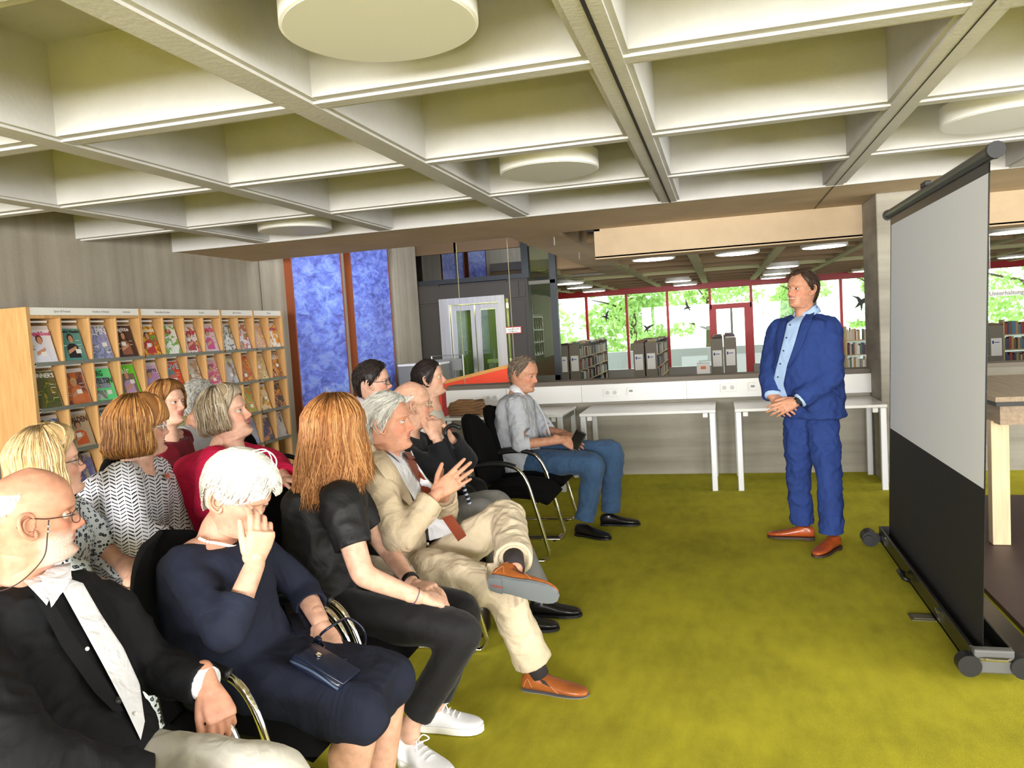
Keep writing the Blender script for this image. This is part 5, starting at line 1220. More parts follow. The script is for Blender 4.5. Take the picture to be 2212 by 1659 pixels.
# --------------------------------------------------------------- draping flat pieces on a garment, seen from outside
class Drape:
    def __init__(s, mb): s.bvh = BVHTree.FromPolygons([Vector(p) for p in mb.v], mb.f)
    def px(s, x, y, off=.004):
        """the place on the garment that the picture point shows; it touches the cloth"""
        d = Vector(ray(x, y)); h = s.bvh.ray_cast(Vector(CAM), d.normalized(), 30)
        if h[0] is None:
            return None
        n = h[1]; n = n if n.dot(d) < 0 else -n
        return np.array(h[0] + n * off)
    def spot(s, x, y, off=.004):
        for r in range(0, 60, 3):
            for a in range(0, 360, 45):
                p = s.px(x + r * math.cos(a), y + r * math.sin(a), off)
                if p is not None: return p
        return np.array(s.bvh.find_nearest(Vector(CAM + ray(x, y) * 3))[0])
    def near(s, p, off=.004):
        h = s.bvh.find_nearest(Vector(p)); v = np.array(p) - np.array(h[0]); n = np.array(h[1])
        return np.array(h[0]) + n * off
    def panel(s, left, right, name, m_, parent, n=24, k=8, off=.004, thick=.002, smooth_it=3):
        """strip between two picture polylines (same number of points)"""
        def res(pl):
            P = np.array(pl, float); t = np.concatenate([[0], np.cumsum(np.linalg.norm(np.diff(P, axis=0), axis=1))]); tt = np.linspace(0, t[-1], n + 1)
            return np.stack([np.interp(tt, t, P[:, 0]), np.interp(tt, t, P[:, 1])], 1)
        A, B = res(left), res(right); G_ = np.zeros((n + 1, k + 1, 3)); ok = np.zeros((n + 1, k + 1), bool)
        for i in range(n + 1):
            for j in range(k + 1):
                q = A[i] + (B[i] - A[i]) * j / k; p = s.px(q[0], q[1], off)
                if p is not None: G_[i, j] = p; ok[i, j] = True
        good = np.argwhere(ok)
        if not len(good): return None
        for i in range(n + 1):
            for j in range(k + 1):
                if not ok[i, j]: ii = good[np.argmin(((good - [i, j]) ** 2).sum(1))]; q = A[i] + (B[i] - A[i]) * j / k; G_[i, j] = CAM + ray(*q) * np.dot(G_[ii[0], ii[1]] - CAM, FW)
        for _ in range(smooth_it):
            D_ = ((G_ - CAM) @ FW)[..., None]; S_ = D_.copy(); S_[1:-1] = (D_[:-2] + 2 * D_[1:-1] + D_[2:]) / 4; S_[:, 1:-1] = (S_[:, :-2] + 2 * S_[:, 1:-1] + S_[:, 2:]) / 4
            G_ = CAM + (G_ - CAM) * np.minimum(S_, D_) / D_
        mb = MB(); V = G_.reshape(-1, 3); nn = (V - CAM) / np.linalg.norm(V - CAM, axis=1)[:, None]
        V2 = V + nn * thick; m_n = len(V); w_ = k + 1
        f = [(i * w_ + j, i * w_ + j + 1, (i + 1) * w_ + j + 1, (i + 1) * w_ + j) for i in range(n) for j in range(k)]
        f2 = [tuple(m_n + v for v in reversed(q)) for q in f]; bd = []
        ring = [j for j in range(w_)] + [i * w_ + k for i in range(1, n + 1)] + [n * w_ + j for j in range(k - 1, -1, -1)] + [i * w_ for i in range(n - 1, 0, -1)]
        for a, b_ in zip(ring, ring[1:] + ring[:1]): bd.append((a, m_n + a, m_n + b_, b_))
        mb.add(np.concatenate([V, V2]), f + f2 + bd)
        return mb.build(name, m_, parent, smooth=60)
# --------------------------------------------------------------- cloth materials
def cloth(name, rgb, nvar=.12, rough=.85, wr=.35, wscale=7., weave=900., sheen=.1, stretch=(1, 1, 1), spec=.2):
    if name in MATS: return MATS[name]
    t = NT(name); b = t.b; b.inputs['Roughness'].default_value = rough; b.inputs['Specular IOR Level'].default_value = spec; b.inputs['Sheen Weight'].default_value = sheen
    c = srgb(rgb); n1 = t.n('ShaderNodeTexNoise', Scale=5., Detail=5.); t.l(t.co(), n1.inputs['Vector'])
    t.l(t.ramp(n1.outputs[0], [(.3, tuple(x * (1 - nvar) for x in c)), (.7, tuple(min(1, x * (1 + nvar)) for x in c))]), b.inputs['Base Color'])
    n2 = t.n('ShaderNodeTexNoise', Scale=wscale, Detail=3., Distortion=1.5); t.l(t.co(stretch), n2.inputs['Vector'])
    n3 = t.n('ShaderNodeTexNoise', Scale=weave, Detail=1.); t.l(t.co(), n3.inputs['Vector'])
    a = t.n('ShaderNodeMath', operation='MULTIPLY_ADD'); t.l(n3.outputs[0], a.inputs[0]); a.inputs[1].default_value = .03; t.l(n2.outputs[0], a.inputs[2])
    t.bump(a.outputs[0], wr, .03); MATS[name] = t.m; return t.m

def collar(sk, m_, parent, r1=.062, r2=.088, h=.04, tip=.055, gap=26, name='shirt_collar', off=(0, 0, .028)):
    """turned-down shirt collar round the neck, open in front"""
    c = sk.nb + np.array(off); n = 40; V = []
    ax = sk.head.w((-.022, 0, -.085)) - sk.nb; ax /= np.linalg.norm(ax); f = sk.f - ax * np.dot(sk.f, ax); f /= np.linalg.norm(f); l = np.cross(ax, f)
    for i in range(n + 1):
        t = math.radians(gap / 2 + (360 - gap) * i / n); fr = max(0, math.cos(t)); fr3 = fr ** 3; d = f * math.cos(t) + l * math.sin(t)
        top = c + d * (r1 * sk.k) + ax * (h * (1 - .75 * fr)); fold = c + d * ((r1 + .008) * sk.k) + ax * (h * (1 - .75 * fr) - .002)
        low = c + d * (r2 * sk.k + .006 * fr) - ax * (.012 + tip * fr3 * .75)
        V += [top - ax * .02, top, fold, (fold + low) / 2 + d * .004, low, low - d * .003]
    f_ = [(i * 6 + j, (i + 1) * 6 + j, (i + 1) * 6 + j + 1, i * 6 + j + 1) for i in range(n) for j in range(5)]
    return MB().add(V, f_).build(name, m_, parent, smooth=True)
# ------------------------------------------------------------------ people
class Sk:
    def __init__(s, x, y, heading, head, stand=False, nb=(-.05, 0, -.168), k=1., sw=.185, pel=(-.10, 0)):
        s.o = np.array([x, y, 0.]); a = math.radians(heading); s.R = np.array([[math.cos(a), -math.sin(a), 0], [math.sin(a), math.cos(a), 0], [0, 0, 1]])
        s.f = s.R @ [1., 0, 0]; s.l = s.R @ [0., 1, 0]; s.k = k; s.head = head; s.stand = stand
        s.nb = head.pos + s.R @ (np.array(nb) * k)
        s.j = {}
        pb = s.L(pel[0], pel[1], .455 if not stand else .86)
        up = s.nb - pb
        if not stand:
            s.spine = cr([pb, s.L(pel[0], pel[1], .56), pb + up * .42 + s.f * -.015, pb + up * .72 + s.f * -.012, pb + up * .9, s.nb], 5)
        else: s.spine = cr([pb, pb + up * .2, pb + up * .45 + s.f * .01, pb + up * .75 + s.f * -.01, pb + up * .92, s.nb], 5)
        for nm, sd in (('l', 1), ('r', -1)):
            s.j['sh_' + nm] = s.nb + s.R @ np.array([-.01, sd * sw * k, -.062 * k])
            s.j['el_' + nm] = s.j['sh_' + nm] + s.R @ np.array([.05, sd * .045, -.265])
            s.j['wr_' + nm] = s.L(.2, sd * .07, .66)
            s.j['hp_' + nm] = s.L(pel[0] + .05, sd * .095, .545) if not stand else s.L(pel[0], sd * .09, .92)
            s.j['kn_' + nm] = s.L(.37, sd * .11, .515)
            s.j['an_' + nm] = s.L(.40, sd * .115, .095)
    def L(s, x, y, z): return s.o + s.R @ np.array([x, y, z])
    def px(s, name, x, y, Y): s.j[name] = atY(x, y, Y); return s
    def rings(s, infl=0., t0=0., t1=1., belly=0., bust=0., hipw=1., shw=1., n=22, depth=1.):
        S_ = s.spine; m_ = len(S_) - 1; out = []
        A = [(0, .100), (.1, .122), (.25, .122 + belly * .7), (.4, .112 + belly), (.55, .112 + belly * .75), (.72, .114 + bust), (.86, .103 + bust * .3), (.94, .078), (1, .056)]
        B = [(0, .150), (.1, .178 * hipw), (.25, .168 * hipw + belly * .3), (.4, .148 + belly * .6), (.55, .150 + belly * .4), (.72, .163 * shw), (.86, .160 * shw), (.94, .115 * shw), (1, .064)]
        for t in np.linspace(t0, t1, n):
            q = t * m_; i = min(int(q), m_ - 1); c = S_[i] + (S_[i + 1] - S_[i]) * (q - i)
            d = S_[min(i + 2, m_)] - S_[max(i - 1, 0)]; d /= np.linalg.norm(d); u = np.cross(s.l, d); u /= np.linalg.norm(u)
            out.append((c, u, s.l, (interp(t, A) * s.k * depth) + infl, interp(t, B) * s.k + infl, 2.5))
        return out
    def yoke(s, mb, r=.052, inner=0., infl=0., drop=0.):
        for sd in 'lr':
            a = s.nb + np.array([0, 0, -.045 - drop]); b_ = s.j['sh_' + sd]; p = a + (b_ - a) * inner
            limb(mb, [p, a + (b_ - a) * max(.6, inner + .1) + np.array([0, 0, .012 * (1 - inner)]), b_], [(.05 + infl) * s.k, (r + .003 + infl) * s.k, (.056 + infl) * s.k], 14)
            if inner < .3: limb(mb, [s.spine[-1] + (s.spine[-9] - s.spine[-1]) * .9, (s.spine[-9] + b_) / 2, b_ + np.array([0, 0, -.05])], [(.08 + infl) * s.k, (.07 + infl) * s.k, (.05 + infl) * s.k], 14)
    def arm(s, mb, sd, r=(.055, .043, .029), upto=2., infl=0.):
        J = [s.j['sh_' + sd], s.j['el_' + sd], s.j['wr_' + sd]]; R_ = [x * s.k + infl for x in r]
        if upto <= 1: e = J[0] + (J[1] - J[0]) * upto; limb(mb, [J[0], J[0] + (e - J[0]) * .5, e], [R_[0], R_[0] * .97, R_[0] * .9], 16)
        elif upto < 2: e = J[1] + (J[2] - J[1]) * (upto - 1); limb(mb, [J[0], J[1], e], [R_[0], R_[1], R_[1] + (R_[2] - R_[1]) * (upto - 1) * .7], 16)
        else: limb(mb, J, R_, 16)
    def leg(s, mb, sd, r=(.088, .062, .046), upto=2., infl=0., flare=0.):
        J = [s.j['hp_' + sd], s.j['kn_' + sd], s.j['an_' + sd]]; R_ = [r[0] + infl, r[1] + infl, r[2] + infl + flare]
        e = J[1] + (J[2] - J[1]) * (upto - 1) if upto > 1 else None
        J2 = [J[0], J[1], e]; limb(mb, [J[0], J[0] + (J[1] - J[0]) * .5, J[1], e], [R_[0], (R_[0] + R_[1]) / 2 * 1.04, R_[1], R_[2]], 18)
SKINS = {}
def skin(kind):
    if kind not in SKINS:
        SKINS[kind] = {'pale': lambda: skin_mat('skin_pale', (212, 164, 140)), 'ruddy': lambda: skin_mat('skin_ruddy', (200, 144, 118), red=(206, 104, 84), beard=(206, 200, 194)), 'tan': lambda: skin_mat('skin_tan', (198, 142, 114)),
                       'light': lambda: skin_mat('skin_light', (222, 174, 150), lip=(190, 90, 92))}[kind]()
    return SKINS[kind]
def person(label, skm):
    o = empty('person', (0, 0, 0)); tag(o, label, 'person', 'people at the talk'); return o
def finish_body(root, sk, skm, limbs_mb, hands, voxel=.0085, loc=None):
    """one skin mesh: head, neck, limbs and hands"""
    body = MB(); tones = []; sk.head.add_to(body, tones)
    rm = remesh(limbs_mb, voxel, 5); nh = len(body.v); body.add(rm.v, rm.f)
    for h in hands: body.add(h.v, h.f)
    me = body.mesh('body', skm, smooth=True)
    at = me.color_attributes.new('tone', 'FLOAT_COLOR', 'POINT'); arr = np.zeros((len(body.v), 4)); arr[:, 3] = 1
    for n0, t_ in tones: arr[n0:n0 + len(t_)] = t_
    at.data.foreach_set('color', arr.ravel())
    return link('body', me, root)
def neck(mb, sk, r=.054):
    h = sk.head; a = h.w((-.022, 0, -.085)); limb(mb, [sk.nb + np.array([0, 0, -.05]), sk.nb + (a - sk.nb) * .35, a], [r * 1.25 * sk.k, r * sk.k, r * .97 * sk.k], 18)
def set_origin(root):
    """put the thing's empty at its base"""
    pass
def hnd(lst, wrist, tip, nrm, tdir, **kw):
    d = np.array(tip, float) - np.array(wrist, float); n = np.array(nrm, float); n = n - d * np.dot(n, d) / np.dot(d, d)
    sd = 1 if np.dot(np.cross(d, n), np.array(tdir)) > 0 else -1
    return hand(lst, wrist, d, n, sd, **kw)
def build_top(sk, sleeve=1.9, infl=.010, belly=0., bust=0., voxel=.010, t0=.0, t1=1., inner=0., drop=0., fold=.004, fscale=8., r=(.057, .047, .036), sleeves='lr', smooth=12, hipw=1., seed=0., extra=None, shw=1., depth=1.):
    mb = MB(); loft(mb, sk.rings(infl, t0, t1, belly, bust, hipw, shw, depth=depth), 30); sk.yoke(mb, inner=inner, infl=infl * .8, drop=drop)
    hems = []
    for sd in sleeves:
        sk.arm(mb, sd, r, sleeve, infl); J = [sk.j['sh_' + sd], sk.j['el_' + sd], sk.j['wr_' + sd]]
        i = 0 if sleeve <= 1 else 1; e = J[i] + (J[i + 1] - J[i]) * (sleeve - i); rr_ = r[0] * .9 if i == 0 else r[1] + (r[2] - r[1]) * (sleeve - 1) * .7
        if sleeve > .2: hems.append((e, J[i + 1] - J[i], rr_ * sk.k + infl))
    if extra: extra(mb)
    return remesh(mb, voxel, smooth, fold, fscale, seed=seed, hems=hems)
def torso_only(sk, infl, belly, voxel=.012, extra=None):
    mb = MB(); loft(mb, sk.rings(infl, 0, 1., belly), 30); sk.yoke(mb, infl=infl * .8)
    if extra: extra(mb)
    return remesh(mb, voxel, 8)
def build_legs(sk, infl=.006, upto=1.93, r=(.09, .066, .052), voxel=.011, fold=.004, flare=.006, belly=0., fscale=8.):
    mb = MB()
    for sd in 'lr': sk.leg(mb, sd, r, upto, infl, flare)
    loft(mb, sk.rings(infl, 0, .3, belly, 0, n=8), 26)
    hems = [(sk.j['kn_' + sd] + (sk.j['an_' + sd] - sk.j['kn_' + sd]) * (upto - 1), sk.j['an_' + sd] - sk.j['kn_' + sd], r[2] + infl + flare) for sd in 'lr']
    return remesh(mb, voxel, 6, fold, fscale, seed=3., hems=hems)
def bare_arms(sk, mb, r=(.05, .04, .0265), sides='lr'):
    for sd in sides: sk.arm(mb, sd, r, 2.)
def spheres(pts, r, name, m_, parent, n=10):
    mb = MB()
    for p in pts: ellipsoid(mb, p, (r, r, r), None, n, max(5, n // 2 + 1))
    return mb.build(name, m_, parent, smooth=True)
GREYHAIR = hair_mat('hair_grey', ((158, 154, 148), (186, 182, 174), (126, 122, 116)))
WHITEHAIR = hair_mat('hair_white', ((226, 222, 214), (240, 238, 232), (206, 200, 190)))
SILVER = hair_mat('hair_silver', ((196, 194, 188), (216, 214, 208), (170, 166, 160)))
REDHAIR = hair_mat('hair_copper', ((150, 98, 54), (172, 116, 68), (130, 82, 42), (190, 138, 88)))
BROWNHL = hair_mat('hair_brown_gold', ((134, 88, 46), (160, 108, 58), (110, 70, 36), (188, 140, 84)))
BLONDE = hair_mat('hair_blonde', ((196, 164, 116), (212, 182, 134), (178, 144, 98), (222, 198, 156)))
DARK = hair_mat('hair_dark', ((36, 28, 26), (52, 40, 36), (26, 20, 20)))
BROWN = hair_mat('hair_brown', ((62, 46, 36), (84, 64, 50), (44, 32, 26)))
ASHBL = hair_mat('hair_ash', ((150, 132, 106), (180, 164, 138), (122, 104, 82), (206, 194, 176)))
GREYBR = hair_mat('hair_greybrown', ((112, 98, 84), (140, 126, 110), (86, 74, 64)))
MANLINE = face_hairline([(0, .075), (30, .070), (52, .050), (68, .028), (80, -.006), (90, -.026), (97, -.022), (104, .022), (118, .012), (130, -.03), (150, -.075), (180, -.088)])
RECEDE = face_hairline([(0, .083), (20, .086), (38, .098), (55, .066), (70, .036), (82, -.004), (91, -.024), (98, -.02), (105, .022), (118, .012), (130, -.03), (150, -.075), (180, -.088)])
BALD = face_hairline([(0, .16), (60, .16), (85, .045), (98, .025), (106, .026), (118, .014), (130, -.02), (150, -.06), (180, -.075)])
LOWEAR = face_hairline([(0, .07), (30, .066), (52, .040), (66, .012), (78, -.02), (88, -.045), (96, -.04), (104, -.01), (114, -.03), (130, -.06), (150, -.09), (180, -.1)])
BLACKWOOL = cloth('black_wool', (20, 20, 23), wr=.4, sheen=0.)
WSHIRT = cloth('white_shirt', (226, 226, 232), wr=.5, wscale=11, sheen=0.)
def hp(px, py, Y): return atY(px, py, Y)
# ============================================================ 1: bald man, black jacket, front row
root = person('bald bearded man in black jacket with glasses cord, nearest the camera', 'ruddy')
h1 = Head(hp(73, 1112, 1.52), 43, 2, 4, 1.01, beard=.95, thin=.6, nose=1.1, chub=.003, brow=.005)
sk = Sk(-1.42, 1.46, 8, h1, nb=(-.05, -.0, -.178), sw=.195)
sk.px('el_l', 330, 1440, 1.72).px('wr_l', 452, 1478, 1.69).px('sh_l', 225, 1315, 1.68)
sk.px('el_r', 60, 1640, 1.18); sk.j['wr_r'] = sk.L(.16, -.12, .62)
sk.px('kn_l', 600, 1690, 1.55); sk.j['an_l'] = sk.j['kn_l'] + np.array([.02, 0, -.42]); sk.j['kn_r'] = sk.j['kn_l'] + np.array([.02, -.26, .0]); sk.j['hp_l'][2] -= .035; sk.j['hp_r'][2] -= .035; sk.j['an_r'] = sk.j['kn_r'] + np.array([.02, 0, -.42])
mb = MB(); neck(mb, sk, .06); sk.yoke(mb); loft(mb, sk.rings(-.02), 20); bare_arms(sk, mb); hands = []
tipd = hp(482, 1556, 1.67) - sk.j['wr_l']
hnd(hands, sk.j['wr_l'], sk.j['wr_l'] + tipd, (.75, -.45, .5), (-.3, -.8, .2), curl=(.55, .6, .65, .7), thumb=(.35, .2), k=1.02)
hnd(hands, sk.j['wr_r'], sk.j['wr_r'] + np.array([.1, .05, -.03]), (0, 0, 1), (0, 1, 0))
finish_body(root, sk, skin('ruddy'), mb, hands)
jk = build_top(sk, 1.93, .018, belly=.05, fold=.009, fscale=10., voxel=.009, seed=1.)
jk.build('jacket', BLACKWOOL, root, smooth=True); D = Drape(torso_only(sk, .026, .05))
D.panel([(112, 1243), (160, 1330), (215, 1430), (262, 1520), (300, 1600)], [(176, 1262), (215, 1330), (262, 1400), (298, 1480), (309, 1560)], 'shirt_front', WSHIRT, root, 30, 10, .005, .004)
D.panel([(-40, 1228), (40, 1250), (95, 1312)], [(-30, 1195), (60, 1235), (120, 1262)], 'shirt_collar', WSHIRT, root, 14, 6, .012, .004)
D.panel([(100, 1318), (122, 1290), (146, 1262)], [(86, 1262), (112, 1240), (150, 1232)], 'shirt_collar', WSHIRT, root, 10, 6, .02, .004)
D.panel([(60, 1270), (130, 1400), (200, 1500), (240, 1540)], [(100, 1285), (165, 1385), (230, 1480), (262, 1540)], 'lapel', BLACKWOOL, root, 24, 6, .008, .005)
for p in ((249, 1518),): spheres([D.spot(*p, .006)], .010, 'button', BLACKP, root)
for p in ((182, 1405), (286, 1546)): spheres([D.spot(*p, .010)], .005, 'shirt_button', PAPER, root)
cf = sk.j['wr_l'] - (sk.j['wr_l'] - sk.j['el_l']) / np.linalg.norm(sk.j['wr_l'] - sk.j['el_l']) * .012
MB().tube([cf - (sk.j['wr_l'] - sk.j['el_l']) * .12, cf + (sk.j['wr_l'] - sk.j['el_l']) * .05], [.047, .043], 20).build('shirt_cuff', WSHIRT, root, smooth=True)
tr = build_legs(sk, .008, 1.9, (.098, .076, .06)); tr.build('trousers', cloth('grey_trousers', (196, 192, 182), wr=.4), root, smooth=True)
for sd in 'lr': shoe(root, sk.j['an_' + sd], sk.f, (0, 0, 1), mats=mat('black_leather', (22, 20, 20), .3), sole_m=BLACKP)
h1.eyes(root, 'blue'); h1.brows(root, WHITEHAIR[2], .003)
fr = h1.glasses(root, mat('dark_wire', (60, 44, 38), .3, .6), rimless=False)
cord = [h1.w(p) for p in cr([(.035, -.079, .003), (.03, -.082, -.035), (.022, -.083, -.08), (-.005, -.085, -.115), (-.04, -.09, -.14), (-.08, -.07, -.155), (-.1, -.03, -.15)], 6)]
MB().tube(cord, .0016, 6).build('glasses_cord', mat('cord_brown', (56, 36, 32), .7), root, smooth=True)
spheres([h1.w((.034, -.081, -.012)), h1.w((.033, -.081, -.024))], .0035, 'cord_bead', ALU, root)
short_hair(h1, WHITEHAIR, face_hairline([(0, .16), (70, .16), (95, .06), (104, .03), (118, .02), (130, -.02), (150, -.06), (180, -.07)]), T=.003, nlock=160, length=.02, lockr=.0012, lift=.001, parent=root, seed=2, zmax=.07)
# ============================================================ 2: white haired woman in navy dress
root = person('white haired woman in navy dress with pearls, wiping her eyes', 'pale')
h2 = Head(hp(519, 1069, 2.06), -9, 28, 1, 1.01, nose=1.05, thin=.6, lid=.02)
sk = Sk(-1.42, 2.08, 4, h2, k=1.0, nb=(-.105, .0, -.125), sw=.175)
sk.px('sh_r', 402, 1222, 1.93).px('el_r', 488, 1372, 1.80).px('wr_r', 552, 1216, 1.92)
sk.px('el_l', 652, 1270, 2.34).px('wr_l', 693, 1345, 2.22)
sk.px('kn_r', 778, 1540, 1.98).px('kn_l', 838, 1470, 2.2); sk.px('an_r', 735, 1790, 1.98); sk.j['an_r'][2] = .1; sk.j['an_l'] = sk.j['an_r'] + np.array([.03, .2, 0])
mb = MB(); neck(mb, sk, .052); sk.yoke(mb, r=.05); loft(mb, sk.rings(-.006), 24); bare_arms(sk, mb, (.05, .04, .029)); hands = []
for sd in 'lr': sk.leg(mb, sd, (.08, .064, .042), 2.)
for sd in 'lr':
    a, b_ = sk.j['kn_' + sd], sk.j['an_' + sd]; c = a + (b_ - a) * .35 - np.array([.02, 0, 0]); limb(mb, [a + (b_ - a) * .15, c, a + (b_ - a) * .6], [.05, .058, .045], 14)
hnd(hands, sk.j['wr_r'], hp(570, 1128, 1.93), (.75, -.55, .25), (-.75, -.45, .3), curl=(.55, .75, .85, .9), thumb=(.35, .1), k=1.0, spread=.05)
hnd(hands, sk.j['wr_l'], hp(716, 1402, 2.16), (.2, -.5, .85), (-.6, -.6, .1), curl=(.22, .25, .3, .35), thumb=(.55, .2), k=1.02, spread=.1)
finish_body(root, sk, skin('pale'), mb, hands, .0075)
NAVY = cloth('navy_jersey', (30, 34, 50), wr=.4, wscale=6, sheen=0.)
def skirt(mb):
    pm = (sk.j['kn_l'] + sk.j['kn_r']) / 2; hm = (sk.j['hp_l'] + sk.j['hp_r']) / 2
    dd = (pm - hm) / np.linalg.norm(pm - hm); uu = np.cross(sk.l, dd) * -1; rr_ = []
    for t, a_, b2 in ((-.05, .11, .19), (.25, .105, .195), (.55, .10, .195), (.85, .094, .188), (1.0, .09, .180), (1.12, .082, .172)): rr_.append((hm + (pm - hm) * t, uu, sk.l, a_, b2, 2.9))
    loft(mb, rr_, 30)
    for sd in 'lr': limb(mb, [sk.j['hp_' + sd], sk.j['kn_' + sd]], [.108, .09], 18)
dr = build_top(sk, 1.52, .010, belly=.045, bust=.03, fold=.006, fscale=7., voxel=.009, inner=.42, drop=.03, t1=.91, extra=skirt, hipw=1.08, seed=5.)
dr.build('dress', NAVY, root, smooth=True)
D = Drape(dr)
nk = []
for t in np.linspace(-.05, PI + .05, 44):
    c = sk.nb + np.array([.03, 0, .0]); 
    nk.append(c + sk.R @ np.array([.105 * math.sin(t) - .012, -.080 * math.cos(t), -.045 * math.sin(t) + .022]))
bd_ = BVHTree.FromPolygons([Vector(v) for v in [tuple(x.co) for x in root.children[0].data.vertices]], [tuple(p.vertices) for p in root.children[0].data.polygons])
nk2 = []
for p in nk:
    q = bd_.find_nearest(Vector(p)); nk2.append(np.array(q[0]) + np.array(q[1]) * .005)
spheres(nk2, .0054, 'pearl_necklace', mat('pearl', (238, 226, 214), .25), root, 10)
h2.eyes(root, 'blue'); h2.brows(root, WHITEHAIR[2], .0022)
short_hair(h2, WHITEHAIR, face_hairline([(0, .05), (25, .048), (45, .036), (60, .022), (75, .012), (88, .016), (98, .036), (110, .02), (125, -.035), (150, -.085), (180, -.095)]), T=.027, nlock=700, length=.085, lift=.002, lockr=.0026, sweep=.25, parent=root, seed=11, top=lambda a, z: .75 + .5 * np.clip(z / .1, 0, 1) * 1.0)
MB().tube([h2.w(p) for p in cr([(.0, .0, .14), (.03, .02, .165), (.07, .02, .155), (.09, .0, .12)], 5)], .0022, 5).tube([h2.w(p) for p in cr([(-.02, .0, .14), (.03, .01, .172), (.075, .0, .15), (.085, -.02, .115)], 5)], .0018, 5).build('hair_wisp', WHITEHAIR[1], root, smooth=True)
for sd in 'lr': shoe(root, sk.j['an_' + sd], sk.f, (0, 0, 1), L=.25, mats=mat('navy_leather', (20, 24, 40), .35), style='loafer', sole_m=BLACKP)
# ============================================================ 3: copper haired woman in black
root = person('woman with long copper hair in black top and white sneakers', 'light')
h3 = Head(hp(726, 928, 2.66), 64, 2, 0, 1.0)
sk = Sk(-1.42, 2.67, 10, h3, nb=(-.05, -.0, -.18), sw=.175)
sk.px('sh_r', 735, 1082, 2.49).px('el_r', 783, 1243, 2.42).px('wr_r', 905, 1290, 2.52).px('el_l', 840, 1190, 2.9).px('wr_l', 892, 1262, 2.72)
sk.px('kn_r', 1006, 1362, 2.56).px('an_r', 885, 1570, 2.52).px('kn_l', 1005, 1318, 2.8).px('an_l', 938, 1530, 2.78)
mb = MB(); neck(mb, sk, .05); sk.yoke(mb, r=.05); loft(mb, sk.rings(-.015), 24); bare_arms(sk, mb, (.054, .042, .0275)); hands = []
for sd in 'lr': limb(mb, [sk.j['kn_' + sd], sk.j['an_' + sd], sk.j['an_' + sd] + np.array([0, 0, -.03])], [.045, .036, .04], 14)
hnd(hands, sk.j['wr_r'], hp(976, 1300, 2.62), (-.1, -.55, .85), (.2, .6, .6), curl=(.42, .46, .5, .55), thumb=(.3, .1), k=.98)
hnd(hands, sk.j['wr_l'], hp(965, 1278, 2.66), (.1, -.1, 1), (.3, -.8, 0), curl=(.35, .4, .42, .45), thumb=(.4, .2), k=.98)
finish_body(root, sk, skin('light'), mb, hands)
BLK = cloth('black_satin', (17, 16, 18), rough=.6, wr=.3, wscale=6, sheen=0., spec=.35)
tp = build_top(sk, .62, .012, bust=.028, belly=.02, fold=.008, voxel=.009, r=(.064, .06, .05), t0=.1, seed=7., inner=.12)
tp.build('top', BLK, root, smooth=True)
tr = build_legs(sk, .004, 1.86, (.092, .066, .044), .010, flare=.012); tr.build('trousers', cloth('black_trousers', (24, 23, 25), wr=.25, rough=.7), root, smooth=True)
h3.eyes(root, 'blue'); h3.brows(root, BROWN[0])
long_hair(h3, REDHAIR, root, -.215, face=52, T=.026, flare=.025, curl=.012, seed=4, nlock=460, neck_in=.05, lockr=.003, back_len=-.25, frontlen=-.16, wave=.12)
d_ = Drape(tp)
o = MB(); q = d_.spot(768, 1046, .012); ellipsoid(o, q, (.008, .012, .016)); ellipsoid(o, q + np.array([.006, -.004, -.022]), (.006, .008, .012)); o.build('brooch', mat('ivory', (226, 210, 190), .4), root, smooth=True)
w_ = sk.j['wr_l'] + (sk.j['el_l'] - sk.j['wr_l']) * .1; dv = (sk.j['el_l'] - sk.j['wr_l']); dv /= np.linalg.norm(dv)
MB().tube([w_ - dv * .009, w_ + dv * .011], .034, 18).build('wrist_band', BLACKP, root, smooth=40)
w_ = sk.j['wr_r'] + (sk.j['el_r'] - sk.j['wr_r']) * .06; dv = (sk.j['el_r'] - sk.j['wr_r']); dv /= np.linalg.norm(dv); u_ = np.cross(dv, [0, 0, 1.]); u_ /= np.linalg.norm(u_); v_ = np.cross(dv, u_)
MB().tube([w_ + .0305 * (math.cos(t) * u_ + math.sin(t) * v_) for t in np.linspace(0, 2 * PI, 20, endpoint=False)], .0015, 6, closed=True).build('bracelet', mat('purple_cord', (90, 60, 110), .6), root)
SNK = mat('sneaker_knit', (226, 226, 230), .75, bump=.5, bscale=300, bdist=.002); SNS = mat('sneaker_sole', (236, 234, 228), .5)
for sd, dd in (('r', (.93, -.42, -.0)), ('l', (.98, .05, 0))):
    a = sk.j['an_' + sd]; a[2] = .092; o, Q, d, s_, up = shoe(root, a, dd, (0, 0, 1), L=.265, mats=SNK, style='sneaker', sole_m=SNS)
    for i in range(4):
        x = .04 + .02 * i; z = .083 - .009 * i; MB().tube([Q(x, z) + s_ * .022, Q(x + .004, z + .009), Q(x, z) - s_ * .022], .003, 6).build('lace', SNS, o, smooth=True)
    MB().tube([p for p in cr([Q(.03, .094), Q(.045, .115) + s_ * .02, Q(.06, .098) + s_ * .035, Q(.04, .092)], 5)], .0025, 6).tube([p for p in cr([Q(.03, .094), Q(.05, .112) - s_ * .018, Q(.075, .085) - s_ * .04], 5)], .0025, 6).build('lace_bow', SNS, o, smooth=True)
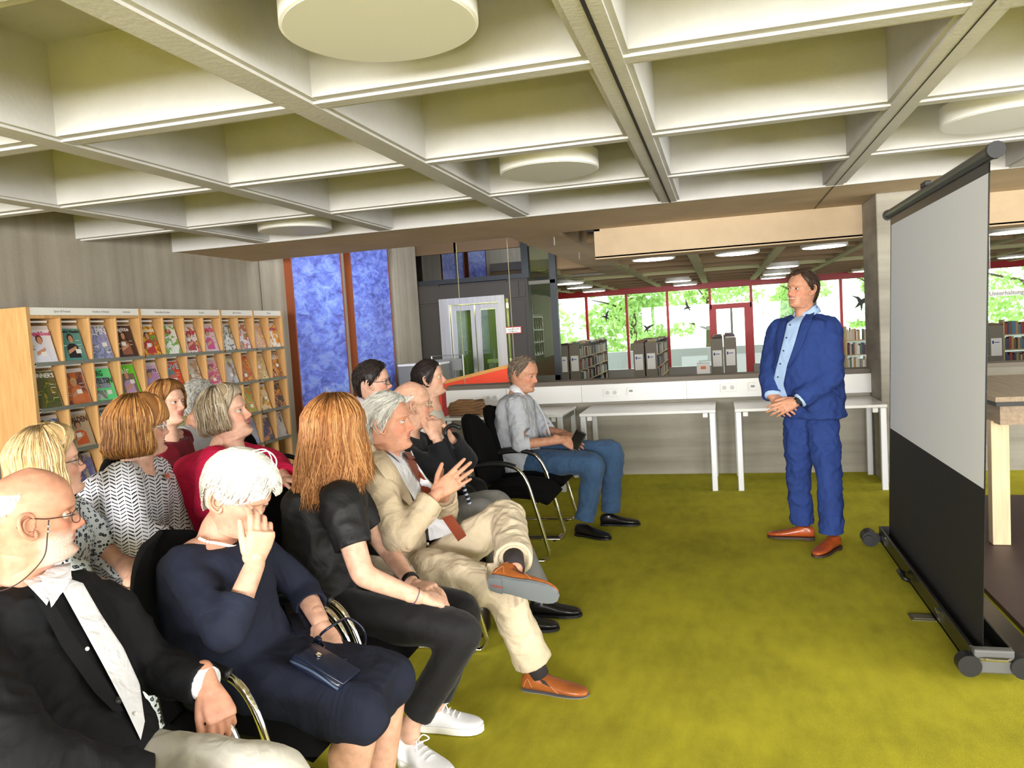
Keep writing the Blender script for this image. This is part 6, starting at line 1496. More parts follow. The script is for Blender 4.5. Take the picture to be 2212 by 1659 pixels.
# ============================================================ 4: man in beige suit
root = person('silver haired man in beige suit and rust tie, hands pressed together', 'ruddy')
h4 = Head(hp(839, 912, 3.18), 6, -3, 0, 1.07, thin=.8, nose=1.12, brow=.006, chub=.003)
sk = Sk(-1.43, 3.24, 2, h4, nb=(-.055, 0, -.165), sw=.19, pel=(-.08, 0))
sk.px('sh_r', 812, 1030, 2.98).px('el_r', 862, 1168, 2.88).px('wr_r', 942, 1068, 3.02).px('el_l', 960, 1120, 3.5).px('wr_l', 958, 1062, 3.2)
sk.px('kn_r', 1082, 1274, 3.08).px('an_r', 1163, 1452, 3.16).px('kn_l', 1096, 1112, 3.47).px('an_l', 1112, 1226, 3.08)
sk.px('hp_r', 930, 1235, 3.12).px('hp_l', 960, 1210, 3.36)
mb = MB(); neck(mb, sk, .06); sk.yoke(mb); loft(mb, sk.rings(-.02), 20); bare_arms(sk, mb); hands = []
limb(mb, [sk.j['an_l'] + (sk.j['kn_l'] - sk.j['an_l']) * .25, sk.j['an_l']], [.042, .038], 14)
hnd(hands, sk.j['wr_r'], hp(1000, 1022, 3.1), (.2, -1, .1), (-.6, 0, .8), curl=(.1, .12, .15, .2), thumb=(.75, .25), k=1.05, spread=.08)
hnd(hands, sk.j['wr_l'], hp(1005, 1018, 3.15), (-.1, 1, .1), (-.6, 0, .8), curl=(.08, .1, .12, .16), thumb=(.6, .2), k=1.05, spread=.05)
finish_body(root, sk, skin('ruddy'), mb, hands)
BEIGE = cloth('beige_wool', (190, 172, 146), wr=.6, wscale=9, sheen=0.); KHAKI = cloth('khaki_twill', (206, 190, 164), wr=.5, wscale=9, sheen=.05)
jk = build_top(sk, 1.86, .020, belly=.035, fold=.008, fscale=9., voxel=.0085, seed=2.); jk.build('jacket', BEIGE, root, smooth=True)
tr = build_legs(sk, .008, 1.86, (.096, .074, .06), .009, fold=.008, fscale=9., flare=.014); tr.build('trousers', KHAKI, root, smooth=True)
D = Drape(torso_only(sk, .036, .035))
D.panel([(812, 958), (850, 1010), (890, 1075), (925, 1150), (928, 1168)], [(878, 978), (900, 1000), (930, 1045), (970, 1110), (985, 1152)], 'shirt_front', WSHIRT, root, 30, 12, .006, .004)
D.panel([(868, 985), (885, 1020), (915, 1070), (955, 1120), (990, 1170), (996, 1184)], [(886, 982), (905, 1015), (935, 1058), (975, 1110), (1010, 1160), (1014, 1182)], 'tie', cloth('rust_tie', (122, 46, 8), rough=.6, wr=.1, spec=.25), root, 34, 6, .014, .005)
D.panel([(868, 985), (878, 1000)], [(886, 980), (893, 996)], 'tie_knot', cloth('rust_tie', (122, 46, 8)), root, 6, 5, .022, .008)
D.panel([(805, 950), (838, 985), (862, 1006)], [(812, 940), (850, 966), (868, 984)], 'shirt_collar', WSHIRT, root, 14, 6, .016, .004)
D.panel([(886, 984), (884, 994)], [(888, 972), (894, 984)], 'shirt_collar', WSHIRT, root, 8, 5, .02, .004)
D.panel([(800, 962), (806, 1000), (850, 1062), (880, 1092)], [(812, 958), (850, 1010), (878, 1060), (890, 1092)], 'lapel', BEIGE, root, 20, 6, .012, .004)
for p in ((922, 1175), (922, 1238)): spheres([D.spot(*p, .004)], .0075, 'button', mat('horn_button', (206, 190, 166), .4), root)
LEA = mat('cognac_leather', (152, 84, 40), .3, nvar=.2, nscale=18, bump=.15, bscale=60, bdist=.003); SOLG = mat('grey_rubber', (112, 118, 122), .7)
o4 = shoe(root, sk.j['an_r'] + np.array([0, 0, .0]) if abs(sk.j['an_r'][2] - .09) < .03 else np.array([*sk.j['an_r'][:2], .092]), (.97, -.12, 0), (-.15, 0, 1), L=.30, mats=LEA, style='loafer', sole_m=SOLG)
def gore(o, Q, d, s_, up):
    GM = mat('elastic_gore', (48, 36, 32), .8); SEAM = mat('shoe_seam', (196, 140, 90), .6)
    bv = BVHTree.FromPolygons([v.co.copy() for v in o.data.vertices], [tuple(p.vertices) for p in o.data.polygons])
    def sn(p, off):
        h = bv.find_nearest(Vector(p)); return np.array(h[0]) + np.array(h[1]) * off
    for e in (1, -1):
        A_ = [sn(Q(.008 + .038 * t, .098 - .012 * t) + s_ * e * .05, .0012) for t in np.linspace(0, 1, 6)]; B_ = [sn(Q(.03 + .036 * t, .066 - .016 * t) + s_ * e * .06, .0012) for t in np.linspace(0, 1, 6)]
        MB().add(A_ + B_, [(i, i + 1, i + 7, i + 6) for i in range(5)]).build('elastic_gore', GM, o)
        MB().tube([sn(p, .0006) for p in cr([Q(-.062, .03) + s_ * e * .03, Q(-.04, .07) + s_ * e * .05, Q(-.02, .03) + s_ * e * .06], 6)], .0012, 5).build('seam', SEAM, o)
        MB().tube([sn(p, .0006) for p in cr([Q(.066, .055) + s_ * e * .05, Q(.085, .035) + s_ * e * .06, Q(.1, .018) + s_ * e * .06], 5)], .0012, 5).build('seam', SEAM, o)
gore(*o4)
a_ = sk.j['an_l']; o, Q, d, s_, up = shoe(root, a_ + np.array([.0, -.02, -.012]), (.96, -.10, -.14), (-.05, .9, .42), L=.30, mats=LEA, style='loafer', sole_m=SOLG)
gore(o, Q, d, s_, up)
t_ = text_mesh('rieker', .022, 'lettering', mat('sole_print', (190, 60, 40), .6), o)
Ms = Matrix(((*(-d), 0), (*(-s_ * 1.0), 0), (*(-up), 0), (0, 0, 0, 1))).transposed(); Ms.translation = Vector(Q(-.01, -.0092) + s_ * .008); t_.matrix_local = Ms @ Matrix.Scale(-1, 4, (1, 0, 0)) @ Matrix.Scale(-1, 4, (1, 0, 0))
for pa, pb in ((sk.j['an_r'], sk.j['kn_r']), (sk.j['an_l'], sk.j['kn_l'])): MB().tube([pa - (pb - pa) * .03, pa + (pb - pa) * .2], [.042, .045], 16).build('sock', mat('sock_dark', (40, 34, 36), .9), root, smooth=True)
h4.eyes(root, 'blue', (0.25, -.1)); h4.brows(root, SILVER[2], .0035)
short_hair(h4, SILVER, face_hairline([(0, .08), (25, .078), (45, .06), (62, .04), (76, .01), (86, -.03), (94, -.03), (103, .01), (114, -.01), (126, -.05), (150, -.09), (180, -.1)]), T=.019, nlock=360, length=.07, lift=.003, lockr=.0024, sweep=.7, parent=root, seed=8)
rg = hands[0]
# ============================================================ 5: old man with clasped hands and a stick
root = person('bald old man in dark jacket resting his clasped hands before his mouth', 'pale')
h5 = Head(hp(890, 874, 3.76), 32, 0, 2, 1.04, thin=.8, nose=1.15, chub=.004)
sk = Sk(-1.5, 3.86, 2, h5, nb=(-.09, 0, -.15), sw=.18)
sk.px('el_r', 966, 1022, 3.72).px('wr_r', 944, 948, 3.74).px('el_l', 1012, 1000, 4.02).px('wr_l', 968, 942, 3.86)
sk.px('kn_r', 1046, 1105, 3.78).px('kn_l', 1075, 1085, 4.02).px('an_l', 1172, 1300, 4.0).px('an_r', 1120, 1330, 3.8); sk.j['an_l'][2] = sk.j['an_r'][2] = .095
mb = MB(); neck(mb, sk, .058); sk.yoke(mb); loft(mb, sk.rings(-.02), 20); bare_arms(sk, mb); hands = []
hnd(hands, sk.j['wr_r'], hp(936, 905, 3.76), (.75, -.6, .2), (-.8, 0, .4), curl=(.75, .8, .85, .9), thumb=(.35, .2), k=1.02)
hnd(hands, sk.j['wr_l'], hp(950, 902, 3.8), (.75, .4, .5), (-.8, 0, .4), curl=(.6, .65, .7, .75), thumb=(.35, .2), k=1.02)
finish_body(root, sk, skin('pale'), mb, hands)
jk = build_top(sk, 1.88, .016, belly=.03, voxel=.011, fold=.004); jk.build('jacket', cloth('charcoal_wool', (22, 23, 28), wr=.3), root, smooth=True)
tr = build_legs(sk, .006, 1.9, (.09, .07, .056), .012); tr.build('trousers', cloth('grey_flannel', (126, 124, 122), wr=.3), root, smooth=True)
for sd in 'lr': shoe(root, sk.j['an_' + sd], (1, .05, 0), (0, 0, 1), mats=mat('black_leather', (22, 20, 20), .3), sole_m=BLACKP)
h5.eyes(root, 'blue'); h5.brows(root, WHITEHAIR[2], .003); h5.glasses(root, mat('gold_wire', (214, 196, 150), .2, .9))
short_hair(h5, WHITEHAIR, BALD, T=.006, nlock=200, length=.03, lockr=.0018, lift=.001, parent=root, seed=5, zmax=.055)
a, b_ = hp(962, 940, 3.72), hp(1026, 1120, 3.74); st = empty('walking_stick', tuple(b_ + (b_ - a) * 1.2)); tag(st, 'dark walking stick with light markings held by the old man', 'walking stick')
e_ = b_ + (b_ - a) * ((b_[2] - .0) / (a[2] - b_[2])); st.location = tuple(e_)
MB().tube([e_ + (a - e_) * .02 - e_, a - e_], .0095, 12).build('shaft', mat('stick_black', (24, 26, 34), .35), st, smooth=True)
MB().tube([p - e_ for p in cr([a, a + np.array([.005, 0, .03]), a + np.array([.04, 0, .05]), a + np.array([.085, 0, .035])], 4)], .011, 12).build('grip', BLACKP, st, smooth=True)
mbm = MB()
for k in range(16):
    t = .25 + .022 * k; p = a + (e_ - a) * t; mbm.tube([p - e_, p + (e_ - a) * .009 - e_], .0101, 10)
mbm.build('markings', mat('stick_marks', (176, 184, 200), .5), st)
MB().lathe([(.014, 0), (.014, .02), (.01, .03)], (0, 0, 0), 14).build('ferrule', BLACKP, st)
# ============================================================ 6: man with phone, jeans
root = person('man in pale grey shirt and jeans looking down at his phone', 'tan')
h6 = Head(hp(1133, 808, 5.76), -17, 11, 0, 1.11, thin=.9, nose=1.08, lid=.05, beard=.12)
sk = Sk(-1.44, 5.78, 0, h6, nb=(-.075, 0, -.145), sw=.19, k=1.06)
sk.px('sh_r', 1116, 876, 5.58).px('el_r', 1126, 960, 5.5).px('wr_r', 1212, 950, 5.6).px('el_l', 1180, 930, 6.0).px('wr_l', 1216, 936, 5.86)
sk.px('hp_r', 1150, 1000, 5.68).px('hp_l', 1170, 985, 5.88).px('kn_r', 1284, 1000, 5.62).px('an_r', 1262, 1128, 5.6).px('kn_l', 1326, 972, 5.92).px('an_l', 1318, 1110, 5.92)
mb = MB(); neck(mb, sk, .056); sk.yoke(mb); loft(mb, sk.rings(-.02), 20); bare_arms(sk, mb, (.042, .037, .03)); hands = []
hnd(hands, sk.j['wr_r'], hp(1252, 965, 5.66), (.1, -.85, .5), (.2, .3, .9), curl=(.25, .3, .35, .4), thumb=(.4, .2), k=1.12)
hnd(hands, sk.j['wr_l'], hp(1250, 945, 5.72), (.0, .2, 1), (.0, -.9, .2), curl=(.3, .35, .4, .4), thumb=(.3, .2), k=1.12)
finish_body(root, sk, skin('tan'), mb, hands, .009)
SHT = cloth('grey_oxford', (188, 192, 200), wr=.5, wscale=10, sheen=0.)
sh = build_top(sk, 1.08, .014, belly=.03, voxel=.011, fold=.010, fscale=11., r=(.062, .056, .05)); sh.build('shirt', SHT, root, smooth=True)
def rolled(sd):
    e, w_2 = sk.j['el_' + sd], sk.j['wr_' + sd]; return MB().tube([e + (w_2 - e) * .02, e + (w_2 - e) * .2], [.06, .058], 18)
for sd in 'lr': rolled(sd).build('rolled_cuff', SHT, root, smooth=40)
D = Drape(torso_only(sk, .018, .03))
collar(sk, cloth('white_collar', (218, 220, 226)), root, off=(0.028, 0, .012), r1=.06, r2=.082)
D.panel([(1152, 866), (1172, 900), (1186, 945)], [(1158, 864), (1177, 898), (1191, 943)], 'placket', SHT, root, 16, 4, .006, .003)
D.panel([(1168, 878), (1174, 902)], [(1182, 874), (1188, 898)], 'chest_pocket', SHT, root, 6, 5, .005, .003)
DEN = cloth('denim', (58, 84, 116), nvar=.25, wr=.4, wscale=9)
tr = build_legs(sk, .008, 1.96, (.094, .074, .06), .011, fold=.009, fscale=11., flare=.006); tr.build('jeans', DEN, root, smooth=True)
for sd, dd in (('r', (.9, -.45, 0)), ('l', (1, -.02, 0))): a = sk.j['an_' + sd]; a[2] = .092; shoe(root, a, dd, (0, 0, 1), L=.31, mats=mat('black_leather', (22, 20, 20), .3), sole_m=BLACKP)
h6.eyes(root, 'brown', (0, .3)); h6.brows(root, GREYBR[2], .003)
short_hair(h6, GREYBR, RECEDE, T=.016, nlock=260, length=.05, parent=root, seed=9, top=lambda a, z: np.where(z > .085, .75, 1.))
ph = empty('phone', tuple(hp(1246, 955, 5.66))); tag(ph, 'black smartphone in the hands of the man in jeans', 'phone')
Mp = Matrix.Rotation(.5, 4, 'Y') @ Matrix.Rotation(-.25, 4, 'X'); ph.matrix_world = Matrix.Translation(ph.location + Vector((.005, -.02, .015))) @ Mp
MB().rbox((0, 0, 0), (.042, .007, .075), .006).build('case', BLACKP, ph, smooth=40); MB().box((-.036, -.0078, -.066), (.036, -.007, .066)).build('screen', mat('phone_glass', (10, 10, 12), .08), ph)
# ============================================================ 7: the standing speaker
root = person('standing speaker in blue suit with open collar and tan shoes', 'tan')
Y7 = 5.4
h7 = Head(hp(1731, 625, 5.38), 221, -4, -1, 1.0, thin=.9, nose=1.05, smile=.6, open=.6, chub=.004)
sk = Sk(h7.pos[0] + .03, Y7, 222, h7, stand=True, nb=(-.035, 0, -.172), sw=.2, k=1.05, pel=(0., 0))
pc = hp(1752, 915, 5.42); pb = pc.copy(); pb[2] = .86
sk.spine = cr([pb, hp(1752, 880, 5.42), hp(1743, 800, 5.41), hp(1742, 730, 5.41), sk.nb + (hp(1742, 730, 5.41) - sk.nb) * .35, sk.nb], 5)
sk.px('sh_l', 1789, 712, 5.33).px('el_l', 1797, 812, 5.26).px('wr_l', 1724, 868, 5.2).px('sh_r', 1686, 716, 5.5).px('el_r', 1664, 800, 5.5).px('wr_r', 1668, 858, 5.36)
sk.px('hp_l', 1775, 915, 5.38).px('kn_l', 1792, 1045, 5.3).px('an_l', 1797, 1160, 5.3).px('hp_r', 1728, 915, 5.46).px('kn_r', 1724, 1030, 5.5).px('an_r', 1733, 1138, 5.56)
sk.j['an_l'][2] = .10; sk.j['an_r'][2] = .10
mb = MB(); neck(mb, sk, .058); sk.yoke(mb); loft(mb, sk.rings(-.02), 20); bare_arms(sk, mb); hands = []
hnd(hands, sk.j['wr_l'], hp(1672, 886, 5.16), (.25, -.9, .4), (-.3, -.3, .9), curl=(.28, .3, .34, .4), thumb=(.45, .3), k=1.05)
hnd(hands, sk.j['wr_r'], hp(1706, 892, 5.2), (-.5, -.6, .5), (.3, -.3, .9), curl=(.35, .4, .45, .5), thumb=(.45, .3), k=1.05)
finish_body(root, sk, skin('tan'), mb, hands, .009)
BLUE = cloth('blue_suit', (40, 60, 118), nvar=.1, wr=.4, wscale=7, sheen=0.)
def tail(mb):
    u = sk.f; c0 = hp(1752, 850, 5.42); c1 = hp(1757, 900, 5.42)
    loft(mb, [(c0, u, sk.l, .155, .2, 2.5), ((c0 + c1) / 2, u, sk.l, .16, .205, 2.5), (c1, u, sk.l, .165, .212, 2.5)], 28)
jk = build_top(sk, 1.93, .02, belly=.055, voxel=.010, fold=.009, fscale=9., extra=tail, hipw=1.0, t0=.15, r=(.064, .054, .045), seed=4.); jk.build('jacket', BLUE, root, smooth=True)
D = Drape(torso_only(sk, .024, .055, extra=tail))
LBL = cloth('light_blue_shirt', (166, 192, 228), wr=.35, wscale=10, sheen=0)
D.panel([(1702, 700), (1694, 735), (1684, 775), (1674, 815), (1672, 840), (1682, 858)], [(1752, 662), (1730, 700), (1716, 750), (1702, 790), (1694, 830), (1704, 860)], 'shirt_front', LBL, root, 36, 10, .008, .004)
collar(sk, LBL, root, r1=.06, r2=.085, tip=.075, gap=50, off=(0, 0, .03))
D.panel([(1752, 660), (1732, 702), (1716, 752), (1704, 790)], [(1766, 662), (1752, 700), (1732, 752), (1706, 796)], 'lapel', BLUE, root, 24, 6, .014, .004)
D.panel([(1690, 694), (1680, 720), (1684, 760), (1680, 780)], [(1702, 694), (1698, 720), (1690, 752), (1681, 784)], 'lapel', BLUE, root, 24, 6, .014, .004)
for p in ((1710, 703), (1702, 731), (1696, 758), (1689, 786), (1684, 814), (1688, 843)): spheres([D.spot(*p, .014)], .0055, 'shirt_button', mat('button_navy', (40, 46, 80), .4), root)
D.panel([(1786, 830), (1814, 850)], [(1786, 836), (1814, 857)], 'pocket_flap', BLUE, root, 8, 4, .006, .004)
for sd in 'lr':
    w_, e = sk.j['wr_' + sd], sk.j['el_' + sd]; MB().tube([w_ + (e - w_) * .03, w_ + (e - w_) * .16], [.046, .05], 18).build('shirt_cuff', LBL, root, smooth=True)
w_, e = sk.j['wr_l'], sk.j['el_l']; dv = (e - w_) / np.linalg.norm(e - w_)
wt = MB().tube([w_ - dv * .012, w_ + dv * .012], .034, 18).build('wrist_watch', mat('watch_steel', (90, 90, 94), .25, .9), root, smooth=40)
vw = CAM - w_; vw -= dv * np.dot(vw, dv); vw /= np.linalg.norm(vw); MB().tube([w_ + vw * .028, w_ + vw * .041], .021, 20).build('watch_face', mat('watch_face', (60, 62, 66), .2, .6), wt, smooth=40)
tr = build_legs(sk, .012, 1.93, (.094, .064, .052), .010, fold=.011, fscale=10., flare=.012); tr.build('trousers', BLUE, root, smooth=True)
TAN = mat('tan_leather', (166, 76, 34), .3, nvar=.2, nscale=14)
for sd, dd in (('r', (-.97, .12, 0)), ('l', (-.55, -.84, 0))):
    o, Q, d, s_, up = shoe(root, sk.j['an_' + sd], dd, (0, 0, 1), L=.31, mats=TAN, sole_m=mat('dark_sole', (60, 40, 34), .6))
    for i in range(3): x = .045 + .018 * i; z = .076 - .008 * i; MB().tube([Q(x, z) + s_ * .016, Q(x, z + .006), Q(x, z) - s_ * .016], .002, 6).build('lace', mat('lace_brown', (110, 56, 30), .7), o)
h7.eyes(root, 'brown'); h7.brows(root, BROWN[0], .0035)
short_hair(h7, BROWN, RECEDE, T=.018, nlock=300, length=.045, lift=.003, parent=root, seed=21, sweep=.4)
# ============================================================ second and third row
def simple_person(label, hd, x, y, heading, sk_kind, topm, hair, legm, sleeve=1.9, infl=.01, nb=(-.05, 0, -.162), k=1., sw=.175, bust=0., belly=0., inner=0., drop=0., t1=1., eyes='blue', browm=None, look=(0, 0), px=(), lap=True, fold=.007, r=(.057, .048, .038), voxel=.011, top_name='top', shoe_m=None, bare=(.05, .04, .027), handk=1.):
    root = person(label, sk_kind); sk = Sk(x, y, heading, hd, nb=nb, k=k, sw=sw)
    for nm, a, b_, c in px: sk.px(nm, a, b_, c)
    mb = MB(); neck(mb, sk, .052); sk.yoke(mb, r=.05); loft(mb, sk.rings(-.010), 24); bare_arms(sk, mb, bare); hands = []
    hnd(hands, sk.j['wr_r'], sk.j['wr_r'] + sk.R @ np.array([.1, .06, -.02]), (0, -.3, 1), (0, 1, .2), curl=(.35, .4, .45, .5), k=handk, vox=.0046)
    hnd(hands, sk.j['wr_l'], sk.j['wr_l'] + sk.R @ np.array([.1, -.05, -.01]), (0, .2, 1), (0, -1, .2), curl=(.35, .4, .45, .5), k=handk, vox=.0046)
    finish_body(root, sk, skin(sk_kind), mb, hands, .011)
    t_ = build_top(sk, sleeve, infl, belly, bust, voxel, inner=inner, drop=drop, t1=t1, fold=fold, r=r, seed=x * 7); t_.build(top_name, topm, root, smooth=True)
    l_ = build_legs(sk, .004, 1.9, (.088, .066, .052), .013); l_.build('trousers', legm, root, smooth=True)
    for sd in 'lr': shoe(root, sk.j['an_' + sd], sk.f, (0, 0, 1), L=.27, mats=shoe_m or mat('black_leather', (22, 20, 20), .3), sole_m=BLACKP)
    hd.eyes(root, eyes, look); hd.brows(root, browm or hair[2], .0028)
    return root, sk, t_
def pattern_herringbone():
    t = NT('herringbone_blouse'); t.b.inputs['Roughness'].default_value = .8
    c = t.n('ShaderNodeTexCoord'); sx = t.n('ShaderNodeSeparateXYZ'); nz = t.n('ShaderNodeTexNoise', Scale=5., Detail=2.); t.l(c.outputs['Object'], nz.inputs['Vector'])
    ad = t.n('ShaderNodeVectorMath', operation='MULTIPLY_ADD'); t.l(nz.outputs[1], ad.inputs[0]); ad.inputs[1].default_value = (.035, .035, .035); t.l(c.outputs['Object'], ad.inputs[2]); t.l(ad.outputs[0], sx.inputs[0])
    def mth(op, a, b_=None, c_=None):
        n = t.n('ShaderNodeMath', operation=op)
        for i, v in enumerate((a, b_, c_)):
            if v is None: continue
            if isinstance(v, (int, float)): n.inputs[i].default_value = v
            else: t.l(v, n.inputs[i])
        return n.outputs[0]
    u = mth('ADD', mth('MULTIPLY', sx.outputs[0], .75), mth('MULTIPLY', sx.outputs[1], .66))
    tri = mth('ABSOLUTE', mth('SUBTRACT', mth('FRACT', mth('MULTIPLY', u, 22.)), .5))
    v = mth('FRACT', mth('MULTIPLY_ADD', sx.outputs[2], 75., mth('MULTIPLY', tri, 2.0)))
    n2 = t.n('ShaderNodeTexNoise', Scale=30., Detail=1.); t.l(c.outputs['Object'], n2.inputs['Vector'])
    th = mth('MULTIPLY_ADD', n2.outputs[0], .5, .08)
    ln = mth('LESS_THAN', v, th)
    gap = mth('GREATER_THAN', mth('ABSOLUTE', mth('SUBTRACT', tri, .25)), .215)
    f = mth('MULTIPLY', ln, mth('SUBTRACT', 1., gap))
    mx = t.n('ShaderNodeMix', data_type='RGBA'); t.l(f, mx.inputs[0]); mx.inputs[6].default_value = (*srgb((226, 226, 236)), 1); mx.inputs[7].default_value = (*srgb((22, 20, 26)), 1)
    t.l(mx.outputs[2], t.b.inputs['Base Color']); return t.m
def pattern_leopard(name='leopard_print', scale=62.):
    t = NT(name); t.b.inputs['Roughness'].default_value = .8
    nz = t.n('ShaderNodeTexNoise', Scale=14., Detail=2.); t.l(t.co(), nz.inputs['Vector'])
    ad = t.n('ShaderNodeVectorMath', operation='MULTIPLY_ADD'); t.l(nz.outputs[1], ad.inputs[0]); ad.inputs[1].default_value = (.03, .03, .03); t.l(t.co(), ad.inputs[2])
    vo = t.n('ShaderNodeTexVoronoi', Scale=scale); t.l(ad.outputs[0], vo.inputs['Vector'])
    n2 = t.n('ShaderNodeTexNoise', Scale=26., Detail=1.); t.l(t.co(), n2.inputs['Vector'])
    a = t.n('ShaderNodeMath', operation='MULTIPLY_ADD'); t.l(n2.outputs[0], a.inputs[0]); a.inputs[1].default_value = .5; t.l(vo.outputs[0], a.inputs[2])
    t.l(t.ramp(a.outputs[0], [(.0, srgb((112, 128, 136))), (.42, srgb((112, 128, 136))), (.46, srgb((24, 24, 30))), (.62, srgb((24, 24, 30))), (.66, srgb((206, 214, 218)))], 'LINEAR'), t.b.inputs['Base Color']); return t.m
# 8 blonde woman, leopard print
h = Head(hp(108, 1003, 2.16), 48, -6, 2, 1.0, chub=.004)
LEO = pattern_leopard()
root, sk, tp = simple_person('blonde woman in leopard print dress behind the bald man', h, -2.32, 2.16, 14, 'light', LEO, BLONDE, LEO, sleeve=1.05, infl=.012, bust=.045, belly=.05, inner=.15, sw=.185, r=(.066, .056, .05), bare=(.054, .046, .031),
                             px=(('el_r', 170, 1262, 2.0), ('wr_r', 262, 1284, 2.12), ('el_l', 268, 1210, 2.46), ('wr_l', 296, 1262, 2.3)), voxel=.010)
long_hair(h, BLONDE, root, -.085, face=70, T=.026, flare=.014, curl=-.012, seed=14, nlock=300, part=.3, neck_in=.06)
h.glasses(root, mat('dark_wire', (60, 44, 38), .3, .6))
# 9 brown haired woman, herringbone
h = Head(hp(303, 924, 2.68), 44, -3, 2, 1.0, chub=.004)
HB = pattern_herringbone()
root, sk, tp = simple_person('brown haired woman in black and white herringbone blouse with badge', h, -2.42, 2.68, 12, 'light', HB, BROWNHL, cloth('black_trousers', (24, 23, 25)), sleeve=1.75, infl=.014, bust=.04, belly=.05, sw=.185, r=(.066, .058, .052), inner=.1, voxel=.010, fold=.006,
                             px=(('sh_r', 262, 1040, 2.5), ('el_r', 290, 1160, 2.44), ('wr_r', 390, 1178, 2.6)))
long_hair(h, BROWNHL, root, -.105, face=70, T=.030, flare=.02, curl=-.03, seed=15, nlock=340, bangs=.028, neck_in=.05)
h.glasses(root, mat('white_wire', (236, 236, 236), .2, .6), dark=True)
D = Drape(tp); bdg = D.panel([(352, 1026), (354, 1038)], [(368, 1022), (371, 1034)], 'name_badge', mat('badge_white', (226, 216, 206), .4), root, 6, 4, .008, .003)
D.panel([(353, 1028), (354.5, 1037)], [(360, 1026), (362, 1035)], 'badge_mark', mat('badge_orange', (226, 110, 50), .4), root, 4, 3, .0115, .001)
# 12 woman in pink sweater
h = Head(hp(490, 894, 3.2), 13, -13, 3, 1.06, smile=1., open=1., chub=.006)
PINK = cloth('pink_knit', (204, 34, 76), wr=.45, wscale=9, sheen=0.)
root, sk, tp = simple_person('smiling woman with grey bob in raspberry pink sweater', h, -2.36, 3.22, 6, 'light', PINK, ASHBL, cloth('black_trousers', (24, 23, 25)), sleeve=1.8, infl=.014, bust=.05, belly=.05, sw=.19, r=(.064, .056, .046), inner=.12, fold=.005, nb=(-.06, 0, -.17),
                             px=(('sh_r', 462, 1000, 3.02), ('el_r', 455, 1100, 2.92), ('el_l', 590, 1000, 3.5), ('wr_l', 618, 1034, 3.36)), voxel=.010)
long_hair(h, ASHBL, root, -.07, face=68, T=.022, flare=.012, curl=-.02, seed=16, nlock=320, part=.35, neck_in=.07)
# 10 woman in dark red top
h = Head(hp(363, 872, 3.72), -3, -5, -4, 1.02, smile=.6)
root, sk, tp = simple_person('young woman in dark red sleeveless top with short auburn hair', h, -3.06, 3.74, 0, 'light', cloth('wine_jersey', (112, 12, 30), wr=.3), BROWNHL, cloth('black_trousers', (24, 23, 25)), sleeve=.05, infl=.008, bust=.04, sw=.17, inner=.55, drop=.04, t1=.88, r=(.045, .04, .03), voxel=.010)
long_hair(h, BROWNHL, root, -.045, face=66, T=.022, flare=.006, curl=-.016, seed=17, nlock=260, part=-.4, neck_in=.12)
hd_ = Drape(tp)
# 11 grey haired man in white
h = Head(hp(431, 864, 4.22), 66, 6, 0, 1.06)
root, sk, tp = simple_person('short haired grey man in white shirt turned away by the rack', h, -3.22, 4.26, 10, 'tan', WSHIRT, GREYHAIR, DEN, sleeve=.7, infl=.012, sw=.18, inner=.1, r=(.062, .056, .05))
short_hair(h, SILVER, MANLINE, T=.012, nlock=220, length=.03, lockr=.003, parent=root, seed=18)
# 13 man with dark glasses
h = Head(hp(807, 825, 4.26), 14, -2, 3, 1.02, smile=.5, open=.4)
root, sk, tp = simple_person('dark haired man with rimmed glasses in pale striped shirt', h, -2.08, 4.28, 0, 'light', cloth('pale_lilac_shirt', (214, 208, 222), wr=.4), DARK, cloth('grey_flannel', (126, 124, 122)), sleeve=1.8, infl=.012, sw=.18, eyes='brown')
short_hair(h, DARK, MANLINE, T=.018, nlock=260, length=.04, parent=root, seed=19)
h.glasses(root, mat('blue_black_frame', (30, 30, 56), .3), dark=True)
collar(sk, cloth('pale_lilac_shirt', (214, 208, 222)), root)
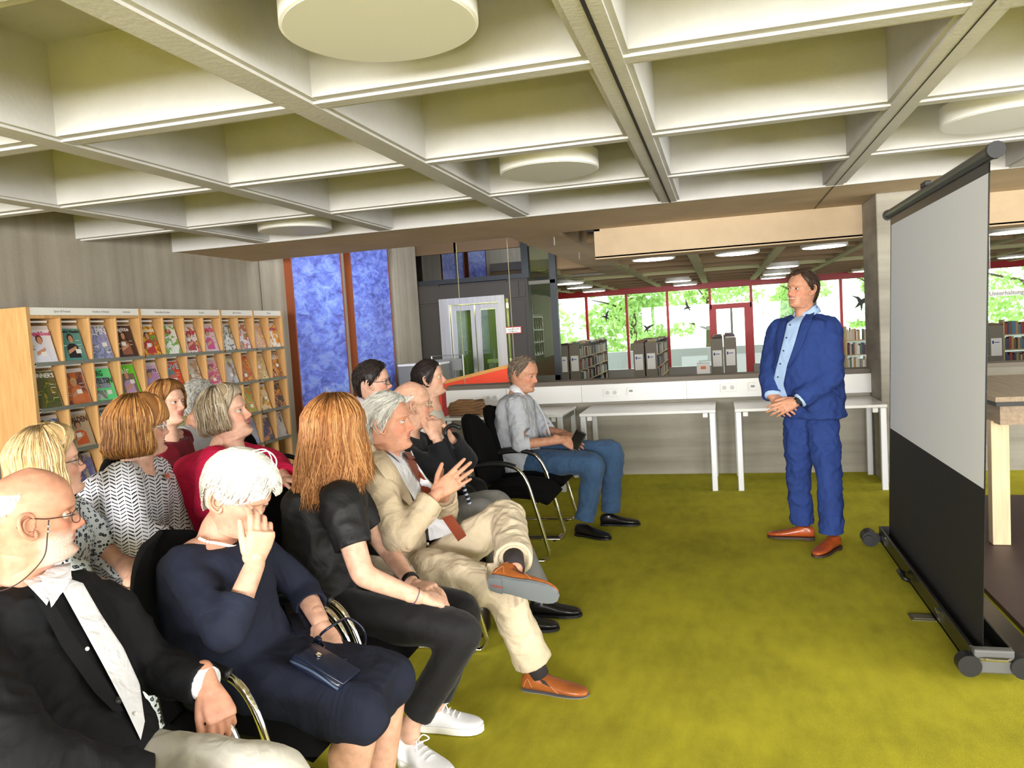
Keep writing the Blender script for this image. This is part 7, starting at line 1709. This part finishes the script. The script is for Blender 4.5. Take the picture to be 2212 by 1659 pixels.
# 14 dark haired woman
h = Head(hp(928, 817, 4.76), 11, -8, 3, 1.0, thin=1.1, smile=.3)
root, sk, tp = simple_person('woman with sleek dark hair in white blouse beside the desks', h, -1.98, 4.8, 0, 'light', cloth('cream_blouse', (228, 226, 218), wr=.4), DARK, cloth('black_trousers', (24, 23, 25)), sleeve=1.8, infl=.010, bust=.025, sw=.165, inner=.15, eyes='brown', look=(.1, -.1))
short_hair(h, DARK, LOWEAR, T=.014, nlock=240, length=.08, lift=.001, sweep=1.0, parent=root, seed=20)
MB().tube([h.w(p) for p in cr([(-.085, 0, .02), (-.12, 0, -.02), (-.125, 0, -.08), (-.11, .0, -.14)], 5)], [.02 * v for v in np.interp(np.linspace(0, 1, 16), [0, .3, 1], [1, 1.3, .4])], 10).build('ponytail', DARK[1], root, smooth=True)
# ------------------------------------------------------------------ handbag in the lap of the white haired woman
c = hp(700, 1442, 1.99); hb = empty('handbag', tuple(c)); tag(hb, 'small navy leather shoulder bag lying in the lap of the white haired woman', 'handbag')
NL = mat('navy_bag_leather', (22, 28, 48), .25, bump=.15, bscale=80, bdist=.002)
Mb = Matrix.Translation(c) @ Matrix.Rotation(-.1, 4, 'Z') @ Matrix.Rotation(.42, 4, 'Y'); hb.matrix_world = Mb
MB().rbox((0, 0, 0), (.092, .05, .02), .016, 4).build('body', NL, hb, smooth=True)
MB().rbox((.01, .0, .019), (.085, .047, .005), .004, 2).build('flap', NL, hb, smooth=True)
MB().tube(cr([(-.085, -.05, .0), (0, -.056, .012), (.085, -.05, 0)], 5), .004, 8).build('piping', mat('navy_piping', (60, 76, 100), .4), hb, smooth=True)
MB().lathe([(.009, 0), (.009, .004), (.004, .006)], (-.03, .0, .026), 14).build('clasp', CHROME, hb)
lp = [np.array(Mb.inverted() @ Vector(p)) for p in (hp(640, 1440, 2.0), hp(676, 1408, 2.06), hp(700, 1398, 2.12), hp(690, 1375, 2.14), hp(720, 1350, 2.16), hp(752, 1336, 2.26), hp(785, 1360, 2.3), hp(788, 1395, 2.26), hp(765, 1420, 2.14), hp(740, 1428, 2.06))]
MB().tube(cr(lp, 6), .0042, 8).build('strap', NL, hb, smooth=True)
MB().rbox(np.array(Mb.inverted() @ Vector(hp(686, 1384, 2.1))), (.011, .008, .013), .005).build('strap_knot', NL, hb, smooth=True)

# ------------------------------------------------------------------ put each person's empty at its base
bpy.context.view_layer.update()
for o in [x for x in bpy.data.objects if x.type == 'EMPTY' and x.name.split('.')[0] == 'person']:
    bd = next(c for c in o.children if c.name.split('.')[0] == 'body'); c = np.array([v.co for v in bd.data.vertices]).mean(0)
    o.location = (c[0], c[1], 0)
    for ch in o.children: ch.matrix_parent_inverse = Matrix.Translation((-c[0], -c[1], 0))
